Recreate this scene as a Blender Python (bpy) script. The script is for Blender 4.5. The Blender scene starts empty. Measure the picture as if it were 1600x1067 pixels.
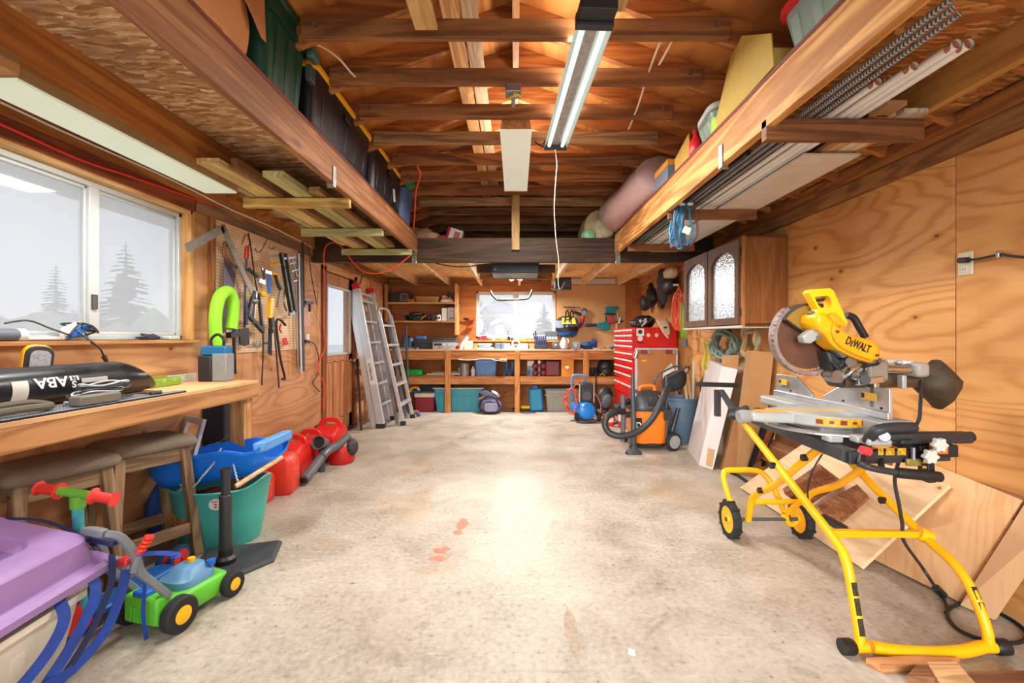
import bpy, math, random
from mathutils import Vector as V, Matrix as M, Euler
random.seed(7)
S = bpy.context.scene
C = S.collection
PI = math.pi
F, E, CX, CY = 711.0, 1.25, 806.0, 526.0      # focal length in px, eye height, vanishing point of the 1600x1067 frame
XL, XR, YB = -2.25, 2.21, 8.0                  # left wall, right wall, back wall

def P(x, y, Y):
    return V(((x-CX)*Y/F, Y, E-(y-CY)*Y/F))
def FL(x, y, z=0.0):
    Y = F*(E-z)/(y-CY)
    return V(((x-CX)*Y/F, Y, z))
def WX(x, y, X):
    return P(x, y, F*X/(x-CX))
def RZ(a): return M.Rotation(a, 4, 'Z')
def RX(a): return M.Rotation(a, 4, 'X')
def RY(a): return M.Rotation(a, 4, 'Y')
def TR(x, y, z): return M.Translation((x, y, z))
def D(a): return math.radians(a)
def frame(o, x, y):
    """matrix whose local x and y run along the two given directions, origin o"""
    x = V(x).normalized(); y = V(y); y = (y-x*y.dot(x)).normalized(); z = x.cross(y)
    return M(((x.x, y.x, z.x, o[0]), (x.y, y.y, z.y, o[1]), (x.z, y.z, z.z, o[2]), (0, 0, 0, 1)))
def sp(pts, k=6, closed=False):
    """smooth curve through the points"""
    p = [V(q) for q in pts]; n = len(p); out = []
    for i in range(n if closed else n-1):
        if closed: a, b, c, d = p[i-1], p[i], p[(i+1) % n], p[(i+2) % n]
        else: a, b, c, d = p[max(i-1, 0)], p[i], p[i+1], p[min(i+2, n-1)]
        for j in range(k):
            t = j/k
            out.append(0.5*((2*b)+(c-a)*t+(2*a-5*b+4*c-d)*t*t+(3*b-a-3*c+d)*t**3))
    if not closed: out.append(p[-1])
    return out
def rr(w, h, r, n=4):
    """rounded rectangle outline, centred"""
    o = []
    for cx, cy, a in ((w/2-r, h/2-r, 0), (-w/2+r, h/2-r, 90), (-w/2+r, -h/2+r, 180), (w/2-r, -h/2+r, 270)):
        for i in range(n+1):
            t = D(a+90*i/n); o.append((cx+r*math.cos(t), cy+r*math.sin(t)))
    return o
def circ(r, n=16, a0=0): return [(r*math.cos(2*PI*i/n+a0), r*math.sin(2*PI*i/n+a0)) for i in range(n)]

def mw(o):
    m = M.Translation(o.location) @ o.rotation_euler.to_matrix().to_4x4()
    return mw(o.parent) @ m if o.parent else m

class G:
    """collects shapes and links them as ONE mesh object"""
    def __init__(self, T=None): self.v = []; self.f = []; self.T = T
    def add(self, vs, fs, mt=None):
        b = len(self.v)
        for p in vs:
            p = V(p)
            if mt is not None: p = mt @ p
            if self.T is not None: p = self.T @ p
            self.v.append(p)
        self.f += [tuple(b+i for i in q) for q in fs]
        return self
    def box(self, cx, cy, cz, sx, sy, sz, mt=None):
        x, y, z = sx/2, sy/2, sz/2
        vs = [(a*x, b*y, c*z) for c in (-1, 1) for b in (-1, 1) for a in (-1, 1)]
        t = M.Translation((cx, cy, cz))
        if mt is not None: t = t @ mt
        return self.add(vs, [(0, 2, 3, 1), (4, 5, 7, 6), (0, 1, 5, 4), (2, 6, 7, 3), (0, 4, 6, 2), (1, 3, 7, 5)], t)
    def bb(self, x0, x1, y0, y1, z0, z1):
        return self.box((x0+x1)/2, (y0+y1)/2, (z0+z1)/2, abs(x1-x0), abs(y1-y0), abs(z1-z0))
    def bar(self, p, q, w, t, up=(0, 0, 1)):
        p, q = V(p), V(q); d = q-p; u = V(up)
        if abs(d.normalized().dot(u)) > .98: u = V((0, 1, 0)) if abs(d.normalized().y) < .9 else V((1, 0, 0))
        fm = frame((p+q)/2, d, d.cross(u)*-1)
        x, y, z = d.length/2, w/2, t/2
        vs = [(a*x, b*y, c*z) for c in (-1, 1) for b in (-1, 1) for a in (-1, 1)]
        return self.add(vs, [(0, 2, 3, 1), (4, 5, 7, 6), (0, 1, 5, 4), (2, 6, 7, 3), (0, 4, 6, 2), (1, 3, 7, 5)], fm)
    def tube(self, pts, r, n=8, closed=False, sec=None, up=None, cap=True):
        p = [V(q) for q in pts]; m = len(p); nf = len(sec) if sec else n
        u = None; vs = []; fs = []
        for i in range(m):
            if closed: t = p[(i+1) % m]-p[i-1]
            else: t = p[min(i+1, m-1)]-p[max(i-1, 0)]
            if t.length < 1e-9: t = V((0, 0, 1))
            t.normalize()
            if up is not None:
                w = V(up); u = w-t*w.dot(t)
                if u.length < 1e-4: u = t.orthogonal()
            elif u is None: u = t.orthogonal()
            else: u = u-t*u.dot(t)
            if u.length < 1e-6: u = t.orthogonal()
            u.normalize(); w = t.cross(u)
            R = r[i] if isinstance(r, (list, tuple)) else r
            if sec: vs += [p[i]+w*(a*R)+u*(b*R) for a, b in sec]
            else: vs += [p[i]+(u*math.cos(2*PI*k/n)+w*math.sin(2*PI*k/n))*R for k in range(n)]
        for i in range(m if closed else m-1):
            a, b = i*nf, ((i+1) % m)*nf
            fs += [(a+k, a+(k+1) % nf, b+(k+1) % nf, b+k) for k in range(nf)]
        if cap and not closed: fs += [tuple(range(nf-1, -1, -1)), tuple((m-1)*nf+k for k in range(nf))]
        return self.add(vs, fs)
    def rib(self, pts, w, t, up=(0, 0, 1)):
        return self.tube(pts, 1, sec=[(-w/2, -t/2), (w/2, -t/2), (w/2, t/2), (-w/2, t/2)], up=up)
    def cyl(self, p, q, r, n=16, r2=None): return self.tube([p, q], [r, r if r2 is None else r2], n)
    def lathe(self, prof, n=24, mt=None, a=2*PI, sq=1.0):
        vs = []; fs = []; full = abs(a-2*PI) < 1e-6; c = n if full else n+1
        for r, z in prof:
            for k in range(c):
                t = a*k/n; vs.append((r*math.cos(t), r*math.sin(t)*sq, z))
        for i in range(len(prof)-1):
            for k in range(n):
                k2 = (k+1) % c
                fs.append((i*c+k, i*c+k2, (i+1)*c+k2, (i+1)*c+k))
        if full and len(prof) > 3 and prof[0][0] > 1e-6 and abs(prof[0][0]-prof[-1][0]) < 1e-9:
            L = (len(prof)-1)*c
            for k in range(n): fs.append((L+k, L+(k+1) % c, (k+1) % c, k))
        elif full:
            if prof[0][0] > 1e-6: fs.append(tuple(range(c-1, -1, -1)))
            if prof[-1][0] > 1e-6: fs.append(tuple((len(prof)-1)*c+k for k in range(c)))
        return self.add(vs, fs, mt)
    def prism(self, poly, d, mt=None):
        n = len(poly)
        vs = [(a, b, 0) for a, b in poly]+[(a, b, d) for a, b in poly]
        fs = [tuple(range(n-1, -1, -1)), tuple(range(n, 2*n))]+[(i, (i+1) % n, n+(i+1) % n, n+i) for i in range(n)]
        return self.add(vs, fs, mt)
    def ring(self, outer, inner, d, mt=None):
        """prism with a hole; outlines of equal length"""
        n = len(outer)
        vs = [(a, b, z) for z in (0, d) for pl in (outer, inner) for a, b in pl]
        fs = []
        for i in range(n):
            j = (i+1) % n
            fs += [(i, j, 2*n+j, 2*n+i), (n+j, n+i, 3*n+i, 3*n+j), (2*n+i, 2*n+j, 3*n+j, 3*n+i), (j, i, n+i, n+j)]
        return self.add(vs, fs, mt)
    def loft(self, rings, cap=True, mt=None, cl=False):
        n = len(rings[0]); vs = [p for r in rings for p in r]; fs = []; m = len(rings)
        for i in range(m if cl else m-1):
            a, b = i*n, ((i+1) % m)*n
            fs += [(a+k, a+(k+1) % n, b+(k+1) % n, b+k) for k in range(n)]
        if cap and not cl: fs += [tuple(range(n-1, -1, -1)), tuple((m-1)*n+k for k in range(n))]
        return self.add(vs, fs, mt)
    def ball(self, c, r, n=12, mt=None, jit=0, seed=0):
        r = (r, r, r) if isinstance(r, (int, float)) else r
        R = random.Random(seed); m = max(4, n//2+1); vs = [(0, 0, -r[2])]
        for i in range(1, m):
            t = -PI/2+PI*i/m
            for k in range(n):
                j = 1+R.uniform(-jit, jit)
                vs.append((j*r[0]*math.cos(t)*math.cos(2*PI*k/n), j*r[1]*math.cos(t)*math.sin(2*PI*k/n), j*r[2]*math.sin(t)))
        vs.append((0, 0, r[2])); L = len(vs)-1; fs = []
        for k in range(n):
            k2 = (k+1) % n
            fs.append((0, 1+k2, 1+k)); b = 1+(m-2)*n; fs.append((L, b+k, b+k2))
            for i in range(m-2): fs.append((1+i*n+k, 1+i*n+k2, 1+(i+1)*n+k2, 1+(i+1)*n+k))
        t = M.Translation(c)
        if mt is not None: t = t @ mt
        return self.add(vs, fs, t)
    def sheet(self, fn, nu, nv, th=0):
        """surface fn(u,v) -> point, with optional thickness"""
        vs = [V(fn(i/nu, j/nv)) for i in range(nu+1) for j in range(nv+1)]; w = nv+1
        fs = [(i*w+j, (i+1)*w+j, (i+1)*w+j+1, i*w+j+1) for i in range(nu) for j in range(nv)]
        return self.add(vs, fs)
    def o(self, name, mat, par=None, w=False, sm=True, bev=0, sub=0, sol=0, label=None, cat=None, group=None, kind=None, ang=38, orig=True):
        vs = self.v
        if par is not None and w:
            inv = mw(par).inverted()
            vs = [inv @ p for p in vs]
        off = V((0, 0, 0))
        if par is None and orig and vs:
            xs = [p.x for p in vs]; ys = [p.y for p in vs]; zs = [p.z for p in vs]
            off = V(((min(xs)+max(xs))/2, (min(ys)+max(ys))/2, min(zs)))
            vs = [p-off for p in vs]
        me = bpy.data.meshes.new(name)
        me.from_pydata([tuple(p) for p in vs], [], self.f); me.validate()
        if sm:
            me.shade_smooth()
            try: me.set_sharp_from_angle(angle=D(ang))
            except Exception: pass
        me.materials.append(mat)
        ob = bpy.data.objects.new(name, me); C.objects.link(ob)
        ob.location = off
        if par is not None: ob.parent = par
        if sol:
            md = ob.modifiers.new('s', 'SOLIDIFY'); md.thickness = sol; md.offset = 0
        if bev:
            md = ob.modifiers.new('b', 'BEVEL'); md.width = bev; md.segments = 2; md.limit_method = 'ANGLE'; md.angle_limit = D(40); md.harden_normals = False
        if sub:
            md = ob.modifiers.new('u', 'SUBSURF'); md.levels = sub; md.render_levels = sub
        tag(ob, label, cat, group, kind)
        return ob

def tag(o, label=None, cat=None, group=None, kind=None):
    for k, val in (('label', label), ('category', cat), ('group', group), ('kind', kind)):
        if val: o[k] = val
    return o
def T(name, label, cat, loc, rz=0, group=None):
    """an Empty at the base of a thing; its parts are children"""
    o = bpy.data.objects.new(name, None); C.objects.link(o)
    o.empty_display_size = .05
    o.location = loc; o.rotation_euler = (0, 0, rz)
    return tag(o, label, cat, group)
def dup(root, loc, rz=0, label=None, group=None):
    r = root.copy(); C.objects.link(r); r.location = loc; r.rotation_euler = (0, 0, rz)
    if label: r['label'] = label
    if group: r['group'] = group
    for ch in list(root.children):
        c = ch.copy(); C.objects.link(c); c.parent = r
        for g in list(ch.children):
            d = g.copy(); C.objects.link(d); d.parent = c
    return r
def text(name, s, mat, par, mt, size, depth=.001, sx=1.0, world=False, bold=0.0, shear=0):
    """lettering laid on a surface; mt places it, local x along the line"""
    cu = bpy.data.curves.new(name, 'FONT'); cu.body = s; cu.size = size; cu.extrude = depth
    cu.align_x = 'CENTER'; cu.align_y = 'CENTER'; cu.offset = bold; cu.shear = shear
    cu.materials.append(mat)
    tmp = bpy.data.objects.new('tmp', cu); me = bpy.data.meshes.new_from_object(tmp)
    bpy.data.objects.remove(tmp); bpy.data.curves.remove(cu); me.name = name
    ob = bpy.data.objects.new(name, me); C.objects.link(ob)
    mt = mt @ M.Diagonal((sx, 1, 1, 1))
    if par is not None:
        ob.parent = par
        if world: mt = mw(par).inverted() @ mt
    ob.matrix_basis = mt
    return ob
# ---------------------------------------------------------------- materials
def lin(c):
    r = []
    for x in c[:3]:
        x = x/255.0
        r.append(x/12.92 if x <= .04045 else ((x+.055)/1.055)**2.4)
    return (r[0], r[1], r[2], 1.0)
class N:
    """small node helper"""
    def __init__(self, name):
        self.m = bpy.data.materials.new(name); self.m.use_nodes = True
        self.t = self.m.node_tree; self.t.nodes.clear()
        self.out = self.t.nodes.new('ShaderNodeOutputMaterial')
    def n(self, typ, ins=None, **kw):
        nd = self.t.nodes.new('ShaderNode'+typ)
        for k, val in kw.items(): setattr(nd, k, val)
        for k, val in (ins or {}).items():
            s = nd.inputs[k]
            if hasattr(val, 'links'): self.t.links.new(val, s)
            else: s.default_value = val
        return nd
    def math(self, op, a, b=0.0, clamp=False):
        return self.n('Math', {0: a, 1: b}, operation=op, use_clamp=clamp).outputs[0]
    def mix(self, f, a, b, mode='MIX'):
        nd = self.n('Mix', data_type='RGBA', blend_type=mode)
        for k, val in ((0, f), (6, a), (7, b)):
            s = nd.inputs[k]
            if hasattr(val, 'links'): self.t.links.new(val, s)
            else: s.default_value = val
        return nd.outputs[2]
    def ramp(self, f, stops, interp='LINEAR'):
        nd = self.n('ValToRGB', {0: f}); cr = nd.color_ramp; cr.interpolation = interp
        while len(cr.elements) < len(stops): cr.elements.new(.5)
        for e, (p, c) in zip(cr.elements, stops): e.position = p; e.color = c if len(c) == 4 else (*c, 1)
        return nd.outputs[0]
    def ss(self, v, a, b):
        return self.n('MapRange', {0: v, 1: a, 2: b, 3: 0.0, 4: 1.0}, interpolation_type='SMOOTHSTEP').outputs[0]
    def coords(self, rnd=True, scale=(1, 1, 1)):
        tc = self.n('TexCoord').outputs['Object']
        if rnd:
            oi = self.n('ObjectInfo').outputs['Random']
            off = self.n('VectorMath', {0: (17.3, 9.1, 23.7)}, operation='SCALE'); self.t.links.new(oi, off.inputs['Scale'])
            tc = self.n('VectorMath', {0: tc, 1: off.outputs[0]}, operation='ADD').outputs[0]
        return self.n('Mapping', {'Vector': tc, 'Scale': scale}).outputs[0]
    def noise(self, v, scale, detail=4, rough=.55, dist=0):
        return self.n('TexNoise', {'Vector': v, 'Scale': scale, 'Detail': detail, 'Roughness': rough, 'Distortion': dist}).outputs[0]
    def bump(self, h, s=.3, d=.01):
        return self.n('Bump', {'Height': h, 'Strength': s, 'Distance': d}).outputs[0]
    def bsdf(self, col, rough=.5, metal=0.0, nrm=None, spec=None, **kw):
        ins = {'Base Color': col, 'Roughness': rough, 'Metallic': metal}
        if nrm is not None: ins['Normal'] = nrm
        if spec is not None: ins['Specular IOR Level'] = spec
        ins.update(kw)
        b = self.n('BsdfPrincipled', ins)
        self.t.links.new(b.outputs[0], self.out.inputs[0]); return self.m

_mc = {}
def pm(rgb, rough=.5, metal=0.0, var=.12, sc=6.0, bump=0.0, name=None, spec=None, emit=0):
    """painted / plastic / metal / cloth surface with a little uneven wear"""
    key = (tuple(rgb), rough, metal, var, sc, bump, spec, emit)
    if key in _mc: return _mc[key]
    k = N(name or 'surface'); v = k.coords()
    n1 = k.noise(v, sc, 5, .6); n2 = k.noise(v, sc*14, 3, .5)
    c = lin(rgb); f = k.math('ADD', k.math('MULTIPLY', n1, .75), k.math('MULTIPLY', n2, .25))
    lo = tuple(x*(1-var*1.3) for x in c[:3]); hi = tuple(min(1, x*(1+var)) for x in c[:3])
    col = k.ramp(f, [(.3, lo), (.7, hi)])
    r = k.n('MapRange', {0: n1, 1: .3, 2: .7, 3: max(.03, rough-.08), 4: min(1, rough+.1)}).outputs[0]
    kw = {}
    if emit: kw = {'Emission Color': c, 'Emission Strength': emit}
    m = k.bsdf(col, r, metal, k.bump(n2, bump, .004) if bump else None, spec, **kw)
    _mc[key] = m; return m

def wood(light, dark, ax='y', sc=1.0, rough=.62, knots=.5, con=1.0, streak=1.0, bump=.12):
    """sawn timber with the grain along one axis"""
    key = ('w', tuple(light), tuple(dark), ax, sc, rough, knots, con, streak)
    if key in _mc: return _mc[key]
    k = N('timber'); s = {'x': (.9, 11, 11), 'y': (11, .9, 11), 'z': (11, 11, .9)}[ax]
    v = k.coords(True, tuple(q*sc for q in s))
    w1 = k.noise(v, .9, 3, .5, .8); g = k.noise(v, 5.0, 5, .65, .3)
    rings = k.math('SINE', k.math('MULTIPLY', w1, 34.0))
    f = k.math('ADD', k.math('MULTIPLY', rings, .17*con), k.math('ADD', k.math('MULTIPLY', w1, .5), k.math('MULTIPLY', g, .55*streak)))
    col = k.ramp(f, [(.22, lin(dark)), (.55, tuple((a+b)/2 for a, b in zip(lin(light), lin(dark)))), (.82, lin(light))])
    if knots:
        s2 = {'x': (1, 3, 3), 'y': (3, 1, 3), 'z': (3, 3, 1)}[ax]
        vo = k.n('TexVoronoi', {'Vector': k.coords(True, s2), 'Scale': 1.5, 'Randomness': 1.0})
        kn = k.ss(k.math('ADD', vo.outputs['Distance'], k.math('MULTIPLY', g, .05)), .17, .07)
        kn = k.math('MULTIPLY', kn, knots)
        col = k.mix(kn, col, tuple(x*.33 for x in lin(dark)[:3])+(1,))
    st = k.noise(k.coords(True), 1.3, 4, .6)
    col = k.mix(k.math('MULTIPLY', k.ss(st, .5, .72), .28), col, tuple(x*.55 for x in lin(dark)[:3])+(1,))
    hue = k.n('ObjectInfo').outputs['Random']
    val = k.n('MapRange', {0: hue, 1: 0.0, 2: 1.0, 3: .84, 4: 1.1}).outputs[0]
    hs = k.n('HueSaturation', {'Color': col, 'Value': val})
    m = k.bsdf(hs.outputs[0], rough, 0, k.bump(g, bump, .004), .3)
    _mc[key] = m; return m

def ply(light, dark, ax='y', nrm='x', freq=34.0, con=.8, sc=1.0, knots=.85, rough=.6):
    """rotary-cut plywood: contour-like cathedral figure and dark knots"""
    key = ('p', tuple(light), tuple(dark), ax, freq, con, sc, knots)
    if key in _mc: return _mc[key]
    k = N('plywood'); s = {'x': (.45, 1.9, 1.9), 'y': (1.9, .45, 1.9), 'z': (1.9, 1.9, .45)}[ax]
    v = k.coords(True, tuple(q*sc for q in s))
    v2 = k.coords(True, {'x': (2, 40, 40), 'y': (40, 2, 40), 'z': (40, 40, 2)}[ax])
    big = k.noise(v, 1.0, 2.6, .42, .3); fine = k.noise(v2, 1.5, 3, .6)
    ring = k.math('SINE', k.math('ADD', k.math('MULTIPLY', big, freq*4.2), k.math('MULTIPLY', fine, 1.6)))
    ring = k.math('POWER', k.math('MULTIPLY', k.math('ADD', ring, 1.0), .5), 2.8)
    f = k.math('ADD', k.math('MULTIPLY', ring, .40*con), k.math('ADD', k.math('MULTIPLY', fine, .35), k.math('MULTIPLY', big, .3)))
    col = k.ramp(f, [(.18, lin(light)), (.5, tuple(.6*a+.4*b for a, b in zip(lin(light), lin(dark)))), (.95, lin(dark))])
    bl = k.noise(k.coords(True), 1.1, 3, .5)
    col = k.mix(k.math('MULTIPLY', k.ss(bl, .42, .68), .35), col, tuple(.75*x for x in lin(dark)[:3])+(1,))
    if knots:
        s3 = {'x': (.8, 1.25, 1.25), 'y': (1.25, .8, 1.25), 'z': (1.25, 1.25, .8)}[ax]
        wob = k.noise(k.coords(True), 14, 3, .5)
        vo = k.n('TexVoronoi', {'Vector': k.coords(True, s3), 'Scale': 4.6, 'Randomness': 1.0})
        dd = k.math('ADD', vo.outputs['Distance'], k.math('MULTIPLY', wob, .07))
        sel = k.math('GREATER_THAN', k.n('SeparateColor', {0: vo.outputs['Color']}).outputs[0], .35)
        halo = k.math('MULTIPLY', k.math('MULTIPLY', k.ss(dd, .24, .09), sel), .6*knots)
        core = k.math('MULTIPLY', k.math('MULTIPLY', k.ss(dd, .115, .075), sel), knots)
        col = k.mix(halo, col, lin(dark)); col = k.mix(core, col, tuple(.2*x for x in lin(dark)[:3])+(1,))
    m = k.bsdf(col, rough, 0, k.bump(fine, .1, .003), .3)
    _mc[key] = m; return m

def osb(a, b, c, name='strand_board'):
    k = N(name); v = k.coords(False)
    wob = k.n('TexNoise', {'Vector': v, 'Scale': 6.0, 'Detail': 2.0}).outputs['Color']
    vv = k.n('VectorMath', {0: v, 1: k.n('VectorMath', {0: wob, 1: (.06, .06, .06)}, operation='MULTIPLY').outputs[0]}, operation='ADD').outputs[0]
    def chips(rot, s):
        mp = k.n('Mapping', {'Vector': vv, 'Rotation': (0, 0, rot), 'Scale': s}).outputs[0]
        vo = k.n('TexVoronoi', {'Vector': mp, 'Scale': 13.0}); return vo
    v1 = chips(.5, (1, 4.5, 2)); v2 = chips(-.8, (1.2, 4, 2)); v3 = chips(1.7, (1, 5, 2))
    g = k.n('SeparateColor', {0: v1.outputs['Color']}).outputs; g2 = k.n('SeparateColor', {0: v2.outputs['Color']}).outputs
    s1 = k.math('GREATER_THAN', g[1], .5)
    c1 = k.ramp(g[0], [(0, lin(a)), (.5, lin(b)), (1, lin(c))]); c2 = k.ramp(g2[0], [(0, lin(b)), (.6, lin(a)), (1, lin(c))])
    col = k.mix(s1, c1, c2); fn = k.noise(k.n('Mapping', {'Vector': vv, 'Rotation': (0, 0, .4), 'Scale': (1, 5, 1)}).outputs[0], 22, 4, .7); col = k.mix(k.math('MULTIPLY', k.ss(fn, .52, .62), .45), col, tuple(.55*x for x in lin(b)[:3])+(1,))
    ed = k.ss(v3.outputs['Distance'], .0, .35)
    col = k.mix(k.math('MULTIPLY', k.math('SUBTRACT', 1.0, ed), .35), col, tuple(.5*x for x in lin(b)[:3])+(1,))
    st = k.noise(v, 1.6, 4, .6)
    col = k.mix(k.math('MULTIPLY', k.ss(st, .48, .7), .4), col, tuple(.4*x for x in lin(b)[:3])+(1,))
    return k.bsdf(col, .7, 0, k.bump(g[0], .25, .004), .25)

def concrete():
    k = N('concrete'); v = k.coords(False)
    a = k.noise(v, .55, 5, .6, .4); b = k.noise(v, 2.6, 7, .68, .6); c = k.noise(v, 38, 5, .65); d = k.noise(v, 150, 2, .6)
    f = k.math('ADD', k.math('MULTIPLY', a, .42), k.math('ADD', k.math('MULTIPLY', b, .42), k.math('MULTIPLY', c, .34)))
    col = k.ramp(f, [(.34, lin((104, 94, 82))), (.5, lin((156, 145, 129))), (.62, lin((184, 175, 159))), (.8, lin((212, 204, 190)))])
    sp_ = k.math('MULTIPLY', k.ss(c, .38, .30), .6); col = k.mix(sp_, col, lin((92, 80, 66)))
    # trowel scratches and tan stains
    mp = k.n('Mapping', {'Vector': v, 'Rotation': (0, 0, .5), 'Scale': (1.2, 22, 1)}).outputs[0]
    scr = k.ss(k.noise(mp, 1.6, 4, .6), .62, .7); col = k.mix(k.math('MULTIPLY', scr, .22), col, lin((120, 108, 94)))
    mp2 = k.n('Mapping', {'Vector': v, 'Rotation': (0, 0, -.7), 'Scale': (1.0, 16, 1)}).outputs[0]
    scr2 = k.ss(k.noise(mp2, 2.1, 4, .6), .63, .7); col = k.mix(k.math('MULTIPLY', scr2, .3), col, lin((222, 214, 202)))
    tan = k.ss(k.noise(v, .9, 4, .6, 1.2), .53, .68); col = k.mix(k.math('MULTIPLY', tan, .4), col, lin((176, 150, 116)))
    gr = k.ss(k.noise(v, 1.7, 5, .7, 2.0), .6, .68); col = k.mix(k.math('MULTIPLY', gr, .35), col, lin((120, 110, 100)))
    rough = k.n('MapRange', {0: b, 1: .3, 2: .7, 3: .36, 4: .62}).outputs[0]
    h = k.math('ADD', k.math('MULTIPLY', c, .5), k.math('ADD', k.math('MULTIPLY', d, .25), k.math('MULTIPLY', b, .6)))
    return k.bsdf(col, rough, 0, k.bump(h, .32, .006), .38)

def pegmat():
    k = N('pegboard'); v = k.n('TexCoord').outputs['Object']
    fr = k.n('VectorMath', {0: k.n('VectorMath', {0: v, 1: (40, 40, 40)}, operation='MULTIPLY').outputs[0]}, operation='FRACTION').outputs[0]
    s = k.n('SeparateXYZ', {0: fr}).outputs
    dy = k.math('SUBTRACT', s[1], .5); dz = k.math('SUBTRACT', s[2], .5)
    r = k.math('SQRT', k.math('ADD', k.math('MULTIPLY', dy, dy), k.math('MULTIPLY', dz, dz)))
    hole = k.ss(r, .19, .14); nz = k.noise(k.coords(False), 4, 4, .6)
    base = k.ramp(nz, [(.3, lin((220, 182, 138))), (.7, lin((242, 214, 178)))])
    return k.bsdf(k.mix(hole, base, lin((60, 36, 18))), .6, 0, None, .3)

def glassm(name, tint, veil, veil_col, rough=.05, grad=False):
    """window glass: tint darkens the bright outdoors; veil is condensation plus a painted overexposed haze"""
    k = N(name); tr = k.n('BsdfTransparent', {0: tint}); tl = k.n('BsdfTranslucent', {0: veil_col}); df = k.n('BsdfDiffuse', {0: veil_col}); gl = k.n('BsdfGlossy', {0: (1, 1, 1, 1), 'Roughness': rough})
    v = k.coords(False); f = veil
    if grad:
        z = k.n('SeparateXYZ', {0: v}).outputs[2]
        f = k.n('MapRange', {0: k.math('ADD', z, k.math('MULTIPLY', k.noise(v, 3, 4, .6), .35)), 1: 1.3, 2: 2.3, 3: veil+.16, 4: veil-.22}).outputs[0]
    vl = k.n('MixShader', {0: .2, 1: tl.outputs[0], 2: df.outputs[0]})
    m1 = k.n('MixShader', {0: f, 1: tr.outputs[0], 2: vl.outputs[0]})
    m2 = k.n('MixShader', {0: .05, 1: m1.outputs[0], 2: gl.outputs[0]})
    k.t.links.new(m2.outputs[0], k.out.inputs[0]); return k.m

def clearm(name, rgb, alpha=.5, rough=.2):
    """thin translucent plastic"""
    k = N(name); tr = k.n('BsdfTransparent', {0: lin(rgb)})
    b = k.n('BsdfPrincipled', {'Base Color': lin(rgb), 'Roughness': rough}); tl = k.n('BsdfTranslucent', {0: lin(rgb)})
    mm = k.n('MixShader', {0: .35, 1: b.outputs[0], 2: tl.outputs[0]})
    m1 = k.n('MixShader', {0: alpha, 1: tr.outputs[0], 2: mm.outputs[0]})
    k.t.links.new(m1.outputs[0], k.out.inputs[0]); return k.m
def lampm(rgb, s):
    k = N('lamp_glow'); e = k.n('Emission', {0: lin(rgb), 1: s}); k.t.links.new(e.outputs[0], k.out.inputs[0]); return k.m

# shared materials
BLK = pm((26, 26, 28), .45, 0, .2); BLK2 = pm((44, 44, 47), .5, 0, .2); DGR = pm((72, 72, 75), .5); GRY = pm((140, 141, 142), .5)
WHT = pm((225, 224, 218), .5, 0, .06); ALU = pm((206, 209, 212), .36, .45, .1); STL = pm((150, 152, 156), .32, .9, .15); CHR = pm((205, 207, 210), .18, 1.0, .05)
RED = pm((203, 32, 30), .38, 0, .1); YEL = pm((250, 186, 10), .34, 0, .06); ORG = pm((240, 116, 24), .4, 0, .06); BLU = pm((30, 104, 200), .4)
TEAL = pm((24, 120, 130), .42); NAVY = pm((26, 38, 84), .8, 0, .25, 9, .4); KRAFT = pm((178, 132, 84), .75, 0, .1, 3); RUB = pm((30, 30, 31), .75, 0, .15)
LUM = lambda ax, **k: wood((222, 172, 108), (162, 104, 54), ax, **k)      # fresh light lumber
OLD = lambda ax, **k: wood((176, 118, 64), (98, 56, 26), ax, **k)         # browned lumber
DRK = lambda ax, **k: wood((92, 66, 46), (44, 30, 20), ax, **k)           # dark stained lumber
# ---------------------------------------------------------------- the building
st = lambda g, name, mat, **k: g.o(name, mat, kind='structure', **k)
PLYL = ply((212, 160, 112), (160, 100, 58), 'y', freq=26, con=.8)
PLYR = ply((228, 172, 106), (182, 112, 52), 'y', freq=30, con=.85)
PLYB = ply((196, 126, 66), (146, 82, 36), 'x', freq=24, con=.6)
PLYC = ply((196, 118, 54), (132, 66, 24), 'y', freq=24, con=.7, knots=.5)
OSBM = osb((196, 152, 104), (150, 100, 60), (226, 196, 150))
OSBL = osb((238, 190, 122), (210, 150, 80), (250, 224, 170), 'strand_board_light')
CONC = concrete()
EARTH = pm((214, 210, 200), .9, 0, .1, .4)
ZT = 2.36; YF = -0.9       # wall top, open doorway end

g = G(); g.bb(XL-.14, XR+.14, YF, YB+.12, -.15, 0); st(g, 'floor', CONC, sm=False, orig=False)
g = G(); g.bb(-60, 60, -30, 80, -.5, -.16); st(g, 'ground', EARTH, sm=False)

# left wall with window and door openings
WY0, WY1, WZ0, WZ1 = 1.72, 3.15, 1.23, 2.115
DY0, DY1, DZ1 = 5.36, 6.30, 2.03
g = G(); a, b = XL-.14, XL
g.bb(a, b, YF, WY0, 0, ZT); g.bb(a, b, WY0, WY1, 0, WZ0); g.bb(a, b, WY0, WY1, WZ1, ZT)
g.bb(a, b, WY1, DY0, 0, ZT); g.bb(a, b, DY0, DY1, DZ1, ZT); g.bb(a, b, DY1, YB, 0, ZT)
st(g, 'wall_left', PLYL, sm=False)
# right wall in three sheets
for i, (y0, y1) in enumerate(((YF, 2.283), (2.289, 4.727), (4.733, YB))):
    g = G(); g.bb(XR, XR+.14, y0, y1, 0, ZT); st(g, 'wall_right', PLYR, sm=False)
g = G(); g.bb(XR+.004, XR+.15, YF, YB, 0, ZT); st(g, 'wall_right', OLD('y'), sm=False)
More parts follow.
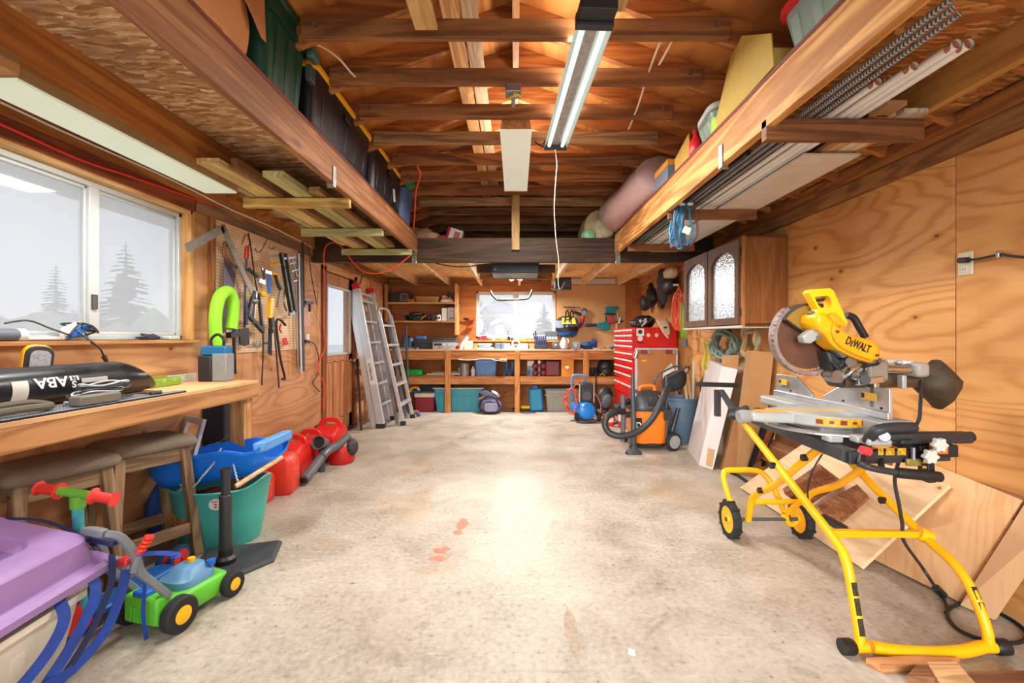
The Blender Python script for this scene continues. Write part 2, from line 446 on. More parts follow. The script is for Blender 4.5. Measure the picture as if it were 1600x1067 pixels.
# back wall with window opening and gable
BX0, BX1, BZ0, BZ1 = -.70, .70, 1.22, 2.045
g = G(); a, b = YB, YB+.12
g.bb(XL-.14, BX0, a, b, 0, ZT); g.bb(BX1, XR+.14, a, b, 0, ZT); g.bb(BX0, BX1, a, b, 0, BZ0); g.bb(BX0, BX1, a, b, BZ1, ZT)
g.prism([(XL-.14, ZT), (XR+.14, ZT), (0, 3.22)], -.12, frame((0, a, 0), (1, 0, 0), (0, 0, 1)))
st(g, 'wall_back', PLYB, sm=False)

# roof: sheathing, rafters, ridge
RZ0, SL = E+1.816, .35      # underside of rafters at the ridge, slope
for sgn, nm in ((-1, 'ceiling'), (1, 'ceiling')):
    g = G(); zs = RZ0+.148
    p = [(0, zs), (sgn*2.6, zs-SL*2.6), (sgn*2.6, zs-SL*2.6+.02), (0, zs+.02)]
    g.prism(p, -(YB+.3-YF), frame((0, YF-.1, 0), (1, 0, 0), (0, 0, 1)))
    st(g, nm, ply((214, 140, 70), (146, 78, 34), 'y', freq=22, con=.9, sc=.8, knots=.4), sm=False)
TIES = [2.233+.406*k for k in range(-6, 15)]
RAFT = wood((196, 122, 62), (120, 66, 30), 'x', sc=.8); TIEM = wood((166, 110, 64), (92, 54, 28), 'x', sc=.8); TIEG = wood((170, 134, 92), (104, 74, 46), 'x')
for i, y in enumerate(TIES):
    for s_ in (-1, 1):
        g = G(); q = [(0, RZ0), (s_*2.45, RZ0-SL*2.45), (s_*2.45, RZ0-SL*2.45+.147), (0, RZ0+.147)]
        g.prism(q, -.038, frame((0, y+.02, 0), (1, 0, 0), (0, 0, 1))); st(g, 'rafter', RAFT, sm=False)
    g = G(); e = 1.055+(.02 if i % 2 else -.01); g.bb(-e, e, y-.02, y+.018, E+1.457, E+1.457+.092)
    o = st(g, 'tie_beam', TIEG if i in (9, 13, 16) else TIEM, sm=False, bev=.003)
    for s_ in (-1, 1):
        G().cyl((s_*(e-.07), y-.03, E+1.515), (s_*(e-.07), y-.015, E+1.515), .011, 8).o('bolt', STL, o, w=True)
g = G(); g.bb(-.02, .02, YF, YB, RZ0-.03, RZ0+.147); st(g, 'ridge_beam', OLD('y'), sm=False)
for x0 in (-.385, -.29):    # two boards nailed under the left rafters
    g = G(); z = RZ0-SL*abs(x0+.045)-.012
    g.box(x0+.045, 3.6, z, .09, 8.6, .018, RY(-math.atan(SL))); st(g, 'ceiling_board', LUM('y') if x0 < -.3 else wood((190, 156, 116), (138, 104, 70), 'y'), sm=False)

# the big dark header across the room, and the low ceiling behind it
g = G(); g.bb(XL, XR, 5.0, 5.09, 2.072, 2.336); st(g, 'header_beam', DRK('x', sc=.7), sm=False, bev=.004)
g = G(); g.bb(.78, XR, 4.99, 5.0, 2.072, 2.105); st(g, 'header_strip_trim', DRK('x'), sm=False)
g = G(); g.bb(XL, XR, 5.09, YB, 2.285, 2.30); st(g, 'ceiling', OSBL, sm=False)
for x in (-1.72, -1.16, -.6, .06, .64, 1.17, 1.78):
    g = G(); g.bb(x-.02, x+.02, 5.09, YB, 2.145, 2.285); st(g, 'ceiling_joist', wood((244, 212, 160), (206, 156, 98), 'y'), sm=False)
g = G(); g.bb(XL, .9, YB-.04, YB, 2.15, 2.285); st(g, 'trim_1', OLD('x'), sm=False)
g = G(); g.bb(.9, 1.75, YB-.05, YB, 2.17, 2.27); st(g, 'trim_2', pm((205, 196, 186), .6), sm=False)
g = G(); g.bb(-.045, .04, 4.962, 5.0, 2.20, 2.80); st(g, 'king_post', wood((178, 146, 92), (128, 92, 52), 'z'), sm=False)
g = G(); g.bb(XL, XL+.04, 5.09, YB, 2.13, 2.285); st(g, 'trim_3', OLD('y'), sm=False)
g = G(); g.bb(XR-.04, XR, 5.09, YB, 2.12, 2.285); st(g, 'trim_4', LUM('y'), sm=False)
g = G(); g.bb(-1.06, -1.02, YB-.36, YB, 1.16, 2.15)

# lofts along both sides: inner beam, mid joist, deck, ledger on the wall
BEAM_L = wood((176, 122, 78), (120, 74, 42), 'y', sc=.8); BEAM_R = wood((220, 166, 96), (160, 100, 48), 'y', sc=.7, con=1.3)
g = G(); g.bb(-1.122, -1.082, YF, 5.0, 2.165, ZT); st(g, 'loft_beam', BEAM_L, sm=False, bev=.003)
g = G(); g.bb(1.085, 1.125, YF, 5.0, 2.16, ZT); st(g, 'loft_beam', BEAM_R, sm=False, bev=.003)
g = G(); g.bb(-1.74, -1.70, YF, 5.0, 2.18, ZT); st(g, 'loft_joist', wood((196, 128, 62), (140, 82, 34), 'y', sc=.8), sm=False)
g = G(); g.bb(1.77, 1.81, YF, 5.0, 2.225, ZT); st(g, 'loft_joist', wood((214, 158, 84), (146, 90, 40), 'y', sc=.8), sm=False)
g = G(); g.bb(XL, -1.09, YF, 5.0, ZT, ZT+.014); st(g, 'loft_floor', OSBM, sm=False)
g = G(); g.bb(1.095, XR, YF, 5.0, ZT, ZT+.014); st(g, 'loft_floor', osb((176, 110, 52), (134, 76, 34), (206, 150, 84), 'strand_board_dark'), sm=False)
EDGE = pm((112, 44, 26), .7)
for x in (-1.087, 1.09):
    g = G(); g.bb(x-.006, x+.006, YF, 5.0, ZT, ZT+.017); st(g, 'loft_edge_trim', EDGE, sm=False)
g = G(); g.bb(XL, XL+.04, YF, 5.0, 2.21, ZT); st(g, 'trim_5', wood((206, 140, 70), (148, 90, 42), 'y'), sm=False)
g = G(); g.bb(XR-.04, XR, YF, 5.0, 2.255, 2.35); st(g, 'trim_6', wood((186, 122, 66), (120, 72, 36), 'y'), sm=False)
g = G(); g.bb(XR-.04, XR, YF, 5.0, 2.165, 2.25); st(g, 'trim_7', wood((178, 128, 80), (122, 80, 46), 'y'), sm=False)
g = G(); g.bb(XR-.013, XR, YF, 4.0, 2.155, 2.165); st(g, 'trim_8', OLD('y'), sm=False)
# header board over the window, jambs, sill, planks above the pegboard
g = G(); g.bb(XL, XL+.03, YF, 3.15, 2.115, 2.21); st(g, 'trim_9', wood((160, 84, 46), (100, 50, 28), 'y'), sm=False)
g = G(); g.bb(XL-.1, XL+.012, WY0, WY1, 2.095, 2.115); st(g, 'trim_10', wood((226, 186, 126), (180, 130, 76), 'y'), sm=False)
g = G(); g.bb(XL-.1, XL+.012, 3.135, 3.165, WZ0, 2.115); st(g, 'trim_11', wood((232, 178, 110), (190, 124, 62), 'z', knots=.9), sm=False)
g = G(); g.bb(XL-.1, XL+.05, WY0-.1, 3.17, WZ0-.02, WZ0); st(g, 'window_sill', LUM('y'), sm=False)
for i, (y0, y1) in enumerate(((3.17, 3.72), (3.725, 4.3), (4.305, 4.98))):
    g = G(); g.bb(XL, XL+.03, y0, y1, 2.125, 2.21); st(g, 'trim_%d' % (12+i), wood((164, 130, 100), (108, 80, 60), 'y'), sm=False)
g = G(); g.bb(XL, XL+.035, 3.32, 3.36, 1.0, 2.13); st(g, 'trim_15', OLD('z'), sm=False)
g = G(); g.bb(XL, XL+.04, 4.66, 4.75, 0.95, 2.13); st(g, 'trim_16', OLD('z'), sm=False)
g = G(); g.bb(XL, XL+.02, .4, 3.1, .985, 1.03); st(g, 'trim_17', LUM('y'), sm=False)

# windows
def window(name, glass, fr, y0=None, y1=None, x0=None, x1=None, z0=0, z1=0, mull=0, pos=0, t=.035):
    g = G()
    def bar(a0, a1, b0, b1, d=.05):
        if y0 is not None: g.bb(pos-d/2, pos+d/2, a0, a1, b0, b1)
        else: g.bb(a0, a1, pos-d/2, pos+d/2, b0, b1)
    a, b = (y0, y1) if y0 is not None else (x0, x1)
    bar(a, b, z0, z0+t, .07); bar(a, b, z1-t, z1, .07); bar(a, a+t, z0, z1, .07); bar(b-t, b, z0, z1, .07)
    bar(mull-.032, mull+.032, z0, z1, .06)
    for u0, u1 in ((a+t, mull-.03), (mull+.03, b-t)):
        bar(u0, u1, z0+t, z0+t+.018, .03); bar(u0, u1, z1-t-.018, z1-t, .03); bar(u0, u0+.016, z0+t, z1-t, .03); bar(u1-.016, u1, z0+t, z1-t, .03)
    w = st(g, name, fr, bev=.004)
    for u0, u1 in ((a+t, mull), (mull, b-t)):
        q = G()
        if y0 is not None: q.add([(pos, u0, z0+t), (pos, u1, z0+t), (pos, u1, z1-t), (pos, u0, z1-t)], [(0, 1, 2, 3)])
        else: q.add([(u0, pos, z0+t), (u1, pos, z0+t), (u1, pos, z1-t), (u0, pos, z1-t)], [(0, 1, 2, 3)])
        q.o('pane', glass, w, w=True, sm=False)
    return w
MILK = pm((196, 200, 198), .4, .3, .05)
w1 = window('window_1', glassm('fogged_glass', (.36, .39, .43, 1), .60, (.40, .41, .42, 1), .05, True), MILK, y0=WY0, y1=3.135, z0=WZ0, z1=2.095, mull=2.49, pos=XL-.085, t=.03)
G().bb(XL-.062, XL-.045, 2.47, 2.50, 1.40, 1.48).o('latch', DGR, w1, w=True)
window('window_2', glassm('glare_glass', (.30, .31, .32, 1), .42, (.5, .5, .51, 1)), pm((216, 214, 206), .5), x0=BX0, x1=BX1, z0=BZ0, z1=BZ1, mull=0.0, pos=YB+.05, t=.04)  # tint dims the sky; white veil paints overexposure into the pane

# side door with glass
DOORM = wood((216, 150, 100), (166, 102, 60), 'z', sc=.9, knots=.15); dx0, dx1 = XL-.06, XL-.02
g = G(); g.bb(dx0, dx1, DY0, DY0+.11, 0, DZ1); g.bb(dx0, dx1, DY1-.11, DY1, 0, DZ1); g.bb(dx0, dx1, DY0, DY1, 1.86, DZ1)
g.bb(dx0, dx1, DY0, DY1, .93, 1.04); g.bb(dx0, dx1, DY0, DY1, 0, .22); g.bb(dx0+.012, dx1-.014, DY0+.1, DY1-.1, .2, .95)
for k in range(1, 3):
    y = DY0+.11+(DY1-DY0-.22)*k/3; g.bb(dx0, dx1, y-.045, y+.045, .2, .95)
door = st(g, 'door_1', DOORM, sm=False, bev=.004)
q = G(); xx = XL-.04; q.add([(xx, DY0+.11, 1.04), (xx, DY1-.11, 1.04), (xx, DY1-.11, 1.86), (xx, DY0+.11, 1.86)], [(0, 1, 2, 3)]); q.o('pane', glassm('door_glass', (.32, .34, .36, 1), .22, (.3, .3, .32, 1)), door, w=True, sm=False)
g = G(); g.ring([(-.42, -.42), (.42, -.42), (.42, .42), (-.42, .42)], [(-.395, -.395), (.395, -.395), (.395, .395), (-.395, .395)], .02, frame((XL-.024, (DY0+DY1)/2, 1.45), (0, 1, 0), (0, 0, 1)) @ M.Diagonal((.92, 1.03, 1, 1))); g.o('pane_frame', pm((190, 188, 180), .5), door, w=True, sm=False)
g = G(); g.lathe([(.03, 0), (.03, .008), (.012, .012), (.012, .035), (.028, .045), (.03, .06), (.018, .072), (0, .074)], 16, TR(XL-.02, DY1-.055, .93) @ RY(PI/2)); g.o('doorknob', CHR, door, w=True)
DFR = wood((150, 84, 46), (96, 50, 26), 'z', knots=.1)
for y0, y1 in ((DY0-.1, DY0), (DY1, DY1+.1)):
    g = G(); g.bb(XL-.1, XL+.02, y0, y1, 0, DZ1+.05); st(g, 'door_jamb', DFR, sm=False)
g = G(); g.bb(XL-.1, XL+.02, DY0-.1, DY1+.1, DZ1, DZ1+.06); st(g, 'door_jamb', wood((206, 150, 92), (156, 102, 56), 'y'), sm=False)
g = G(); g.bb(XL-.12, XL+.03, DY0-.06, DY1+.06, 0, .04); st(g, 'door_sill', DRK('y'), sm=False)
# open studs between door and back wall
for i, z in enumerate((.35, .58, .83, 1.08, 1.33, 1.6)):
    g = G(); g.bb(XL, XL+.03, 6.45, 6.95, z, z+.09); st(g, 'wall_batten', LUM('y'), sm=False)
g = G(); g.bb(XL, XL+.03, 6.98, 7.08, 0, 2.13); st(g, 'wall_batten', LUM('z'), sm=False)
# kicker of chalk paint left on the slab
for i, (px, py, w_, h_) in enumerate(((723, 818, 9, 10), (690, 860, 16, 6), (683, 873, 14, 5), (716, 832, 8, 5))):
    c = FL(px, py); sc_ = c.y/F; g = G(); R = random.Random(i)
    pl = [((w_*sc_)*(1+R.uniform(-.5, .2))*math.cos(t), (h_*sc_*2.2)*(1+R.uniform(-.5, .2))*math.sin(t)) for t in [2*PI*k/14 for k in range(14)]]
    g.prism(pl, .0012, TR(c.x, c.y, .0005)); st(g, 'floor_paint_marking', pm((226, 128, 104), .8, 0, .15, 40), sm=False)
# dark elongated stain set in the slab
c = FL(893, 985); g = G(); R = random.Random(3)
pl = [((.028 if abs(math.sin(t)) < .8 else .018)*(1+R.uniform(-.15, .15))*math.cos(t), .17*(1+R.uniform(-.1, .1))*math.sin(t)) for t in [2*PI*k/20 for k in range(20)]]
g.prism(pl, .0008, TR(c.x, c.y, .0004)); st(g, 'floor_marking', pm((172, 156, 134), .7, 0, .25, 40), sm=False)

# ---------------------------------------------------------------- camera, sky, lights
cam = bpy.data.cameras.new('camera'); co = bpy.data.objects.new('camera', cam); C.objects.link(co)
cam.sensor_width = 36; cam.lens = F/1600*36; cam.clip_start = .02
co.location = (0, 0, E); co.rotation_euler = (PI/2, 0, 0)
cam.shift_x = -6/1600; cam.shift_y = -7.5/1600
S.camera = co
wd = bpy.data.worlds.new('sky'); S.world = wd; wd.use_nodes = True
nt = wd.node_tree; bg = nt.nodes['Background']
tc = nt.nodes.new('ShaderNodeTexCoord'); sx_ = nt.nodes.new('ShaderNodeSeparateXYZ'); nt.links.new(tc.outputs['Generated'], sx_.inputs[0])
cr = nt.nodes.new('ShaderNodeValToRGB'); nt.links.new(sx_.outputs[2], cr.inputs[0])
cr.color_ramp.elements[0].position = 0.0; cr.color_ramp.elements[0].color = (.86, .84, .82, 1)
cr.color_ramp.elements[1].position = .5; cr.color_ramp.elements[1].color = (.80, .88, 1.0, 1)
nt.links.new(cr.outputs[0], bg.inputs[0]); bg.inputs[1].default_value = 2.3
def area(name, loc, rot, sx, sy, e, col=(1, 1, 1)):
    l = bpy.data.lights.new(name, 'AREA'); l.shape = 'RECTANGLE'; l.size = sx; l.size_y = sy; l.energy = e; l.color = col
    o = bpy.data.objects.new(name, l); C.objects.link(o); o.location = loc; o.rotation_euler = rot; return o
area('strip_lamp', (0, 3.71, 2.635), (0, 0, 0), .2, 1.2, 36, (1, .97, .92))
area('shop_lamp', (.32, 2.67, 2.60), (0, 0, 0), .12, 1.2, 30, (1, .97, .92))
area('loft_lamp', (-1.81, 2.17, 2.125), (0, 0, 0), .17, 1.15, 16, (1, .98, .93))
area('roof_fill_strip', (0, 3.71, 2.80), (PI, 0, 0), .15, 1.2, 10, (1, .95, .88))  # added upward fill to brighten the roof; the closed fixture sheds none
area('roof_fill_shop', (.32, 2.67, 2.70), (PI, 0, 0), .12, 1.2, 9, (1, .95, .88))  # second added roof fill; the reflector would block light going up
for x in (-.07, .07): area('work_lamp', (x, 7.29, 2.12), (D(-14), 0, 0), .09, .09, 30, (1, .98, .95))
sun = bpy.data.lights.new('sun', 'SUN'); sun.energy = 1.9; sun.angle = D(24); sun.color = (1, .97, .93)
so = bpy.data.objects.new('sun', sun); C.objects.link(so)
so.rotation_euler = V((.28, 1.0, -.28)).to_track_quat('-Z', 'Y').to_euler()
S.view_settings.view_transform = 'Standard'; S.view_settings.look = 'None'; S.view_settings.gamma = 1; S.view_settings.use_curve_mapping = False
S.view_settings.exposure = 0.56
S.cycles.use_denoising = True
S.cycles.max_bounces = 10; S.cycles.diffuse_bounces = 5; S.cycles.transparent_max_bounces = 16
# ---------------------------------------------------------------- left side
R = random.Random(11)
BT = .955
wb = T('workbench', 'long plywood workbench under the big window, open below with two bar stools', 'workbench', (-2.0, 1.7, 0))
G().bb(XL+.021, -1.75, .2, 3.1, BT-.02, BT).o('bench_top', ply((232, 190, 138), (196, 144, 92), 'y', freq=20, con=.5), wb, True, sm=False, bev=.002)
APR = wood((206, 152, 98), (146, 94, 52), 'y', sc=.8, knots=.8)
G().bb(-1.79, -1.752, .2, 3.1, BT-.112, BT-.021).o('apron', APR, wb, True, sm=False, bev=.003)
G().bb(XL+.024, -1.79, 3.06, 3.098, BT-.112, BT-.021).o('apron', LUM('x'), wb, True, sm=False)
for x, y in ((-1.845, 3.045), (-1.845, .5)):
    G().bb(x-.045, x+.05, y-.04, y+.055, 0, BT-.113).o('leg', LUM('z'), wb, True, sm=False, bev=.003)
# bar stools
SEAT = pm((128, 114, 96), .7, 0, .2, 5, .2); STW = wood((176, 146, 112), (110, 84, 60), 'z', sc=.9, knots=.3); STX = wood((176, 146, 112), (110, 84, 60), 'x', knots=.3)
def stool(loc, rz, label):
    t = T('bar_stool', label, 'stool', loc, rz, 'weathered bar stools')
    g = G(); w, d = .21, .16
    g.loft([[(x*k, y*k, z) for x, y in rr(2*w, 2*d, .045, 4)] for k, z in ((.93, .625), (1.0, .637), (1.02, .655), (.97, .678), (.8, .694), (.45, .702))])
    g.o('seat', SEAT, t, ang=60)
    top = [(-.15, -.11), (.15, -.11), (.15, .11), (-.15, .11)]; ft = [(-.2, -.155), (.2, -.155), (.2, .155), (-.2, .155)]
    for (a, b), (c, d_) in zip(top, ft):
        l = G().bar((c, d_, 0), (a, b, .63), .048, .048, (1, 0, 0)).o('leg', STW, t, sm=False, bev=.005)
        G().cyl((a*1.02+math.copysign(.024, a), b, .585), (a*1.02+math.copysign(.027, a), b, .585), .008, 8).o('bolt', DGR, l)
    for i in range(4):
        (a, b), (c, d_) = top[i], top[(i+1) % 4]; G().bar((a, b, .585), (c, d_, .585), .026, .075).o('rail', STX, t, sm=False, bev=.003)
        k = .74; p = [(a*(1-k)+e*k, b*(1-k)+f*k) for (a, b), (e, f) in ((top[i], ft[i]), (top[(i+1) % 4], ft[(i+1) % 4]))]
        G().bar((*p[0], .165), (*p[1], .165), .026, .06).o('stretcher', LUM('x') if i % 2 else STX, t, sm=False, bev=.003)
stool((-2.06, 2.51, 0), D(63), 'brown padded bar stool with pale lower rail, beside the turquoise tub')
stool((-2.13, 2.08, 0), D(70), 'brown padded bar stool nearest the purple lid')
# black tube enclosure lying on the bench
t = T('speaker_tube', 'long black tube with slanted end and upside-down white lettering lying on the bench', 'speaker tube', (-2.03, 1.7, BT))
g = G(); rs = []
for y, k in ((.7, 1), (1.5, 1), (2.2, 1), (2.3, .995)): rs.append([(-2.03+.088*math.cos(a), y, BT+.085+.085*math.sin(a)) for a in [2*PI*i/28 for i in range(28)]])
for u in (.25, .6, 1.0):
    rs.append([(-2.03+.088*(1-.1*u*u)*math.cos(a), 2.3+u*(.13-.09*math.sin(a)*1.0), BT+.085+.085*(1-.12*u*u)*math.sin(a)) for a in [2*PI*i/28 for i in range(28)]])
g.loft(rs); g.o('tube', pm((24, 25, 28), .3, 0, .25, 5), t, True, ang=50)
def ontube(y, a): return frame((-2.03+.0895*math.cos(a), y, BT+.085+.0865*math.sin(a)), (0, -1, 0), (math.sin(a), 0, -math.cos(a)))
G().sheet(lambda u, v: (-2.03+.0895*math.cos(D(-28+52*v)), 1.755+.06*u, BT+.085+.0862*math.sin(D(-28+52*v))), 3, 8).o('label_sticker', pm((206, 202, 192), .6), t, True)
text('lettering', 'ABA', pm((225, 225, 225), .5), t, ontube(1.905, D(14)), .062, .0012, 1.15, True, .001)
G().sheet(lambda u, v: (-2.03+.0897*math.cos(D(12+14*v)), 1.985+.04*u, BT+.085+.0864*math.sin(D(12+14*v))), 2, 3).o('label_patch', pm((215, 213, 205), .6), t, True)
G().sheet(lambda u, v: (-2.03+.0897*math.cos(D(2+14*v)), 2.035+.13*u, BT+.085+.0864*math.sin(D(2+14*v))), 4, 3).o('label_patch', pm((168, 166, 160), .6), t, True)
text('lettering', 'N', BLK, t, ontube(2.005, D(19)), .026, .001, 1.1, True, .001)
text('lettering', 'S', pm((225, 225, 225), .5), t, ontube(2.0, D(2)), .04, .001, 1.1, True, .001)
# perforated strip along the bench front
MESH = N('perforated_metal'); v_ = MESH.n('TexCoord').outputs['Object']
fr_ = MESH.n('VectorMath', {0: MESH.n('VectorMath', {0: v_, 1: (70, 70, 70)}, operation='MULTIPLY').outputs[0]}, operation='FRACTION').outputs[0]
s_ = MESH.n('SeparateXYZ', {0: fr_}).outputs
h_ = MESH.math('MULTIPLY', MESH.ss(s_[0], .3, .4), MESH.ss(s_[1], .25, .35))
MESH.bsdf(MESH.mix(h_, lin((34, 34, 38)), lin((176, 178, 186))), .45, .2)
tag(G().prism([(-1.752, .6), (-1.752, 2.42), (-1.80, 2.45), (-1.93, 2.1), (-1.93, .6)], .008, TR(0, 0, BT)).o('perforated_strip', MESH.m, sm=False), 'grey perforated strip along the front edge of the bench', 'perforated strip')
c = P(150, 616, 1.93)
t = T('power_adapter', 'olive grey power brick with bundled black leads on the perforated strip', 'power adapter', (-1.80, 1.93, BT+.008))
G().box(-1.795, 1.945, BT+.03, .055, .19, .04).o('case', pm((112, 108, 96), .5), t, True, bev=.006)
for k in range(7):
    z = BT+.018+.011*k; pts = [(-1.86+.02*math.sin(k*2)+.035*math.cos(a), 2.0+.12*math.sin(a)+.012*k, z+.006*math.sin(3*a+k)) for a in [2*PI*i/16 for i in range(16)]]
    G().tube(sp(pts, 2, True), .0042, 6, True).o('lead', BLK2 if k % 3 else pm((196, 198, 204), .4), t, True)
G().tube(sp([(-1.80, 2.05, BT+.03), (-1.81, 2.13, BT+.02), (-1.83, 2.19, BT+.022), (-1.80, 2.24, BT+.016)], 5), .005, 6).o('lead', BLK, t, True)
G().cyl((-1.80, 2.24, BT+.016), (-1.785, 2.29, BT+.017), .009, 8).o('plug', BLK2, t, True)
tag(G().tube(sp([(-1.88, 1.2, BT+.03), (-1.83, 1.45, BT+.024), (-1.80, 1.66, BT+.03), (-1.82, 1.78, BT+.025), (-1.88, 1.74, BT+.04), (-1.86, 1.5, BT+.036), (-1.84, 1.2, BT+.03)], 6), .014, 8).o('hose', pm((92, 86, 66), .7)), 'olive flexible hose looped on the near end of the bench', 'hose')
# clip light against the wall
t = T('work_light', 'yellow and black magnetic work light standing on end under the window', 'work light', (-2.16, 1.99, 1.125-.17))
mt = TR(-2.15, 2.02, 1.0) @ RZ(D(-28)) @ RX(D(-6))
G().prism([(a, b+.1) for a, b in rr(.1, .23, .04, 5)], .035, mt @ frame((-.015, 0, 0), (0, 1, 0), (0, 0, 1))).o('back_shell', YEL, t, True, bev=.006)
G().prism([(a, b+.1) for a, b in rr(.092, .22, .038, 5)], .022, mt @ frame((.02, 0, 0), (0, 1, 0), (0, 0, 1))).o('body', BLK2, t, True, bev=.004)
G().prism([(a, b+.105) for a, b in rr(.066, .17, .025, 5)], .008, mt @ frame((.041, 0, 0), (0, 1, 0), (0, 0, 1))).o('lens', pm((168, 168, 172), .3, 0, .3, 90), t, True)
# things on the window sill
t = T('sealant_tube', 'grey tube lying at the near end of the window sill', 'tube', (XL-.0, 1.9, WZ0))
G().cyl((XL+.01, 1.80, WZ0+.028), (XL+.015, 2.03, WZ0+.028), .028, 14).o('barrel', pm((92, 100, 112), .5), t, True)
G().cyl((XL+.015, 2.03, WZ0+.028), (XL+.015, 2.065, WZ0+.028), .029, 14).o('end_cap', pm((214, 216, 214), .5), t, True)
tag(G().cyl((XL-.01, 2.08, WZ0+.012), (XL-.015, 2.33, WZ0+.012), .011, 10).o('pipe_offcut', pm((206, 206, 204), .4)), 'thin pale pipe on the window sill beside the grey tube', 'pipe')
t = T('sill_gadget', 'blue and white handled gadget on the sill at the window mullion', 'gadget', (XL-.0, 2.33, WZ0))
mt = TR(XL-.01, 2.34, WZ0+.045) @ RX(D(28))
G().prism([(-.07, -.014), (.07, -.02), (.075, .012), (-.06, .018)], .03, mt @ frame((-.015, 0, 0), (0, 1, 0), (0, 0, 1))).o('handle', BLU, t, True, bev=.006)
G().prism([(-.09, .0), (.0, .02), (.02, .05), (-.06, .05)], .024, mt @ frame((-.012, 0, 0), (0, 1, 0), (0, 0, 1))).o('cover', WHT, t, True, bev=.006)
def mess(c, sx, sy, sz, n, seed):
    q = random.Random(seed); return sp([(c[0]+q.uniform(-sx, sx), c[1]+q.uniform(-sy, sy), c[2]+q.uniform(0, sz)) for _ in range(n)], 5)
pts = sp([(XL-.03, 2.03, WZ0+.08), (XL-.02, 2.12, WZ0+.095), (XL, 2.2, WZ0+.06), (XL+.01, 2.28, WZ0+.03)], 5)+mess((XL-.005, 2.36, WZ0+.006), .03, .1, .09, 16, 3)+sp([(XL+.02, 2.34, WZ0+.03), (XL+.055, 2.36, WZ0-.01), (XL+.058, 2.40, WZ0-.045), (XL+.05, 2.43, WZ0-.085)], 5)
t = T('sill_cable', 'tangled black cord on the sill with its plug hanging down the wall', 'power cord', (XL, 2.3, WZ0))
G().tube(pts, .0045, 6).o('cord', BLK2, t, True)
G().cyl((XL+.05, 2.43, WZ0-.085), (XL+.05, 2.447, WZ0-.115), .012, 8, .009).o('plug', BLK2, t, True)
tag(G().tube(mess((XL-.015, 2.82, WZ0+.006), .025, .1, .03, 16, 8), .005, 6).o('wire_bundle', pm((58, 60, 74), .6)), 'small tangle of dark wire on the sill under the right pane', 'wire')
tag(G().box(XL-.02, 3.0, WZ0+.012, .05, .1, .022).o('plastic_dish', pm((190, 204, 204), .3), bev=.006), 'pale plastic dish at the far end of the window sill', 'dish')
# green organiser and level at the back of the bench
t = T('parts_case', 'clear green parts organiser lying on the bench against the wall', 'organiser', (-2.15, 2.66, BT))
G().box(-2.15, 2.67, BT+.024, .16, .30, .046).o('box', clearm('green_plastic', (176, 214, 96), .75), t, True, bev=.006)
for y in (2.58, 2.68, 2.76): G().box(-2.072, y, BT+.034, .008, .03, .026).o('latch', pm((150, 190, 70), .4), t, True, bev=.002)
t = T('spirit_level', 'aluminium spirit level lying on the bench beyond the green organiser', 'level', (-2.18, 2.95, BT))
G().box(-2.17, 2.95, BT+.026, .022, .24, .05).o('body', ALU, t, True, bev=.003)
for y in (2.87, 2.95, 3.03): G().box(-2.17, y, BT+.03, .024, .03, .018).o('vial', pm((210, 220, 150), .2), t, True)
# hand pump / charger at the far end of the bench
t = T('battery_charger', 'black and grey charger with blue top at the far end of the bench', 'charger', (-1.98, 3.03, BT))
G().bb(-2.08, -1.99, 2.97, 3.07, BT, BT+.17).o('body', BLK2, t, True, bev=.01)
G().bb(-1.99, -1.895, 2.975, 3.065, BT, BT+.185).o('front_panel', GRY, t, True, bev=.008)
G().bb(-2.07, -1.90, 2.98, 3.06, BT+.172, BT+.235).o('top_cover', pm((30, 110, 160), .4), t, True, bev=.01)
G().tube(sp([(-2.02, 3.02, BT+.235), (-2.02, 3.02, BT+.28), (-1.98, 3.02, BT+.31), (-1.94, 3.02, BT+.28), (-1.94, 3.02, BT+.235)], 5), .009, 8).o('handle', BLK, t, True)

# pegboard and the tools hung on it
PB = st(G().bb(XL, XL+.012, 3.36, 4.66, 1.12, 2.125), 'wall_pegboard_panel', pegmat(), sm=False)
def pl(x0):
    return lambda x, y: WX(x, y, x0)
w = pl(-2.15)
t = T('framing_square', 'big rusty steel framing square hung at the near edge of the pegboard', 'framing square', tuple(w(349, 356)))
RST = pm((138, 132, 122), .5, .6, .3, 12)
e, a, b = w(349, 357), w(291, 388), w(402, 474)
G().bar(a, e, .058, .006, (1, 0, 0)).o('tongue', RST, t, True, sm=False); G().bar(e+(e-b).normalized()*.02, b, .058, .006, (1, 0, 0)).o('blade', RST, t, True, sm=False)
def tool(name, label, cat, x0, parts, group=None):
    """parts: (name, mat, kind, pixel points, size...) on the vertical plane x = x0"""
    q = pl(x0); p0 = q(*parts[0][3][0]); t = T(name, label, cat, tuple(p0), 0, group)
    for nm, mt, kd, pts, *a in parts:
        pp = [q(*z) for z in pts]; g = G()
        if kd == 'tube': g.tube(sp(pp, 4) if len(pp) > 2 else pp, a[0], 8)
        elif kd == 'bar': g.bar(pp[0], pp[1], a[0], a[1], (1, 0, 0))
        elif kd == 'poly': 
            th = a[0]; n = len(pp)
            g.add(list(pp)+[z+V((th, 0, 0)) for z in pp], [tuple(range(n)), tuple(range(2*n-1, n-1, -1))]+[(i, n+i, n+(i+1) % n, (i+1) % n) for i in range(n)])
        elif kd == 'cone': g.tube(pp, a[0], 10)
        elif kd == 'ball': g.ball(pp[0], a[0], 10)
        g.o(nm, mt, t, True, bev=a[1] if kd == 'poly' and len(a) > 1 else 0)
    return t
WDH = wood((150, 96, 52), (92, 52, 26), 'z', knots=0)
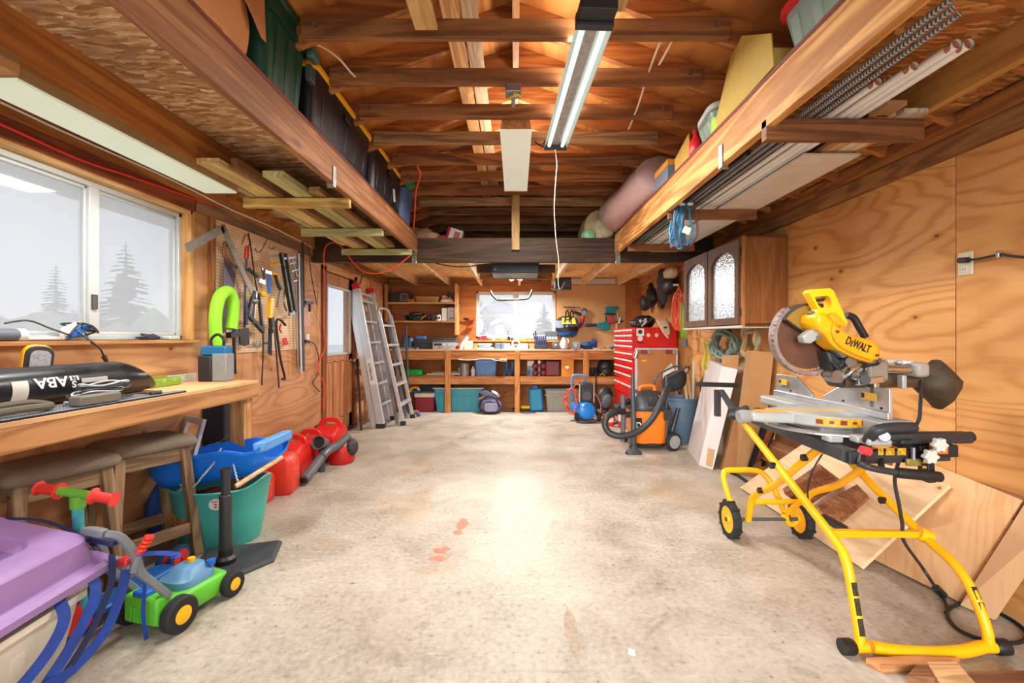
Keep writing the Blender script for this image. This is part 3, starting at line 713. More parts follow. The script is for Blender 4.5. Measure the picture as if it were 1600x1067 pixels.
tool('hand_saw', 'old hand saw with a wooden grip and purple grey blade behind the framing square', 'hand saw', -2.20, [
    ('blade', pm((92, 80, 92), .5, .4, .2), 'poly', [(350, 398), (369, 414), (363, 470), (352, 520), (346, 520)], .004),
    ('handle', WDH, 'tube', [(352, 378), (350, 398), (362, 414), (372, 417), (374, 408), (366, 398), (358, 386), (353, 378)], .013)])
q = pl(-2.13)
tag(G().tube(sp([q(340, 553), q(337, 520), q(337, 490), q(343, 464), q(355, 455), q(363, 466), q(364, 490), q(361, 514)], 8), .042, 14).o('pool_noodle', pm((150, 222, 44), .7, 0, .08, 5)), 'bright green foam pool noodle hung bent in an arch', 'pool noodle')
tool('hammer', 'claw hammer with blue rubber grip hung inside the green noodle', 'hammer', -2.12, [
    ('shaft', CHR, 'tube', [(364, 462), (365, 494)], .009), ('grip', pm((36, 78, 150), .6), 'tube', [(365, 492), (367, 520)], .017), ('head', STL, 'tube', [(356, 462), (366, 458), (374, 464)], .014)])
tool('mallet', 'black shafted mallet hanging below the hammer', 'mallet', -2.16, [('shaft', BLK, 'tube', [(365, 520), (367, 584)], .012), ('head', BLK, 'bar', [(357, 524), (372, 520)], .04, .04)])
tool('folding_shovel', 'small black spade with red handle hanging from a gold hook', 'shovel', -2.18, [
    ('grip', RED, 'tube', [(386, 386), (385, 404)], .017), ('grip', RED, 'tube', [(384, 428), (383, 442)], .017), ('shaft', pm((60, 60, 64), .4, .5), 'tube', [(386, 384), (383, 450), (382, 512)], .009),
    ('blade', BLK, 'poly', [(373, 514), (387, 512), (388, 538), (381, 541), (373, 538)], .012, .003), ('hook', pm((190, 150, 70), .35, .8), 'tube', [(378, 382), (384, 366), (390, 378), (388, 386)], .006)])
tag(G().tube(sp([pl(-2.16)(*z) for z in ((388, 364), (391, 380), (395, 410), (399, 440), (406, 475), (410, 510), (411, 550), (409, 602))], 6), .006, 6).o('strap', BLK), 'long black strap hanging from the top of the pegboard down past the bench', 'strap')
tool('clamp_set', 'dark triangular cluster of steel quick clamps', 'clamps', -2.15, [
    ('arm', BLK2, 'bar', [(397, 455), (386, 492)], .02, .02), ('arm', STL, 'bar', [(400, 455), (395, 505)], .014, .02), ('arm', BLK2, 'bar', [(404, 458), (410, 516)], .02, .02),
    ('jaw', BLK2, 'bar', [(386, 490), (411, 518)], .028, .03), ('screw', pm((70, 90, 130), .4, .4), 'tube', [(385, 470), (386, 508)], .01), ('bolt_cluster', STL, 'ball', [(398, 470)], .03)])
tool('trowel', 'steel plate trowel with a dark handle above the clamps', 'trowel', -2.18, [('plate', ALU, 'poly', [(403, 434), (416, 441), (413, 446), (401, 441)], .02, .003), ('handle', pm((40, 66, 76), .6), 'tube', [(389, 421), (401, 432)], .016), ('bracket', STL, 'bar', [(409, 418), (414, 440)], .02, .012)])
tool('pipe_wrench', 'blue pipe wrench hanging to the left of the yellow snips', 'wrench', -2.15, [('handle', BLU, 'tube', [(420, 428), (421, 458)], .014), ('jaw', STL, 'bar', [(413, 424), (423, 427)], .03, .02)])
tool('tin_snips', 'yellow and black gripped tin snips', 'snips', -2.15, [('grip', YEL, 'tube', [(424, 415), (432, 411), (437, 414)], .013), ('grip', YEL, 'tube', [(426, 427), (433, 429), (436, 436)], .012), ('blade', BLK2, 'tube', [(430, 430), (434, 444), (438, 452)], .016), ('spring', STL, 'tube', [(438, 450), (432, 480)], .005)])
tool('bar_clamp', 'long bar clamp with yellow jaw and black shaft', 'clamp', -2.14, [('jaw', YEL, 'bar', [(424, 466), (421, 497)], .05, .03), ('knob', YEL, 'ball', [(411, 459)], .028), ('body', BLK2, 'bar', [(424, 496), (426, 520)], .05, .03), ('bar', pm((60, 66, 78), .4, .4), 'bar', [(428, 500), (436, 606)], .018, .008), ('trigger', YEL, 'ball', [(425, 513)], .018)])
tool('pad_saw', 'dark blue bladed saw hanging below the yellow clamp', 'saw', -2.18, [('blade', pm((66, 78, 96), .4, .4), 'poly', [(419, 512), (424, 512), (424, 556), (418, 552)], .006), ('grip', YEL, 'tube', [(421, 500), (422, 513)], .014)])
tool('joint_clamp', 'two black parallel bars of a jointing clamp hung upright', 'clamp', -2.14, [('bar', BLK, 'bar', [(439, 395), (455, 488)], .03, .03), ('bar', BLK2, 'bar', [(446, 396), (461, 488)], .022, .03), ('screw', STL, 'bar', [(441, 404), (462, 402)], .02, .02), ('foot', STL, 'bar', [(452, 491), (462, 486)], .03, .02)])
tool('caliper_frame', 'steel hand frame hanging right of the black bars', 'frame clamp', -2.17, [('spine', STL, 'bar', [(456, 406), (464, 432)], .012, .012), ('finger', STL, 'bar', [(452, 412), (462, 410)], .01, .01), ('finger', STL, 'bar', [(455, 424), (465, 421)], .01, .01), ('finger', STL, 'bar', [(458, 440), (464, 438)], .01, .01)])
tool('slip_pliers', 'grey slip-joint pliers hung open between snips and black bars', 'pliers', -2.17, [('handle', STL, 'tube', [(447, 446), (443, 470), (448, 486)], .008), ('handle', STL, 'tube', [(449, 446), (452, 468), (455, 482)], .008), ('jaw', BLK2, 'bar', [(446, 440), (450, 448)], .02, .014)])
tool('crowbar', 'dark red pry bar with hooked claw at the bottom corner of the pegboard', 'crowbar', -2.14, [('bar', pm((62, 34, 34), .5, .3), 'tube', [(446, 508), (438, 500), (432, 502), (434, 530), (438, 560), (445, 590), (441, 592)], .011)])
tool('red_square', 'small red triangular speed square hung low on the pegboard', 'speed square', -2.19, [('plate', RED, 'poly', [(441, 529), (446, 527), (450, 538), (442, 540)], .008)])
tool('utility_snips', 'small red handled snips above the red triangle', 'snips', -2.19, [('handle', RED, 'tube', [(439, 506), (437, 514), (440, 520)], .007), ('blade', STL, 'bar', [(437, 500), (446, 508)], .012, .008)])
tool('tool_hooks', 'wire hook strip with little loops along the foot of the pegboard', 'hook strip', -2.20, [('strip', STL, 'bar', [(392, 538), (421, 536)], .012, .006), ('loop', STL, 'tube', [(391, 518), (392, 524), (397, 524), (398, 519)], .004), ('loop', STL, 'tube', [(395, 533), (396, 540), (400, 540), (401, 534)], .004), ('loop', STL, 'tube', [(406, 533), (407, 540), (411, 539), (412, 533)], .004)])
tool('wire_hook', 'thin bent wire hooks on the bare top of the pegboard', 'hook', -2.21, [('wire', DGR, 'tube', [(399, 388), (402, 394), (409, 390), (417, 374)], .004), ('wire', DGR, 'tube', [(420, 386), (424, 390), (429, 386)], .004)])
for i, (x, y0, y1, mtl, r, lb) in enumerate(((463, 396, 582, STL, .009, 'brown tinged steel rod, nearest the pegboard of the upright rods'), (468, 396, 582, ALU, .011, 'bright aluminium rod in the middle of the upright rods'), (472, 410, 580, pm((90, 94, 100), .4, .4), .012, 'grey pipe upright on the wall beside the door jamb'), (474, 378, 480, BLK, .01, 'black rod hung highest, above the grey pipe'))):
    tag(G().tube([WX(x-1, y0, -2.19), WX(x+3 if i < 3 else x+1, y1, -2.19)], r, 8).o('metal_rod', mtl), lb, 'rod', 'rods hung by the door')
tag(G().tube(sp([WX(478, 382, -2.2), WX(483, 390, -2.19), WX(485, 420, -2.2), WX(491, 455, -2.2), WX(495, 476, -2.2)], 5), .005, 6).o('hanging_wire', BLK2), 'short black wire hanging on the wall between rods and door', 'wire')
tool('wall_hammer', 'black T-headed hammer hung alone on the wall by the door', 'hammer', -2.2, [('shaft', BLK, 'bar', [(484, 474), (484, 487)], .02, .02), ('head', BLK, 'bar', [(477, 472), (489, 473)], .03, .02)])
t = tool('wall_plug', 'black plug and lead in the socket beside the side door', 'plug', -2.22, [('body', BLK, 'bar', [(476, 533), (482, 534)], .03, .03), ('lead', BLK, 'tube', [(482, 534), (492, 538), (498, 560), (496, 585), (489, 596), (492, 604), (500, 612)], .005)])
st(G().bb(XL, XL+.008, 4.87, 4.95, 1.17, 1.28), 'wall_socket_panel', WHT)

wp = st(G().bb(XL, XL+.006, 4.72, 4.98, 1.36, 1.66), 'wall_patch_panel', pm((214, 168, 150), .7, 0, .15, 6), sm=False)
text('stencil', '70', pm((236, 206, 190), .7), wp, frame(V((XL+.0075, 4.86, 1.54))-wp.location, (0, 1, 0), (0, 0, 1)), .13, .0006)
# cords along the header over the window
tag(G().tube(sp([V((XL+.035, y, z)) for y, z in ((1.2, 2.17), (1.9, 2.165), (2.3, 2.15), (2.6, 2.17), (2.85, 2.185), (3.1, 2.20), (3.4, 2.225))], 6), .007, 6).o('red_cable', pm((214, 40, 44), .5)), 'red cord stapled along the header above the left window', 'cord')
tag(G().tube(sp([V((XL+.045, y, z)) for y, z in ((1.0, 2.27), (1.6, 2.262), (2.2, 2.25), (2.9, 2.255), (3.5, 2.235), (4.1, 2.24), (4.9, 2.22))], 6), .0055, 6).o('white_cable', WHT), 'white electric cable running along the ledger above the window', 'cable')

# purple lidded tote at the near left
TOTE = pm((226, 218, 200), .5, 0, .06, 3); PUR = pm((160, 124, 182), .42, 0, .08, 3)
tb = D(3)
t = T('storage_tote', 'white storage tote hung with blue webbing straps at the near left corner', 'tote', (-1.88, 1.30, 0), tb)
def tub(g, wb_, lb, wt, lt, h, r=.05, th=.006, n=5):
    a = [(x, y, 0) for x, y in rr(wb_, lb, r, n)]; b = [(x, y, h) for x, y in rr(wt, lt, r, n)]
    c = [(x, y, h) for x, y in rr(wt-2*th, lt-2*th, r, n)]; d = [(x, y, th) for x, y in rr(wb_-2*th, lb-2*th, r, n)]
    g.loft([a, b, c, d], True); return g
g = tub(G(), .46, .74, .54, .84, .29, .05); g.o('body', TOTE, t)
G().loft([[(x, y, z) for x, y in rr(a, b, .06, 5)] for a, b, z in ((.55, .85, .275), (.575, .875, .275), (.575, .875, .3), (.53, .83, .3))], False).o('rim', TOTE, t)
for y in (-.18, -.0, .18): G().box(.243, y, .11, .012, .05, .2, RY(D(6))).o('rib', TOTE, t, bev=.006)
t = T('tote_lid', 'purple plastic lid tilted on top of the stuffed white tote', 'lid', (-1.865, 1.36, .34), tb)
mt = TR(-.0, 0, .10) @ RY(D(14)) @ RX(D(1))
G(mt).loft([[(x, y, z) for x, y in rr(a, b, .06, 6)] for a, b, z in ((.60, .86, -.012), (.60, .86, .012), (.54, .80, .018), (.50, .74, .10), (.46, .70, .108), (.30, .52, .108), (.28, .5, .098))]).o('shell', PUR, t, ang=30)
G(mt).loft([[(x, y, z) for x, y in rr(a, b, .07, 6)] for a, b, z in ((.605, .865, -.03), (.635, .895, -.03), (.635, .895, .0), (.60, .86, .012))], False).o('rim', PUR, t, ang=30)
for y in (-.16, .16): G(mt).box(.1, y, .101, .16, .05, .006).o('recess', pm((126, 96, 150), .5), t)
tag(G().loft([[(-1.83+.21*k*math.cos(a), 1.36+.36*k*math.sin(a), z+.02*math.sin(3*a)) for a in [2*PI*i/20 for i in range(20)]] for k, z in ((.85, .22), (.95, .27), (.9, .31), (.6, .33))]).o('cloth_bundle', NAVY, sub=1), 'navy fabric bundle stuffed in the white tote under the purple lid', 'bundle')
tag(G().loft([[(-1.66+.05*k*math.cos(a), 1.70+.07*k*math.sin(a), z) for a in [2*PI*i/12 for i in range(12)]] for k, z in ((.7, .29), (1.05, .33), (1.0, .365), (.5, .39))]).o('work_glove', pm((214, 210, 200), .85, 0, .3, 60, .5)), 'ribbed white work glove at the far end of the tote', 'glove')
STRAP = pm((22, 62, 150), .6, 0, .25, 30, .2); STRAPD = pm((24, 34, 78), .7, 0, .25, 30, .2)
def strap(label, pts, w_=.032, m_=STRAP, up=(1, -.5, .3)):
    tag(G().rib(sp(pts, 6), w_, .003, up).o('webbing_strap', m_), label, 'strap', 'webbing straps on the white tote')
x0 = -1.58
strap('wide blue strap, first from the camera on the tote side', [(-1.62, 1.27, .37), (x0, 1.33, .31), (x0+.01, 1.36, .2), (x0-.01, 1.38, .06), (x0-.0, 1.4, .02)], .04)
strap('blue strap looping along the tote side below its rim', [(x0+.005, 1.30, .10), (x0+.018, 1.42, .14), (x0+.02, 1.52, .20), (x0+.012, 1.58, .27), (x0-.03, 1.6, .33)], .034)
strap('blue strap slanting from the white glove down the tote', [(x0-.05, 1.72, .37), (x0+.02, 1.69, .30), (x0+.02, 1.60, .17), (x0+.005, 1.50, .06), (x0+.02, 1.46, .006)], .034)
strap('thin dark strap beside the slanting blue ones', [(x0-.0, 1.78, .40), (x0+.03, 1.74, .30), (x0+.028, 1.66, .17), (x0+.01, 1.58, .07), (x0+.01, 1.53, .01)], .022, STRAPD)
strap('blue strap with a crumpled end over the far corner of the tote', [(x0+.04, 1.80, .33), (x0+.04, 1.77, .24), (x0+.035, 1.71, .14), (x0+.02, 1.60, .08), (x0+.02, 1.50, .09)], .034)
strap('thin blue tail hanging beyond the tote to the floor', [(-1.52, 1.84, .36), (-1.51, 1.85, .25), (-1.515, 1.85, .12), (-1.51, 1.86, .012)], .014)
strap('black strap across the purple lid', [(-2.07, 1.62, .565), (-1.95, 1.70, .565), (-1.84, 1.76, .54), (-1.72, 1.80, .465), (-1.66, 1.81, .40)], .02, STRAPD, (0, 0, 1))
strap('short blue strap folded over the lawn mower handle', [(-1.50, 1.80, .39), (-1.44, 1.83, .38), (-1.38, 1.84, .37), (-1.37, 1.83, .36)], .034, STRAP, (0, 0, 1))

# child's scooter behind the tote
t = T('kick_scooter', 'blue child scooter with red grips and patterned stem behind the purple lid', 'scooter', (-1.86, 2.05, 0))
SC = V((-1.88, 1.95, 0))
G().tube([(-1.81, 1.90, .10), (-1.80, 1.875, .35), (-1.795, 1.865, .56)], .019, 12).o('stem', pm((70, 178, 190), .4, 0, .3, 30), t, True)
G().tube([(-1.795, 1.865, .55), (-1.793, 1.862, .60)], .026, 12).o('collar', pm((110, 180, 60), .4), t, True)
hb = [(-1.91, 1.86, .625), (-1.793, 1.862, .608), (-1.685, 1.865, .59)]
G().tube(hb, .018, 12).o('handlebar', pm((110, 180, 60), .4), t, True)
for s_, (a, b) in ((1, (hb[0], hb[1])), (-1, (hb[2], hb[1]))):
    d = (V(a)-V(b)).normalized(); a = V(a)
    G().tube([a-d*.045, a-d*.035, a+d*.035, a+d*.04], [.034, .021, .02, .03], 14).o('grip', pm((232, 60, 50), .45), t, True)
g = G(); g.prism(rr(.12, .40, .05, 5), .035, TR(-1.80, 2.13, .055) @ RZ(D(-6))); g.o('deck', pm((32, 104, 190), .4), t, True, bev=.01)
for (x, y, r) in ((-1.81, 1.88, .085), (-1.775, 2.40, .075), (-1.85, 2.40, .06)):
    w_ = G().lathe([(r-.02, -.012), (r, -.009), (r, .009), (r-.02, .012)], 20, TR(x, y, r) @ RY(PI/2)).o('wheel', pm((30, 70, 120), .5), t, True)
    G().lathe([(.01, -.013), (r-.018, -.013), (r-.018, .013), (.01, .013)], 20, TR(x, y, r) @ RY(PI/2)).o('hub', pm((226, 60, 56), .4), w_, True) if False else G().lathe([(.01, -.014), (r-.02, -.013), (r-.02, .013), (.01, .014)], 20, TR(x, y, r) @ RY(PI/2)).o('hub', pm((226, 60, 56), .4), t, True)

# toy lawn mower
GRN = pm((96, 190, 50), .4, 0, .06, 4); TBL = pm((90, 140, 176), .4, 0, .06); TGR = pm((120, 124, 128), .45)
t = T('toy_lawn_mower', 'green and blue toy lawn mower with yellow hubs on the floor', 'toy', (-1.53, 2.08, 0), D(-14))
def mring(w_, l, z, cy=0, r=.05): return [(x, y+cy, z) for x, y in rr(w_, l, r, 4)]
G().loft([mring(.21, .33, .035), mring(.22, .34, .06), mring(.215, .335, .11), mring(.18, .30, .125)]).o('deck', GRN, t, ang=50)
G().loft([mring(.17, .19, .12, .03), mring(.165, .185, .155, .03), mring(.13, .14, .168, .03, .05), mring(.11, .12, .19, .035, .045), mring(.07, .08, .2, .04, .03)]).o('engine', TBL, t, ang=50)
G().lathe([(.016, 0), (.016, .02), (.0, .024)], 12, TR(.0, .05, .198)).o('cap', YEL, t)
G().lathe([(.017, 0), (.02, .022), (.0, .024)], 12, TR(.06, .1, .17)).o('cap', BLU, t)
G().bb(-.08, .1, -.19, -.12, .05, .165).o('rear_housing', GRN, t, bev=.012)
for k in range(4): G().bb(-.035+.02*k, -.027+.02*k, -.198, -.188, .06, .12).o('vent_rib', GRN, t, bev=.002)
G().bb(-.03, .04, -.19, -.13, .16, .185).o('block', BLU, t, bev=.006)
G().bb(.06, .105, -.02, .11, .05, .12).o('side_bulge', GRN, t, bev=.02)
for (x, y, r, w_) in ((.135, -.12, .074, .05), (-.125, -.12, .074, .05), (.125, .155, .058, .042), (-.12, .155, .058, .042)):
    G().lathe([(r*.5, -w_/2), (r*.9, -w_/2), (r, -w_/3), (r, w_/3), (r*.9, w_/2), (r*.5, w_/2)], 28, TR(x, y, r) @ RY(PI/2)).o('wheel', RUB, t)
    G().lathe([(.0, -w_/2+.002), (r*.56, -w_/2+.002), (r*.56, w_/2-.002), (r*.3, w_/2+.004), (0, w_/2+.006)], 18, TR(x, y, r) @ RY(PI/2 if x > 0 else -PI/2)).o('hub', YEL, t)
for s_ in (-1, 1):
    G().tube(sp([(.09*s_, -.13, .15), (.09*s_, -.20, .24), (.088*s_, -.26, .30), (.085*s_, -.28, .36), (.075*s_, -.34, .43), (.04*s_, -.37, .45)], 5), .014, 8, sec=[(-.017, -.013), (.017, -.013), (.017, .013), (-.017, .013)]).o('handle_arm', TGR, t) if False else G().rib(sp([(.09*s_, -.13, .15), (.09*s_, -.20, .245), (.088*s_, -.245, .31), (.085*s_, -.265, .39), (.075*s_, -.31, .475), (.05*s_, -.345, .5)], 5), .026, .03, (1, 0, 0)).o('handle_arm', TGR, t, bev=.004)
G().rib(sp([(-.05, -.345, .5), (0, -.35, .505), (.05, -.345, .5)], 4), .03, .03, (0, 0, 1)).o('handle_bar', TGR, t, bev=.006)
G().rib(sp([(.06, -.31, .45), (.0, -.32, .46), (-.06, -.31, .45)], 4), .04, .02, (0, 0, 1)).o('grip_pad', pm((30, 40, 84), .5), t, bev=.005)
G().bb(-.075, .075, -.28, -.25, .33, .365).o('cross_bar', TGR, t, bev=.006)
l = G().tube([(.088, -.27, .32), (.10, -.255, .40)], [.014, .012], 8).o('lever', TGR, t)
for k in range(5): G().tube([(.098+.005*k, -.258+.006*k, .385+.014*k), (.1+.005*k, -.256+.006*k, .396+.014*k)], .017, 10).o('lever_grip', pm((230, 56, 36), .4), t)
G().box(.05, -.27, .36, .05, .04, .03).o('throttle', pm((200, 40, 40), .4), t, bev=.008)

# batting tee
t = T('batting_tee', 'black rubber batting tee with plate base and upright post', 'batting tee', (-1.56, 2.49, 0))
g = G(); a0 = D(18); pp = [(-.2, .19), (-.2, -.06), (0, -.23), (.2, -.06), (.2, .19)]
pp = [(x*math.cos(a0)-y*math.sin(a0)-1.55, x*math.sin(a0)+y*math.cos(a0)+2.52) for x, y in pp]
pc = (sum(p[0] for p in pp)/5, sum(p[1] for p in pp)/5)
g.loft([[(pc[0]+(x-pc[0])*k, pc[1]+(y-pc[1])*k, z) for x, y in pp] for k, z in ((1, 0), (1, .008), (.92, .024), (.2, .027))]); g.o('base_plate', pm((52, 54, 58), .6, 0, .3, 8), t, True, sm=False)
G().lathe([(.05, .0), (.05, .03), (.035, .045), (.034, .08)], 20, TR(-1.575, 2.47, .02)).o('socket', BLK, t, True)
G().lathe([(.031, 0), (.031, .33), (.027, .335)], 20, TR(-1.575, 2.47, .06)).o('lower_post', pm((46, 46, 48), .4), t, True)
G().lathe([(.022, 0), (.022, .10), (.029, .15), (.024, .15), (.02, .1)], 20, TR(-1.575, 2.47, .385)).o('upper_post', BLK2, t, True)

# turquoise tub
t = T('flexible_tub', 'turquoise flexible tub with a round numbered sticker on the floor', 'tub', (-1.83, 2.83, 0))
TQ = pm((70, 176, 166), .45, 0, .06, 3); g = G(); rs = []
pr = [(.22, 0), (.225, .01), (.255, .18), (.285, .34), (.292, .345), (.285, .352), (.272, .34), (.24, .18), (.205, .02)]
for r, z in pr: rs.append([(r*math.cos(a), .8*r*math.sin(a), z+(.05*max(0, math.cos(2*a))**2 if z > .3 else 0)) for a in [2*PI*i/40 for i in range(40)]])
g.loft(rs); g.o('shell', TQ, t, ang=60)
G().lathe([(0, 0), (.035, 0), (.035, .001), (0, .001)], 20, frame((.10, -.2085, .283), (1, 0.317, 0), (0, -.16, 1))).o('sticker', WHT, t)
text('sticker_number', '2', pm((180, 30, 30), .5), t, frame((.1005, -.2105, .275), (1, 0.317, 0), (0, -.16, 1)), .035, .0006, 1, False, .001)
G().box(.0995, -.2165, .302, .035, .001, .007, RZ(D(17.6))).o('sticker_print', pm((200, 90, 80), .5), t)
tag(G().ball((-1.85, 2.80, .25), (.17, .13, .06), 14, None, .12, 5).o('red_cloth', pm((150, 40, 40), .8, 0, .4, 12, .5)), 'crumpled red cloth in the turquoise tub under the sled', 'cloth')
# blue sled on the tub
t = T('snow_sled', 'bright blue plastic sled with rope and wooden pull bar on the turquoise tub', 'sled', (-1.9, 2.95, .42))
SLB = pm((22, 116, 222), .35, 0, .06, 3); SLM = TR(-1.84, 2.83, .375) @ RY(D(-8)) @ M.Diagonal((.69, .8, 1.25, 1)) @ RZ(D(4))
g = G(SLM); L = []
for i in range(15):
    u = i/14; x = -.52+1.04*u; hw = .22*(1-.5*max(0, (.2-u)/.2)**2); dp = .15*min(1, .55+1.8*min(u, 1-u)); zb = .10*max(0, (.2-u)/.2)**2+.06*max(0, (u-.8)/.2)**2
    prof = [(-hw-.03, dp-.012), (-hw-.03, dp), (-hw, dp), (-hw*.92, dp*.4), (-hw*.7, .02), (0, 0), (hw*.7, .02), (hw*.92, dp*.4), (hw, dp), (hw+.03, dp), (hw+.03, dp-.012), (hw+.01, dp-.012), (hw*.97, dp*.36), (hw*.74, .006), (0, -.012), (-hw*.74, .006), (-hw*.97, dp*.36), (-hw-.01, dp-.012)]
    L.append([(x, a, b+zb) for a, b in prof])
g.loft(L); g.o('hull', SLB, t, True, ang=50)
G(SLM).prism([(.46, -.25), (.56, -.23), (.56, .23), (.46, .25)], .05, TR(0, 0, .115)).o('rim', pm((86, 150, 214), .4), t, True, bev=.012)
G(SLM).box(.3, -.205, .09, .14, .012, .05, RX(D(-14))).o('hand_hold', pm((24, 70, 160), .5), t, True, bev=.004)
ROPE = N('rope'); rn = ROPE.n('TexWave', {'Vector': ROPE.coords(False), 'Scale': 40.0, 'Distortion': 1.0}, bands_direction='DIAGONAL').outputs[0]
ROPE.bsdf(ROPE.ramp(rn, [(.3, lin((40, 60, 110))), (.5, lin((226, 228, 230)))]), .8)
q = [P(340, 707, 2.72), P(335, 722, 2.66), P(318, 742, 2.6), P(302, 760, 2.6), P(284, 760, 2.66), P(277, 744, 2.72), P(284, 728, 2.76), P(310, 727, 2.72), P(336, 712, 2.72), P(346, 700, 2.75)]
G().tube(sp(q, 6), .0055, 6).o('rope', ROPE.m, t, True)
G().tube(sp([P(363, 714, 2.70), P(366, 730, 2.66), P(371, 750, 2.62), P(376, 760, 2.60)], 5), .0055, 6).o('rope', ROPE.m, t, True)
G().cyl(P(368, 760, 2.56), P(441, 714, 2.80), .0135, 12).o('pull_bar', wood((226, 194, 150), (190, 150, 104), 'x', knots=0), t, True)
# dark things under the bench
t = T('subwoofer_box', 'black carpeted box under the far end of the bench', 'box', (-2.08, 3.42, 0))
G().bb(-2.24, -2.08, 3.25, 3.6, 0, .78).o('cabinet', pm((34, 34, 44), .9, 0, .2, 20, .4), t, True, bev=.01)
tag(G(TR(-2.15, 2.98, .48) @ RZ(D(-35)) @ RX(D(-14))).ring([(-.14, -.12), (.14, -.12), (.14, .12), (-.14, .12)], [(-.1, -.08), (.1, -.08), (.1, .08), (-.1, .08)], .02, frame((0, 0, .12), (1, 0, 0), (0, 0, 1))).o('picture_frame', WHT, sm=False), 'white picture frame leaning in the shadow under the bench', 'picture frame')
tag(G().ball((-2.16, 3.13, .22), (.07, .1, .22), 16, None, .07, 2).o('duffel_bag', NAVY, sub=1), 'navy duffel bag under the bench behind the turquoise tub', 'bag')
tag(G().ball((-2.17, 2.80, .19), (.06, .13, .19), 16, None, .1, 4).o('tarp_bundle', pm((24, 64, 130), .6, 0, .25, 8, .3), sub=1), 'royal blue tarp bundle under the bench behind the farther stool', 'tarp')
R2 = random.Random(4)
for i, lb in enumerate(('white paper sheet standing up behind the sled', 'grey plastic film scrap beside the white paper', )):
    c = P(318+16*i, 705-8*i, 3.02); tag(G().add([c+V((R2.uniform(-.1, .1), R2.uniform(-.05, .05), R2.uniform(-.08, .1))) for _ in range(3)]+[c], [(0, 1, 3), (1, 2, 3), (2, 0, 3)]).o('paper_scrap', WHT if i == 0 else pm((130, 132, 140), .4), sol=.002, sm=False), lb, 'paper')
tag(G().ball((-2.12, 2.46, .07), (.07, .13, .05), 10, None, .15, 7).o('tarp_bundle', pm((150, 152, 156), .7, 0, .3, 20, .4)), 'pale crumpled sheeting on the floor under the farther stool', 'sheeting')

# fuel cans
def can(loc, rz, w_, l, h, label, col=(214, 34, 30)):
    m_ = pm(col, .38, 0, .08, 4); t = T('gas_can', label, 'gas can', loc, rz, 'red fuel cans along the wall')
    rg = lambda a, b, z, cy=0, r=.045: [(x, y+cy, z) for x, y in rr(w_*a, l*b, r, 4)]
    G().loft([rg(.9, .92, 0), rg(1, 1, .02), rg(1, 1, h*.62), rg(.94, .94, h*.72), rg(.6, .78, h*.84, -l*.05, .03), rg(.5, .66, h*.86, -l*.06, .03)]).o('tank', m_, t, ang=45)
    G().tube(sp([(0, -l*.42, h*.78), (0, -l*.34, h*.97), (0, -l*.1, h*1.02), (0, l*.16, h*1.0), (0, l*.27, h*.9), (0, l*.3, h*.8)], 5), 1, sec=[(-.022, -.014), (.022, -.014), (.022, .014), (-.022, .014)], up=(1, 0, 0)).o('handle', m_, t, bev=.006)
    for s_ in (-1, 1): G().box(s_*w_*.5, 0, h*.34, .008, l*.5, h*.36).o('side_panel', m_, t, bev=.004)
    G().lathe([(.03, 0), (.03, .03), (.022, .035), (.02, .045), (0, .047)], 14, TR(0, l*.36, h*.76) @ RX(D(-25))).o('cap', BLK2 if w_ > .2 else YEL, t)
    return t
can((-1.96, 3.40, 0), 0, .22, .26, .27, 'small red fuel can half hidden behind the turquoise tub', (206, 62, 48))
can((-1.89, 3.68, 0), D(8), .22, .24, .36, 'orange red square fuel can beside the blue sled', (222, 58, 38))
can((-1.97, 4.02, 0), D(90), .30, .26, .36, 'red fuel can with arched handle right behind the orange red one')
can((-1.98, 4.36, 0), D(90), .28, .24, .34, 'red fuel can in the middle of the row behind the grey nozzle')
can((-1.95, 4.74, 0), D(90), .36, .30, .38, 'largest red fuel can at the door end of the row')
# leaf blower
t = T('leaf_blower', 'red leaf blower with grey tube and black intake cage on the floor', 'leaf blower', (-1.72, 4.5, 0))
G().loft([[(-1.73+.13*k*math.cos(a), 4.52+.12*k*math.sin(a), z) for a in [2*PI*i/18 for i in range(18)]] for k, z in ((.8, .0), (1, .03), (1, .14), (.85, .2), (.5, .24))]).o('body', RED, t, True, ang=50)
G().ball((-1.62, 4.50, .16), (.06, .075, .085), 14).o('intake_cage', pm((60, 60, 60), .6, 0, .8, 60), t, True)
G().tube(sp([(-1.68, 4.55, .25), (-1.71, 4.4, .21), (-1.755, 4.25, .185), (-1.76, 4.12, .16), (-1.765, 3.95, .10), (-1.77, 3.80, .055)], 6), .041, 16).o('blower_tube', pm((96, 98, 102), .4, 0, .1), t, True)
G().ball((-1.7703, 3.799, .0545), (.033, .004, .033), 14).o('tube_mouth', BLK, t, True)
G().tube([(-1.757, 4.10, .157), (-1.758, 4.14, .163)], .046, 16).o('tube_collar', DGR, t, True)
t = T('nozzle', 'short grey flared nozzle standing on the red cans', 'nozzle', (-1.78, 4.1, .2))
G().lathe([(.045, 0), (.05, .08), (.062, .15), (.056, .15), (.045, .08), (.04, .01)], 18, TR(-1.78, 4.24, .26) @ RX(D(75)) @ RZ(0)).o('pipe', pm((90, 92, 96), .45), t, True)
G().lathe([(0, 0), (.055, 0), (.055, .002), (0, .002)], 18, TR(-1.78, 4.24, .26) @ RX(D(75)) @ TR(0, 0, .12)).o('opening', BLK, t, True)
G().tube([(-1.79, 4.2, .22), (-1.80, 4.22, .0)], .03, 10).o('foot', DGR, t, True)

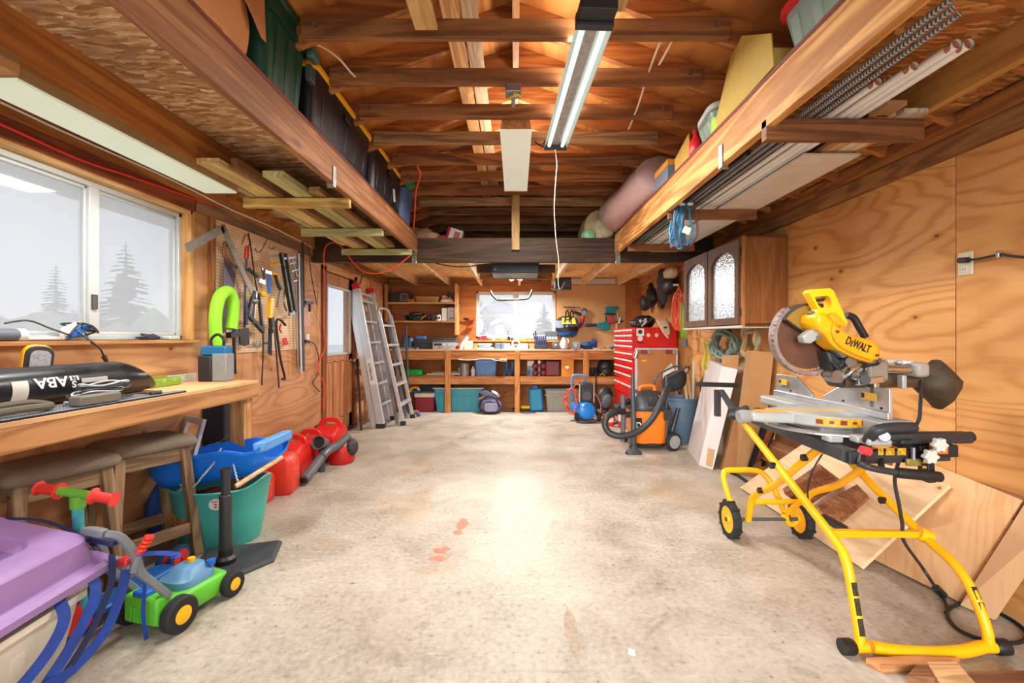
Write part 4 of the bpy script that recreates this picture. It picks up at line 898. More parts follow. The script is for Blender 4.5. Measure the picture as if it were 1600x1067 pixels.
# ladders leaning in the corner behind the door
def ladder(name, label, y0, y1, xb, xt, h, nst, wr, tr, step_w, two, cap):
    t = T(name, label, 'ladder', ((xb+xt)/2, (y0+y1)/2, 0))
    up = V((xt-xb, 0, h)); d = up.normalized(); nrm = V((d.z, 0, -d.x))
    for k in range(2 if two else 1):
        off = nrm*(-.09*k)
        for y in (y0, y1):
            sh = .03*k*(1 if y == y0 else -1)
            G().bar(V((xb, y+sh, 0))+off, V((xt, y+sh, h-(.04*k)))+off, wr, tr, nrm if False else (0, 1, 0)).o('rail', ALU, t, True, sm=False, bev=.004)
        for i in range(nst):
            p = V((xb, 0, 0))+up*((i+1)/(nst+.6)); p = p+off
            G().bar((p.x, y0+.01, p.z), (p.x, y1-.01, p.z), step_w, .03, (0, 0, 1)).o('step', ALU if k == 0 else STL, t, True, sm=False, bev=.003)
    for y in (y0, y1):
        G().bar((xb-.01, y, 0), V((xb, y, 0))+d*.06, wr+.02, tr+.02, (0, 1, 0)).o('foot', BLK2, t, True, sm=False)
    return t, d, up
t, d, up = ladder('extension_ladder', 'tall aluminium folding ladder with red tips leaning beside the door', 6.24, 6.86, -1.84, -2.19, 1.93, 6, .10, .05, .035, True, True)
for y in (6.24, 6.86):
    p = V((-2.19, y, 1.93)); G().bar(p-d*.03, p+d*.05, .11, .056, (0, 1, 0)).o('tip', pm((206, 40, 40), .4), t, True, sm=False, bev=.008)
p = V((-1.84, 6.21, 0))+up*.40
G(frame(p+V((0, -.003, 0)), up, V((-d.z, 0, d.x)))).box(0, 0, 0, .36, .075, .004).o('label_plate', WHT, t, True, sm=False)
text('lettering', 'FEATHERLITE', BLK, t, frame(p+V((.0, -.0055, 0)), up, V((-d.z, 0, d.x))), .05, .001, .8, True, .001)
G().cyl((-2.19, 6.2, 1.86), (-2.19, 6.9, 1.86), .02, 12).o('top_tube', ALU, t, True)
t, d, up = ladder('step_ladder', 'aluminium step ladder with broad treads leaning in front of the tall ladder', 6.42, 7.0, -1.58, -1.93, 1.58, 5, .05, .028, .075, False, False)
G().tube(sp([(-1.93, 6.42, 1.55), (-1.945, 6.44, 1.63), (-1.95, 6.55, 1.66), (-1.95, 6.87, 1.66), (-1.945, 6.98, 1.63), (-1.93, 7.0, 1.55)], 4), .016, 8).o('top_hoop', ALU, t, True)
for y in (6.46, 6.96): G().bar((-1.68, y, 0), (-1.95, y, 1.5), .045, .025, (0, 1, 0)).o('rear_rail', STL, t, True, sm=False)
tag(G().tube([(-2.03, 5.98, .02), (-2.215, 6.35, .93)], .016, 8).o('pry_pole', pm((44, 38, 34), .6, .3)), 'dark iron bar leaning beside the door behind the ladder', 'bar')
tag(G().tube([(-1.70, 7.25, .02), (-1.78, 7.38, 1.42)], .017, 8).o('pole', DGR), 'dark pole leaning against the back bench by the step ladder', 'pole')
tag(G().tube(sp([P(566, 431, 6.2), P(562, 445, 6.3), P(561, 462, 6.3)], 4), .008, 6).o('hook_strap', BLK), 'short black strap above the tall ladder', 'strap')
# orange extension cord draped from the ties, over the header and down the door jamb
pts = [P(655, 241, 3.85), P(653, 262, 3.9), P(657, 272, 3.95), P(650, 300, 4.3), P(648, 335, 4.7), P(645, 372, 4.93), P(646, 392, 4.93), P(634, 405, 4.95), P(612, 420, 4.96), P(590, 427, 4.96), P(568, 424, 4.96), P(552, 410, 4.95), P(543, 398, 4.93), P(534, 386, 4.93), P(522, 379, 4.93), P(510, 384, 4.93), P(506, 400, 4.94), WX(507, 440, -2.19), WX(506, 500, -2.19), WX(508, 540, -2.19), WX(500, 562, -2.2), WX(497, 580, -2.2), WX(507, 602, -2.2), WX(506, 640, -2.2)]
tag(G().tube(sp(pts, 6), .007, 6).o('extension_cable', pm((236, 84, 38), .5)), 'orange extension cord draped over the header and down the door jamb', 'cord')
# ---------------------------------------------------------------- back wall: shelves, bench and clutter
YB2 = 7.62
def B(x, y, Y=YB2): return P(x, y, Y)
def pbox(g, x0, x1, y0, y1, Y, d, **k):
    """box whose near face covers the given picture rectangle at depth Y, d deep"""
    a, b = P(x0, y1, Y), P(x1, y0, Y); g.bb(a.x, b.x, Y, Y+d, a.z, b.z); return g
def one(name, label, cat, g, mat, group=None, **k):
    return tag(g.o(name, mat, **k), label, cat, group)
LX = LUM('x', sc=.9, knots=.4)
bench = T('back_bench', 'long built-in timber workbench along the back wall under the window', 'workbench', (-.3, 7.7, 0))
G().bb(XL+.02, 1.86, 7.47, 7.98, 1.018, 1.04).o('bench_top', ply((226, 196, 158), (186, 140, 96), 'x', freq=16, con=.4), bench, True, sm=False, bev=.003)
for x0, x1 in ((XL+.02, -1.17), (-1.07, 1.86)): G().bb(x0, x1, 7.475, 7.515, .875, 1.016).o('apron', wood((214, 146, 82), (160, 92, 44), 'x', sc=.8, knots=.7), bench, True, sm=False)
for x0, x1 in ((XL+.02, -1.17), (-1.07, -.025), (.07, 1.86)): G().bb(x0, x1, 7.475, 7.515, .47, .575).o('shelf_rail', wood((218, 154, 92), (164, 100, 54), 'x', sc=.8), bench, True, sm=False)
G().bb(XL+.02, 1.86, 7.49, 7.98, .577, .593).o('lower_shelf', PLYB, bench, True, sm=False)
for x0, x1, z1 in ((-1.165, -1.075, 1.015), (-.02, .065, 1.015)): G().bb(x0, x1, 7.465, 7.52, 0, z1).o('post', wood((222, 154, 84), (166, 100, 48), 'z', knots=.6), bench, True, sm=False, bev=.003)
G().bb(1.11, 1.20, 7.465, 7.51, .58, 1.015).o('post', wood((222, 154, 84), (166, 100, 48), 'z', knots=.6), bench, True, sm=False, bev=.003)
# wall shelves
shf = T('wall_shelves', 'two-tier timber wall shelving left of the back window', 'shelves', (-1.6, 7.85, 1.28))
G().bb(-1.03, -.99, 7.68, 7.985, 1.28, 2.14).o('side_board', wood((236, 186, 118), (190, 130, 70), 'z', knots=.3), shf, True, sm=False)
G().bb(XL+.03, XL+.07, 7.68, 7.985, 1.50, 2.14).o('side_board', wood((206, 150, 92), (156, 100, 54), 'z', knots=.3), shf, True, sm=False)
for z in (1.835, 1.52): G().bb(XL+.07, -1.03, 7.68, 7.985, z-.03, z).o('shelf', LX, shf, True, sm=False)
sill = one('sill_shelf', 'narrow shelf of odds and ends right under the back window', 'shelf', G().bb(-.74, .74, 7.80, 7.98, 1.165, 1.19), LX, sm=False)
# top shelf
z = 1.835
t = T('radio', 'black job radio with silver ring on the top shelf', 'radio', (-2.0, 7.8, z))
G().bb(-2.15, -1.80, 7.74, 7.92, z, z+.165).o('case', BLK2, t, True, bev=.012)
G().ring(rr(.13, .13, .03, 4), rr(.10, .10, .02, 4), .012, frame((-1.90, 7.738, z+.085), (1, 0, 0), (0, 0, 1))).o('speaker_ring', CHR, t, True)
G().prism(rr(.10, .10, .02, 4), .006, frame((-1.90, 7.739, z+.085), (1, 0, 0), (0, 0, 1))).o('grille', DGR, t, True)
one('wood_tray', 'small orange wooden box between radio and basket', 'box', G().bb(-1.83, -1.72, 7.70, 7.82, z, z+.05), wood((224, 140, 66), (180, 96, 40), 'x', knots=0), bev=.004)
t = T('wicker_basket', 'low woven basket on the top shelf', 'basket', (-1.51, 7.8, z))
WICK = N('wicker'); wv = WICK.n('TexWave', {'Vector': WICK.coords(False), 'Scale': 22.0, 'Distortion': 2.0}, bands_direction='Z').outputs[0]; WICK.bsdf(WICK.ramp(wv, [(.2, lin((120, 78, 40))), (.8, lin((206, 154, 96)))]), .7)
tub(G(TR(-1.51, 7.82, z)), .37, .2, .41, .24, .095, .03).o('body', WICK.m, t, True)
t = T('sanding_tool', 'cream and black disc sander at the right end of the top shelf', 'sander', (-1.16, 7.8, z))
G().bb(-1.28, -1.06, 7.72, 7.9, z, z+.045).o('base', WHT, t, True, bev=.01)
G().bb(-1.26, -1.10, 7.74, 7.88, z+.045, z+.12).o('body', pm((214, 190, 150), .5), t, True, bev=.02)
G().cyl((-1.13, 7.73, z+.13), (-1.13, 7.79, z+.13), .05, 16).o('disc', BLK, t, True)
G().box(-1.18, 7.735, z+.075, .1, .01, .02).o('stripe', RED, t, True)
# second shelf
z = 1.52; R = random.Random(5)
t = T('cable_heap', 'heap of black cables and straps on the second shelf', 'cables', (-1.78, 7.8, z))
G().ball((-1.72, 7.8, z+.07), (.17, .09, .075), 12, None, .25, 6).o('bundle', BLK, t, True)
for k in range(9):
    G().tube(mess((-1.85+.03*k, 7.76, z+.01), .09, .05, .12, 7, 40+k), .008, 5).o('cable', BLK if k % 3 else GRY, t, True)
t = T('glue_gun', 'small black tools and brushes lying on the second shelf', 'tools', (-1.5, 7.8, z))
G().tube([(-1.62, 7.74, z+.02), (-1.52, 7.72, z+.10)], .011, 6).o('brush', pm((196, 140, 70), .6), t, True)
G().ball((-1.5, 7.78, z+.045), (.09, .06, .045), 10, None, .2, 9).o('body', BLK2, t, True); G().ball((-1.4, 7.76, z+.05), (.05, .05, .05), 10, None, .2, 3).o('body', DGR, t, True)
t = T('router', 'white and black trim router beside the white cartons', 'router', (-1.30, 7.78, z))
G().cyl((-1.32, 7.76, z), (-1.32, 7.76, z+.10), .045, 14).o('motor', WHT, t, True); G().cyl((-1.32, 7.76, z+.1), (-1.32, 7.76, z+.125), .035, 14).o('cap', BLK2, t, True)
for x in (-1.345, -1.295): G().ball((x, 7.71, z+.05), (.016, .01, .02), 8).o('window', BLK, t, True)
one('white_carton', 'plain white carton on the second shelf', 'carton', G().bb(-1.26, -1.165, 7.74, 7.92, z, z+.215), WHT, bev=.002)
t = T('labelled_carton', 'white carton with a blue edged label on the second shelf', 'carton', (-1.1, 7.8, z))
G().bb(-1.155, -1.04, 7.73, 7.92, z, z+.225).o('box', WHT, t, True, bev=.002); G().bb(-1.135, -1.055, 7.726, 7.73, z+.03, z+.17).o('label', pm((150, 170, 196), .5), t, True, sm=False); G().bb(-1.128, -1.062, 7.724, 7.727, z+.06, z+.16).o('label_paper', pm((222, 222, 228), .5), t, True, sm=False)
one('grey_canister', 'grey canister lying behind the white cartons', 'canister', G().cyl((-1.22, 7.84, z+.245), (-1.06, 7.84, z+.245), .03, 10), DGR)
# on the bench, left
z = 1.041
for i, (x, lb) in enumerate(((-1.87, 'blue lidded jar nearest the step ladder on the back bench'), (-1.78, 'clear blue jar beside the black boxes'))):
    t = T('storage_jar', lb, 'jar', (x, 7.66, z)); m_ = pm((60, 96, 130), .3)
    G().lathe([(.05, 0), (.055, .02), (.055, .17), (.04, .19)], 16, TR(x, 7.66, z)).o('body', m_, t, True); G().lathe([(.045, .19), (.045, .22), (0, .222)], 16, TR(x, 7.66, z)).o('lid', BLK2 if i else pm((40, 70, 110), .4), t, True)
t = T('long_level', 'pale grey level lying on the bench behind the step ladder', 'level', (-1.75, 7.55, z)); G().bb(-1.95, -1.62, 7.52, 7.57, z, z+.03).o('body', GRY, t, True, bev=.003); G().bb(-1.68, -1.64, 7.515, 7.575, z-.0, z+.035).o('end_cap', DGR, t, True)
t = T('tape_deck', 'two stacked black hi-fi boxes left of the silver receiver', 'hi-fi', (-1.55, 7.7, z))
G().bb(-1.70, -1.38, 7.60, 7.9, z, z+.09).o('lower_deck', BLK2, t, True, bev=.004); G().bb(-1.69, -1.38, 7.60, 7.9, z+.092, z+.165).o('upper_deck', pm((38, 44, 54), .4), t, True, bev=.004)
for k in range(3): G().bb(-1.62+.0*k, -1.46, 7.596, 7.60, z+.02+.024*k, z+.028+.024*k).o('slot', DGR, t, True)
one('blue_box', 'small bright blue box lying on the black hi-fi stack', 'box', G().bb(-1.69, -1.53, 7.66, 7.8, z+.166, z+.22), pm((60, 130, 196), .5), bev=.006)
t = T('stereo_receiver', 'silver stereo receiver with dial and display on the back bench', 'receiver', (-1.2, 7.7, z))
G().bb(-1.38, -.995, 7.55, 7.88, z, z+.115).o('cabinet', pm((190, 186, 178), .35, .3), t, True, bev=.004)
G().bb(-1.36, -1.23, 7.546, 7.551, z+.06, z+.1).o('display', pm((54, 34, 34), .3), t, True)
for x, r, zz in ((-1.19, .024, .08), (-1.10, .026, .075), (-1.04, .014, .08), (-1.33, .012, .03), (-1.18, .01, .03), (-1.13, .01, .03)): G().cyl((x, 7.53, z+zz), (x, 7.551, z+zz), r, 16).o('knob', CHR, t, True)
G().bb(-1.30, -1.25, 7.546, 7.551, z+.02, z+.035).o('button_strip', DGR, t, True)
t = T('record_player', 'flat dark turntable on top of the silver receiver', 'turntable', (-1.2, 7.7, z+.116)); G().bb(-1.40, -.98, 7.56, 7.9, z+.117, z+.16).o('base', pm((84, 84, 86), .4), t, True, bev=.01); G().bb(-1.39, -.99, 7.58, 7.9, z+.161, z+.185).o('dust_cover', clearm('smoked_plastic', (120, 124, 130), .6), t, True, bev=.008)
# bench clutter, middle
def box_on(name, label, cat, x0, x1, y0, y1, mat, Y=7.55, d=.12, group=None, bev=.004, z0=z):
    a, b = P(x0, y1, Y), P(x1, y0, Y); zz = z0
    return one(name, label, cat, G().bb(a.x, b.x, Y, Y+d, zz, zz+(b.z-a.z)), mat, group, bev=bev)
t = T('glue_bottle', 'red and white squeeze dispenser leaning beside the receiver', 'dispenser', tuple(P(714, 545, 7.56)))
G().tube([(-.93, 7.58, z), (-.90, 7.58, z+.08), (-.80, 7.58, z+.21)], [.05, .045, .03], 10).o('bottle', pm((226, 216, 220), .4), t, True); G().ball((-.95, 7.56, z+.035), (.05, .04, .035), 10).o('base', RED, t, True); G().ball((-.85, 7.62, z+.06), (.03, .03, .04), 8).o('trigger', RED, t, True)
box_on('white_box', 'cream square carton on the bench left of the window', 'carton', 725, 738, 533, 546, pm((230, 222, 208), .6))
box_on('small_tin', 'little tan and green tin in front of the window shelf', 'tin', 740, 746, 536, 545, pm((176, 170, 110), .5), d=.06)
for k, (x0, x1, y0, y1, c_, lb) in enumerate(((747, 768, 536, 539.5, (232, 236, 240), 'topmost white plastic strip in the pile under the window'), (748, 766, 540, 542.6, (150, 176, 206), 'blue plastic strip in the middle of the white pile'), (745, 772, 543, 546, (238, 238, 236), 'white tray at the foot of the pile under the window'))):
    a, b = P(x0, y1, 7.56), P(x1, y0, 7.56); one('plastic_tray', lb, 'tray', G().bb(a.x, b.x, 7.56, 7.66, z+.068-.034*k, z+.096-.034*k), pm(c_, .4), bev=.004)
one('tray_support', 'dark block of bits behind the white trays', 'block', G().bb(-.62, -.4, 7.68, 7.76, z, z+.07), DGR)
t = T('drill_case', 'blue grey two-part drill bit case under the window', 'case', (-.25, 7.6, z))
for x in (-.30, -.20): G().bb(x-.047, x+.047, 7.56, 7.68, z, z+.10).o('half', pm((96, 122, 142), .45), t, True, bev=.006)
t = T('clothes_iron', 'white iron standing on the bench under the window mullion', 'iron', (.0, 7.6, z))
g = G(); g.loft([[(x*k+.0, y*k*.6+7.62, z+zz) for x, y in rr(.2, .14, .06, 5)] for k, zz in ((1, 0), (1, .03), (.8, .06), (.5, .08))]); g.o('body', WHT, t, True)
G().tube(sp([(-.06, 7.62, z+.07), (-.04, 7.62, z+.13), (.03, 7.62, z+.14), (.07, 7.62, z+.07)], 5), .014, 8).o('handle', WHT, t, True); G().ball((-.0, 7.56, z+.05), (.03, .01, .02), 8).o('dial', DGR, t, True)
for i, (x0, x1, c_, lb) in enumerate(((812, 825, (206, 214, 208), 'clear plastic tub on the bench right of the iron'), (788, 797, (226, 224, 214), 'white lid lying left of the iron'), (827, 835, (190, 140, 90), 'brown mug of pencils beside the socket rack'))):
    box_on('bench_tub', lb, 'tub', x0, x1, 537, 546, pm(c_, .4), d=.08)
# socket organiser
t = T('socket_rack', 'black rack holding rows of blue sockets on the back bench', 'socket rack', tuple(P(845, 546, 7.52)))
a, b = P(836, 546, 7.53), P(855, 528, 7.53); G().bb(a.x, b.x, 7.53, 7.66, z, z+.07).o('tray', pm((54, 48, 46), .6), t, True, bev=.003); G().bb(a.x, b.x, 7.60, 7.66, z+.07, z+.15).o('tray', BLK2, t, True, bev=.003)
for k in range(6):
    for j in range(2): G().cyl((a.x+.02+.032*k, 7.56+.06*j, z+.07+.08*j), (a.x+.02+.032*k, 7.56+.06*j, z+.14+.085*j), .013, 8).o('socket', pm((70, 96, 150), .3, .5), t, True)
for k in range(2): G().tube([(a.x+.02+.02*k, 7.64, z+.1), (a.x-.02+.03*k, 7.64, z+.26+.04*k)], .012, 6).o('driver', BLK, t, True)
t = T('parts_cabinet', 'grey small-parts cabinet on the window shelf above the socket rack', 'cabinet', tuple(P(861, 530, 7.82)))
a, b = P(852, 530, 7.82), P(871, 517, 7.82); G().bb(a.x, b.x, 7.82, 7.95, 1.19, 1.345).o('case', pm((88, 92, 96), .5), t, True, bev=.004)
for k in range(4): G().bb(a.x+.01+.052*k, a.x+.052+.052*k, 7.812, 7.82, 1.20, 1.25).o('drawer', pm((176, 186, 194), .3), t, True, bev=.002)
# sill odds and ends
SI = [(750, 6, .06, (150, 60, 70), 'maroon yarn ball'), (756, 9, .075, (206, 36, 50), 'red gift bow box'), (763, 5, .03, (70, 90, 90), 'teal pot'), (771, 5, .05, (226, 226, 220), 'white pot of screws'), (777, 4, .035, (120, 110, 90), 'tan putty tin'), (785, 6, .045, (226, 206, 60), 'yellow tape measure'), (796, 3, .06, (30, 30, 30), 'black pepper shaped bottle'), (800, 3, .045, (60, 20, 24), 'dark red marker'), (808, 10, .03, (220, 190, 120), 'straw coloured brush'), (818, 9, .024, (236, 190, 60), 'yellow handled brush'), (829, 6, .04, (140, 120, 90), 'brown tape roll'), (839, 5, .03, (200, 196, 180), 'pale cup')]
for i, (px, w_, h_, c_, nm) in enumerate(SI):
    c = P(px, 530, 7.86); r = w_/2/90
    if i % 3 == 0: g = G().cyl((c.x, 7.87, 1.19), (c.x, 7.87, 1.19+h_), r, 10)
    elif i % 3 == 1: g = G().box(c.x, 7.87, 1.19+h_/2, 2*r, .05, h_)
    else: g = G().lathe([(r, 0), (r, h_*.7), (r*.5, h_)], 10, TR(c.x, 7.87, 1.19))
    one('sill_item' if nm.endswith('ball') else 'sill_'+nm.split()[-1], nm+' on the shelf under the back window', nm.split()[-1], g, pm(c_, .5))
one('screwdriver', 'upright black screwdriver on the shelf under the window', 'screwdriver', G().tube([(-.135, 7.87, 1.19), (-.135, 7.87, 1.25), (-.135, 7.87, 1.26), (-.135, 7.87, 1.36)], [.012, .012, .004, .004], 8), BLK)
# right of the window: hardboard and power tools
st(G().bb(.72, 1.92, 7.985, 7.998, 1.0, 2.16), 'wall_hardboard_panel', pm((206, 158, 104), .6, 0, .08, 2), sm=False)
wall = lambda x, y, Y=7.93: P(x, y, Y)
def wt(name, label, cat, parts):
    t = T(name, label, cat, tuple(wall(*parts[0][3][0])))
    for nm, mt, kd, pts, *a in parts:
        pp = [wall(*z) for z in pts]; g = G()
        if kd == 'tube': g.tube(sp(pp, 4) if len(pp) > 2 else pp, a[0], 10)
        elif kd == 'poly': g.prism([(p.x, p.z) for p in pp], a[0], frame((0, 7.93+a[0]/2, 0), (1, 0, 0), (0, 0, 1)))
        elif kd == 'ball': g.ball(pp[0], a[0], 12)
        elif kd == 'disc': g.cyl(pp[0]-V((0, a[1], 0)), pp[0]+V((0, a[1], 0)), a[0], 16)
        g.o(nm, mt, t, True, bev=.006 if kd == 'poly' else 0)
MAK = pm((18, 120, 128), .4); TLR = pm((196, 54, 62), .45)
wt('drill_bit', 'long brown handled drill bit on pegs high on the hardboard', 'drill bit', [('bar', pm((76, 54, 44), .5), 'tube', [(880, 480), (900, 480.4)], .011), ('tip', pm((120, 60, 40), .5), 'tube', [(899, 480.3), (907, 480.5)], .008)])
wt('angle_grinder', 'red bodied angle grinder hung beside the tool bag', 'grinder', [('handle', BLK2, 'tube', [(896, 487), (908, 491)], .026), ('gear_head', STL, 'disc', [(912, 489)], .045, .03), ('guard', DGR, 'disc', [(913, 486)], .052, .012), ('body', TLR, 'tube', [(911, 493), (909, 505)], .034), ('tail', pm((100, 24, 40), .5), 'tube', [(909, 504), (905, 512)], .028)])
wt('finish_sander', 'teal palm sander hung at the top right of the hardboard', 'sander', [('body', MAK, 'poly', [(946, 480), (966, 479), (967, 482), (962, 484), (961, 490), (946, 489)], .1), ('base', BLK2, 'poly', [(945, 490), (962, 490), (961, 492), (946, 492)], .1), ('lead', WHT, 'tube', [(955, 484), (963, 488), (966, 497), (966, 503)], .008)])
wt('jigsaw', 'red jigsaw hung between the teal tools', 'jigsaw', [('body', TLR, 'poly', [(949, 496), (957, 494), (960, 500), (957, 505), (950, 504)], .08), ('motor', BLK2, 'tube', [(947, 494), (947, 504)], .014), ('arm', pm((190, 90, 70), .5), 'tube', [(953, 506), (965, 502)], .014)])
wt('reciprocating_saw', 'long teal reciprocating saw lying level on pegs', 'saw', [('chuck', STL, 'tube', [(912, 509), (917, 509)], .016), ('nose', BLK2, 'tube', [(916, 508.5), (932, 507.5)], .028), ('body', MAK, 'poly', [(931, 506), (942, 503), (951, 503), (953, 514), (944, 517), (933, 511)], .07), ('handle', pm((150, 156, 150), .5), 'tube', [(945, 506), (950, 514)], .022), ('strap', pm((170, 120, 80), .6), 'tube', [(926, 510), (936, 514), (946, 516)], .012)])
wt('cable_clamp', 'silver clamp head on a wooden block above the red chest', 'clamp', [('post', pm((206, 150, 110), .6), 'tube', [(964, 514), (964, 505)], .03), ('clamp', STL, 'tube', [(967, 506), (970, 496)], .02), ('bolt', DGR, 'tube', [(966, 503), (974, 502)], .012)])
wt('cordless_drill', 'orange cordless drill hung left of the back window', 'drill', [('body', pm((226, 82, 44), .45), 'tube', [(733, 499), (742, 498)], .032), ('chuck', BLK, 'tube', [(724.5, 498), (733, 499)], .02), ('handle', pm((120, 40, 40), .5), 'tube', [(739, 500), (737, 508)], .02), ('battery', pm((232, 80, 40), .45), 'poly', [(731, 510), (740, 509), (740, 513), (731, 513)], .07)])
wt('wire_brush', 'round black and steel wire wheels hung on the shelf end board', 'wheel', [('wheel', DGR, 'disc', [(715.5, 473)], .035, .02), ('wheel', STL, 'disc', [(716, 482)], .045, .03), ('hub', BLK, 'disc', [(715, 482)], .02, .045)])
# tool bag
t = T('tool_bag', 'grey black and yellow tool bag hung on the hardboard by its handles', 'tool bag', tuple(P(886, 517, 7.88)))
def bagring(y, hw, d): return [P(886+hw*math.cos(a), y+1.2*math.sin(2*a), 7.86+d*math.sin(a)) for a in [2*PI*i/20 for i in range(20)]]
G().loft([bagring(526, 10, .05), bagring(523, 15, .09), bagring(518, 17, .1)]).o('base', pm((24, 70, 130), .7), t, True)
G().loft([bagring(518, 17, .1), bagring(514, 18, .105), bagring(511, 18, .105)]).o('black_band', BLK, t, True)
G().loft([bagring(511, 18, .105), bagring(504, 18.5, .1), bagring(500, 17, .09)]).o('side', pm((112, 124, 136), .8), t, True)
G().loft([bagring(500, 17, .09), bagring(497, 14, .07), bagring(495, 8, .03)]).o('top', BLK2, t, True)
for px, w_ in ((880, 3.5), (887, 5), (896, 4)):
    G().loft([[P(px-w_*.5, 496.5, 7.80-.0), P(px+w_*.5, 496.5, 7.80), P(px+w_*.5, 496.5, 7.79), P(px-w_*.5, 496.5, 7.79)], [P(px-w_*.8+1, 506, 7.755), P(px+w_*.8+1, 506, 7.755), P(px+w_*.8+1, 506, 7.745), P(px-w_*.8+1, 506, 7.745)]]).o('pocket', pm((242, 200, 36), .7), t, True)
for px in (884, 891): G().rib(sp([P(px-3, 513, 7.745), P(px-1, 500, 7.77), P(px+1, 487, 7.85), P(px+4, 487, 7.86), P(px+5, 500, 7.78), P(px+5, 512, 7.745)], 5), .022, .006, (0, 1, 0)).o('handle', BLK, t, True)
# right end of the bench top
t = T('bench_grinder', 'small grey motor on the bench below the tool bag', 'motor', tuple(P(871, 545, 7.55)))
G().cyl((.66, 7.52, z+.07), (.66, 7.64, z+.07), .055, 16).o('housing', pm((96, 106, 114), .4), t, True); G().ball((.66, 7.52, z+.07), (.018, .012, .018), 8).o('hub', WHT, t, True); G().bb(.60, .72, 7.52, 7.66, z, z+.02).o('foot', BLK2, t, True)
t = T('jug', 'white plastic jug on the bench below the tool bag', 'jug', tuple(P(882, 545, 7.58)))
G().loft([[(.80+.065*k*math.cos(a), 7.6+.05*k*math.sin(a), z+zz) for a in [2*PI*i/16 for i in range(16)]] for k, zz in ((.95, .0), (1, .02), (1, .1), (.7, .15), (.4, .17), (.4, .2))]).o('body', pm((226, 214, 196), .5), t, True); G().tube(sp([(.84, 7.6, z+.17), (.88, 7.6, z+.15), (.865, 7.6, z+.09)], 4), .012, 6).o('handle', pm((226, 214, 196), .5), t, True)
one('bench_mat', 'dark blue mat on the bench under the motor and jug', 'mat', G().bb(.56, .90, 7.49, 7.66, z, z+.012), pm((40, 50, 80), .6), bev=.003)
t = T('bench_vise', 'steel bench vise with a long tommy bar at the bench edge', 'vise', (.99, 7.5, z))
G().bb(.92, 1.06, 7.46, 7.62, z, z+.04).o('base', STL, t, True, bev=.006); G().bb(.93, 1.05, 7.43, 7.46, z+.04, z+.13).o('front_jaw', STL, t, True, bev=.004); G().bb(.93, 1.05, 7.50, 7.6, z+.04, z+.13).o('rear_jaw', STL, t, True, bev=.006); G().cyl((.99, 7.36, z+.06), (.99, 7.46, z+.06), .016, 10).o('screw', CHR, t, True); G().cyl((.93, 7.36, z-.06), (1.02, 7.36, z+.1), .008, 8).o('tommy_bar', CHR, t, True)
t = T('blue_rag', 'navy cloth heaped on the bench right of the vise', 'cloth', (1.2, 7.6, z)); G().ball((1.2, 7.62, z+.06), (.12, .08, .075), 14, None, .25, 8).o('heap', pm((40, 66, 116), .9, 0, .2), t, True); G().ball((1.31, 7.64, z+.08), (.06, .05, .1), 10, None, .2, 4).o('fold', pm((40, 66, 116), .9, 0, .2), t, True)
one('wood_wedge', 'pale wooden wedge leaning near the red chest', 'wedge', G(TR(1.5, 7.6, z) @ RY(D(35))).bb(-.07, .07, -.03, .03, 0, .02), LX, sm=False)
one('file_tray', 'white enamel dish of bits left of the chest', 'dish', G().lathe([(.05, 0), (.09, .02), (.088, .022), (.05, .004)], 16, TR(1.36, 7.56, z)), WHT)
t = T('hand_drill', 'grey drill lying at the right end of the bench', 'drill', (1.62, 7.6, z)); G().tube([(1.55, 7.6, z+.04), (1.68, 7.58, z+.07)], .035, 10).o('body', GRY, t, True); G().tube([(1.60, 7.6, z+.05), (1.60, 7.56, z)], .02, 8).o('grip', BLK2, t, True)
# on the lower shelf
z = .593
t = T('green_case', 'bright green plastic case at the left of the lower shelf', 'case', (-1.65, 7.6, z)); G().bb(-1.84, -1.55, 7.54, 7.74, z, z+.115).o('shell', pm((20, 160, 62), .4), t, True, bev=.012); G().bb(-1.62, -1.56, 7.53, 7.54, z+.03, z+.09).o('latch', pm((30, 190, 80), .4), t, True, bev=.003)
R = random.Random(9)
for i, lb in enumerate(('thin board offcut on the lower shelf behind the post', 'folded white dust sheet right of the green case', 'greenish plank at the front of the lower shelf', 'narrow pale batten lying on top of the offcuts')):
    one('board_offcut', lb, 'board', G(TR(-1.32+.08*i, 7.64+.03*i, z+.018*i+.01) @ RZ(D(R.uniform(-8, 8)))).bb(-.25, .3, -.06, .06, -.009, .009), [pm((170, 140, 110), .7), WHT, pm((170, 180, 140), .7), LX][i], sm=False)
t = T('paint_can', 'ribbed grey can on the lower shelf beside the blue bin', 'can', (-.86, 7.56, z)); RIBM = pm((150, 148, 140), .4, .4, .35, 30)
G().lathe([(.072, 0), (.075, .01), (.075, .205), (.07, .215), (.07, .212), (0, .21)], 20, TR(-.85, 7.58, z)).o('body', RIBM, t, True)
one('oil_bottle', 'white bottle with red cap between can and blue bin', 'bottle', G().lathe([(.035, 0), (.036, .11), (.016, .135), (.016, .16), (0, .162)], 14, TR(-.715, 7.6, z)), pm((226, 216, 204), .4))
one('spray_tin', 'small grey tin half hidden behind the ribbed can', 'tin', G().lathe([(.04, 0), (.04, .14), (0, .142)], 14, TR(-.94, 7.66, z)), GRY)
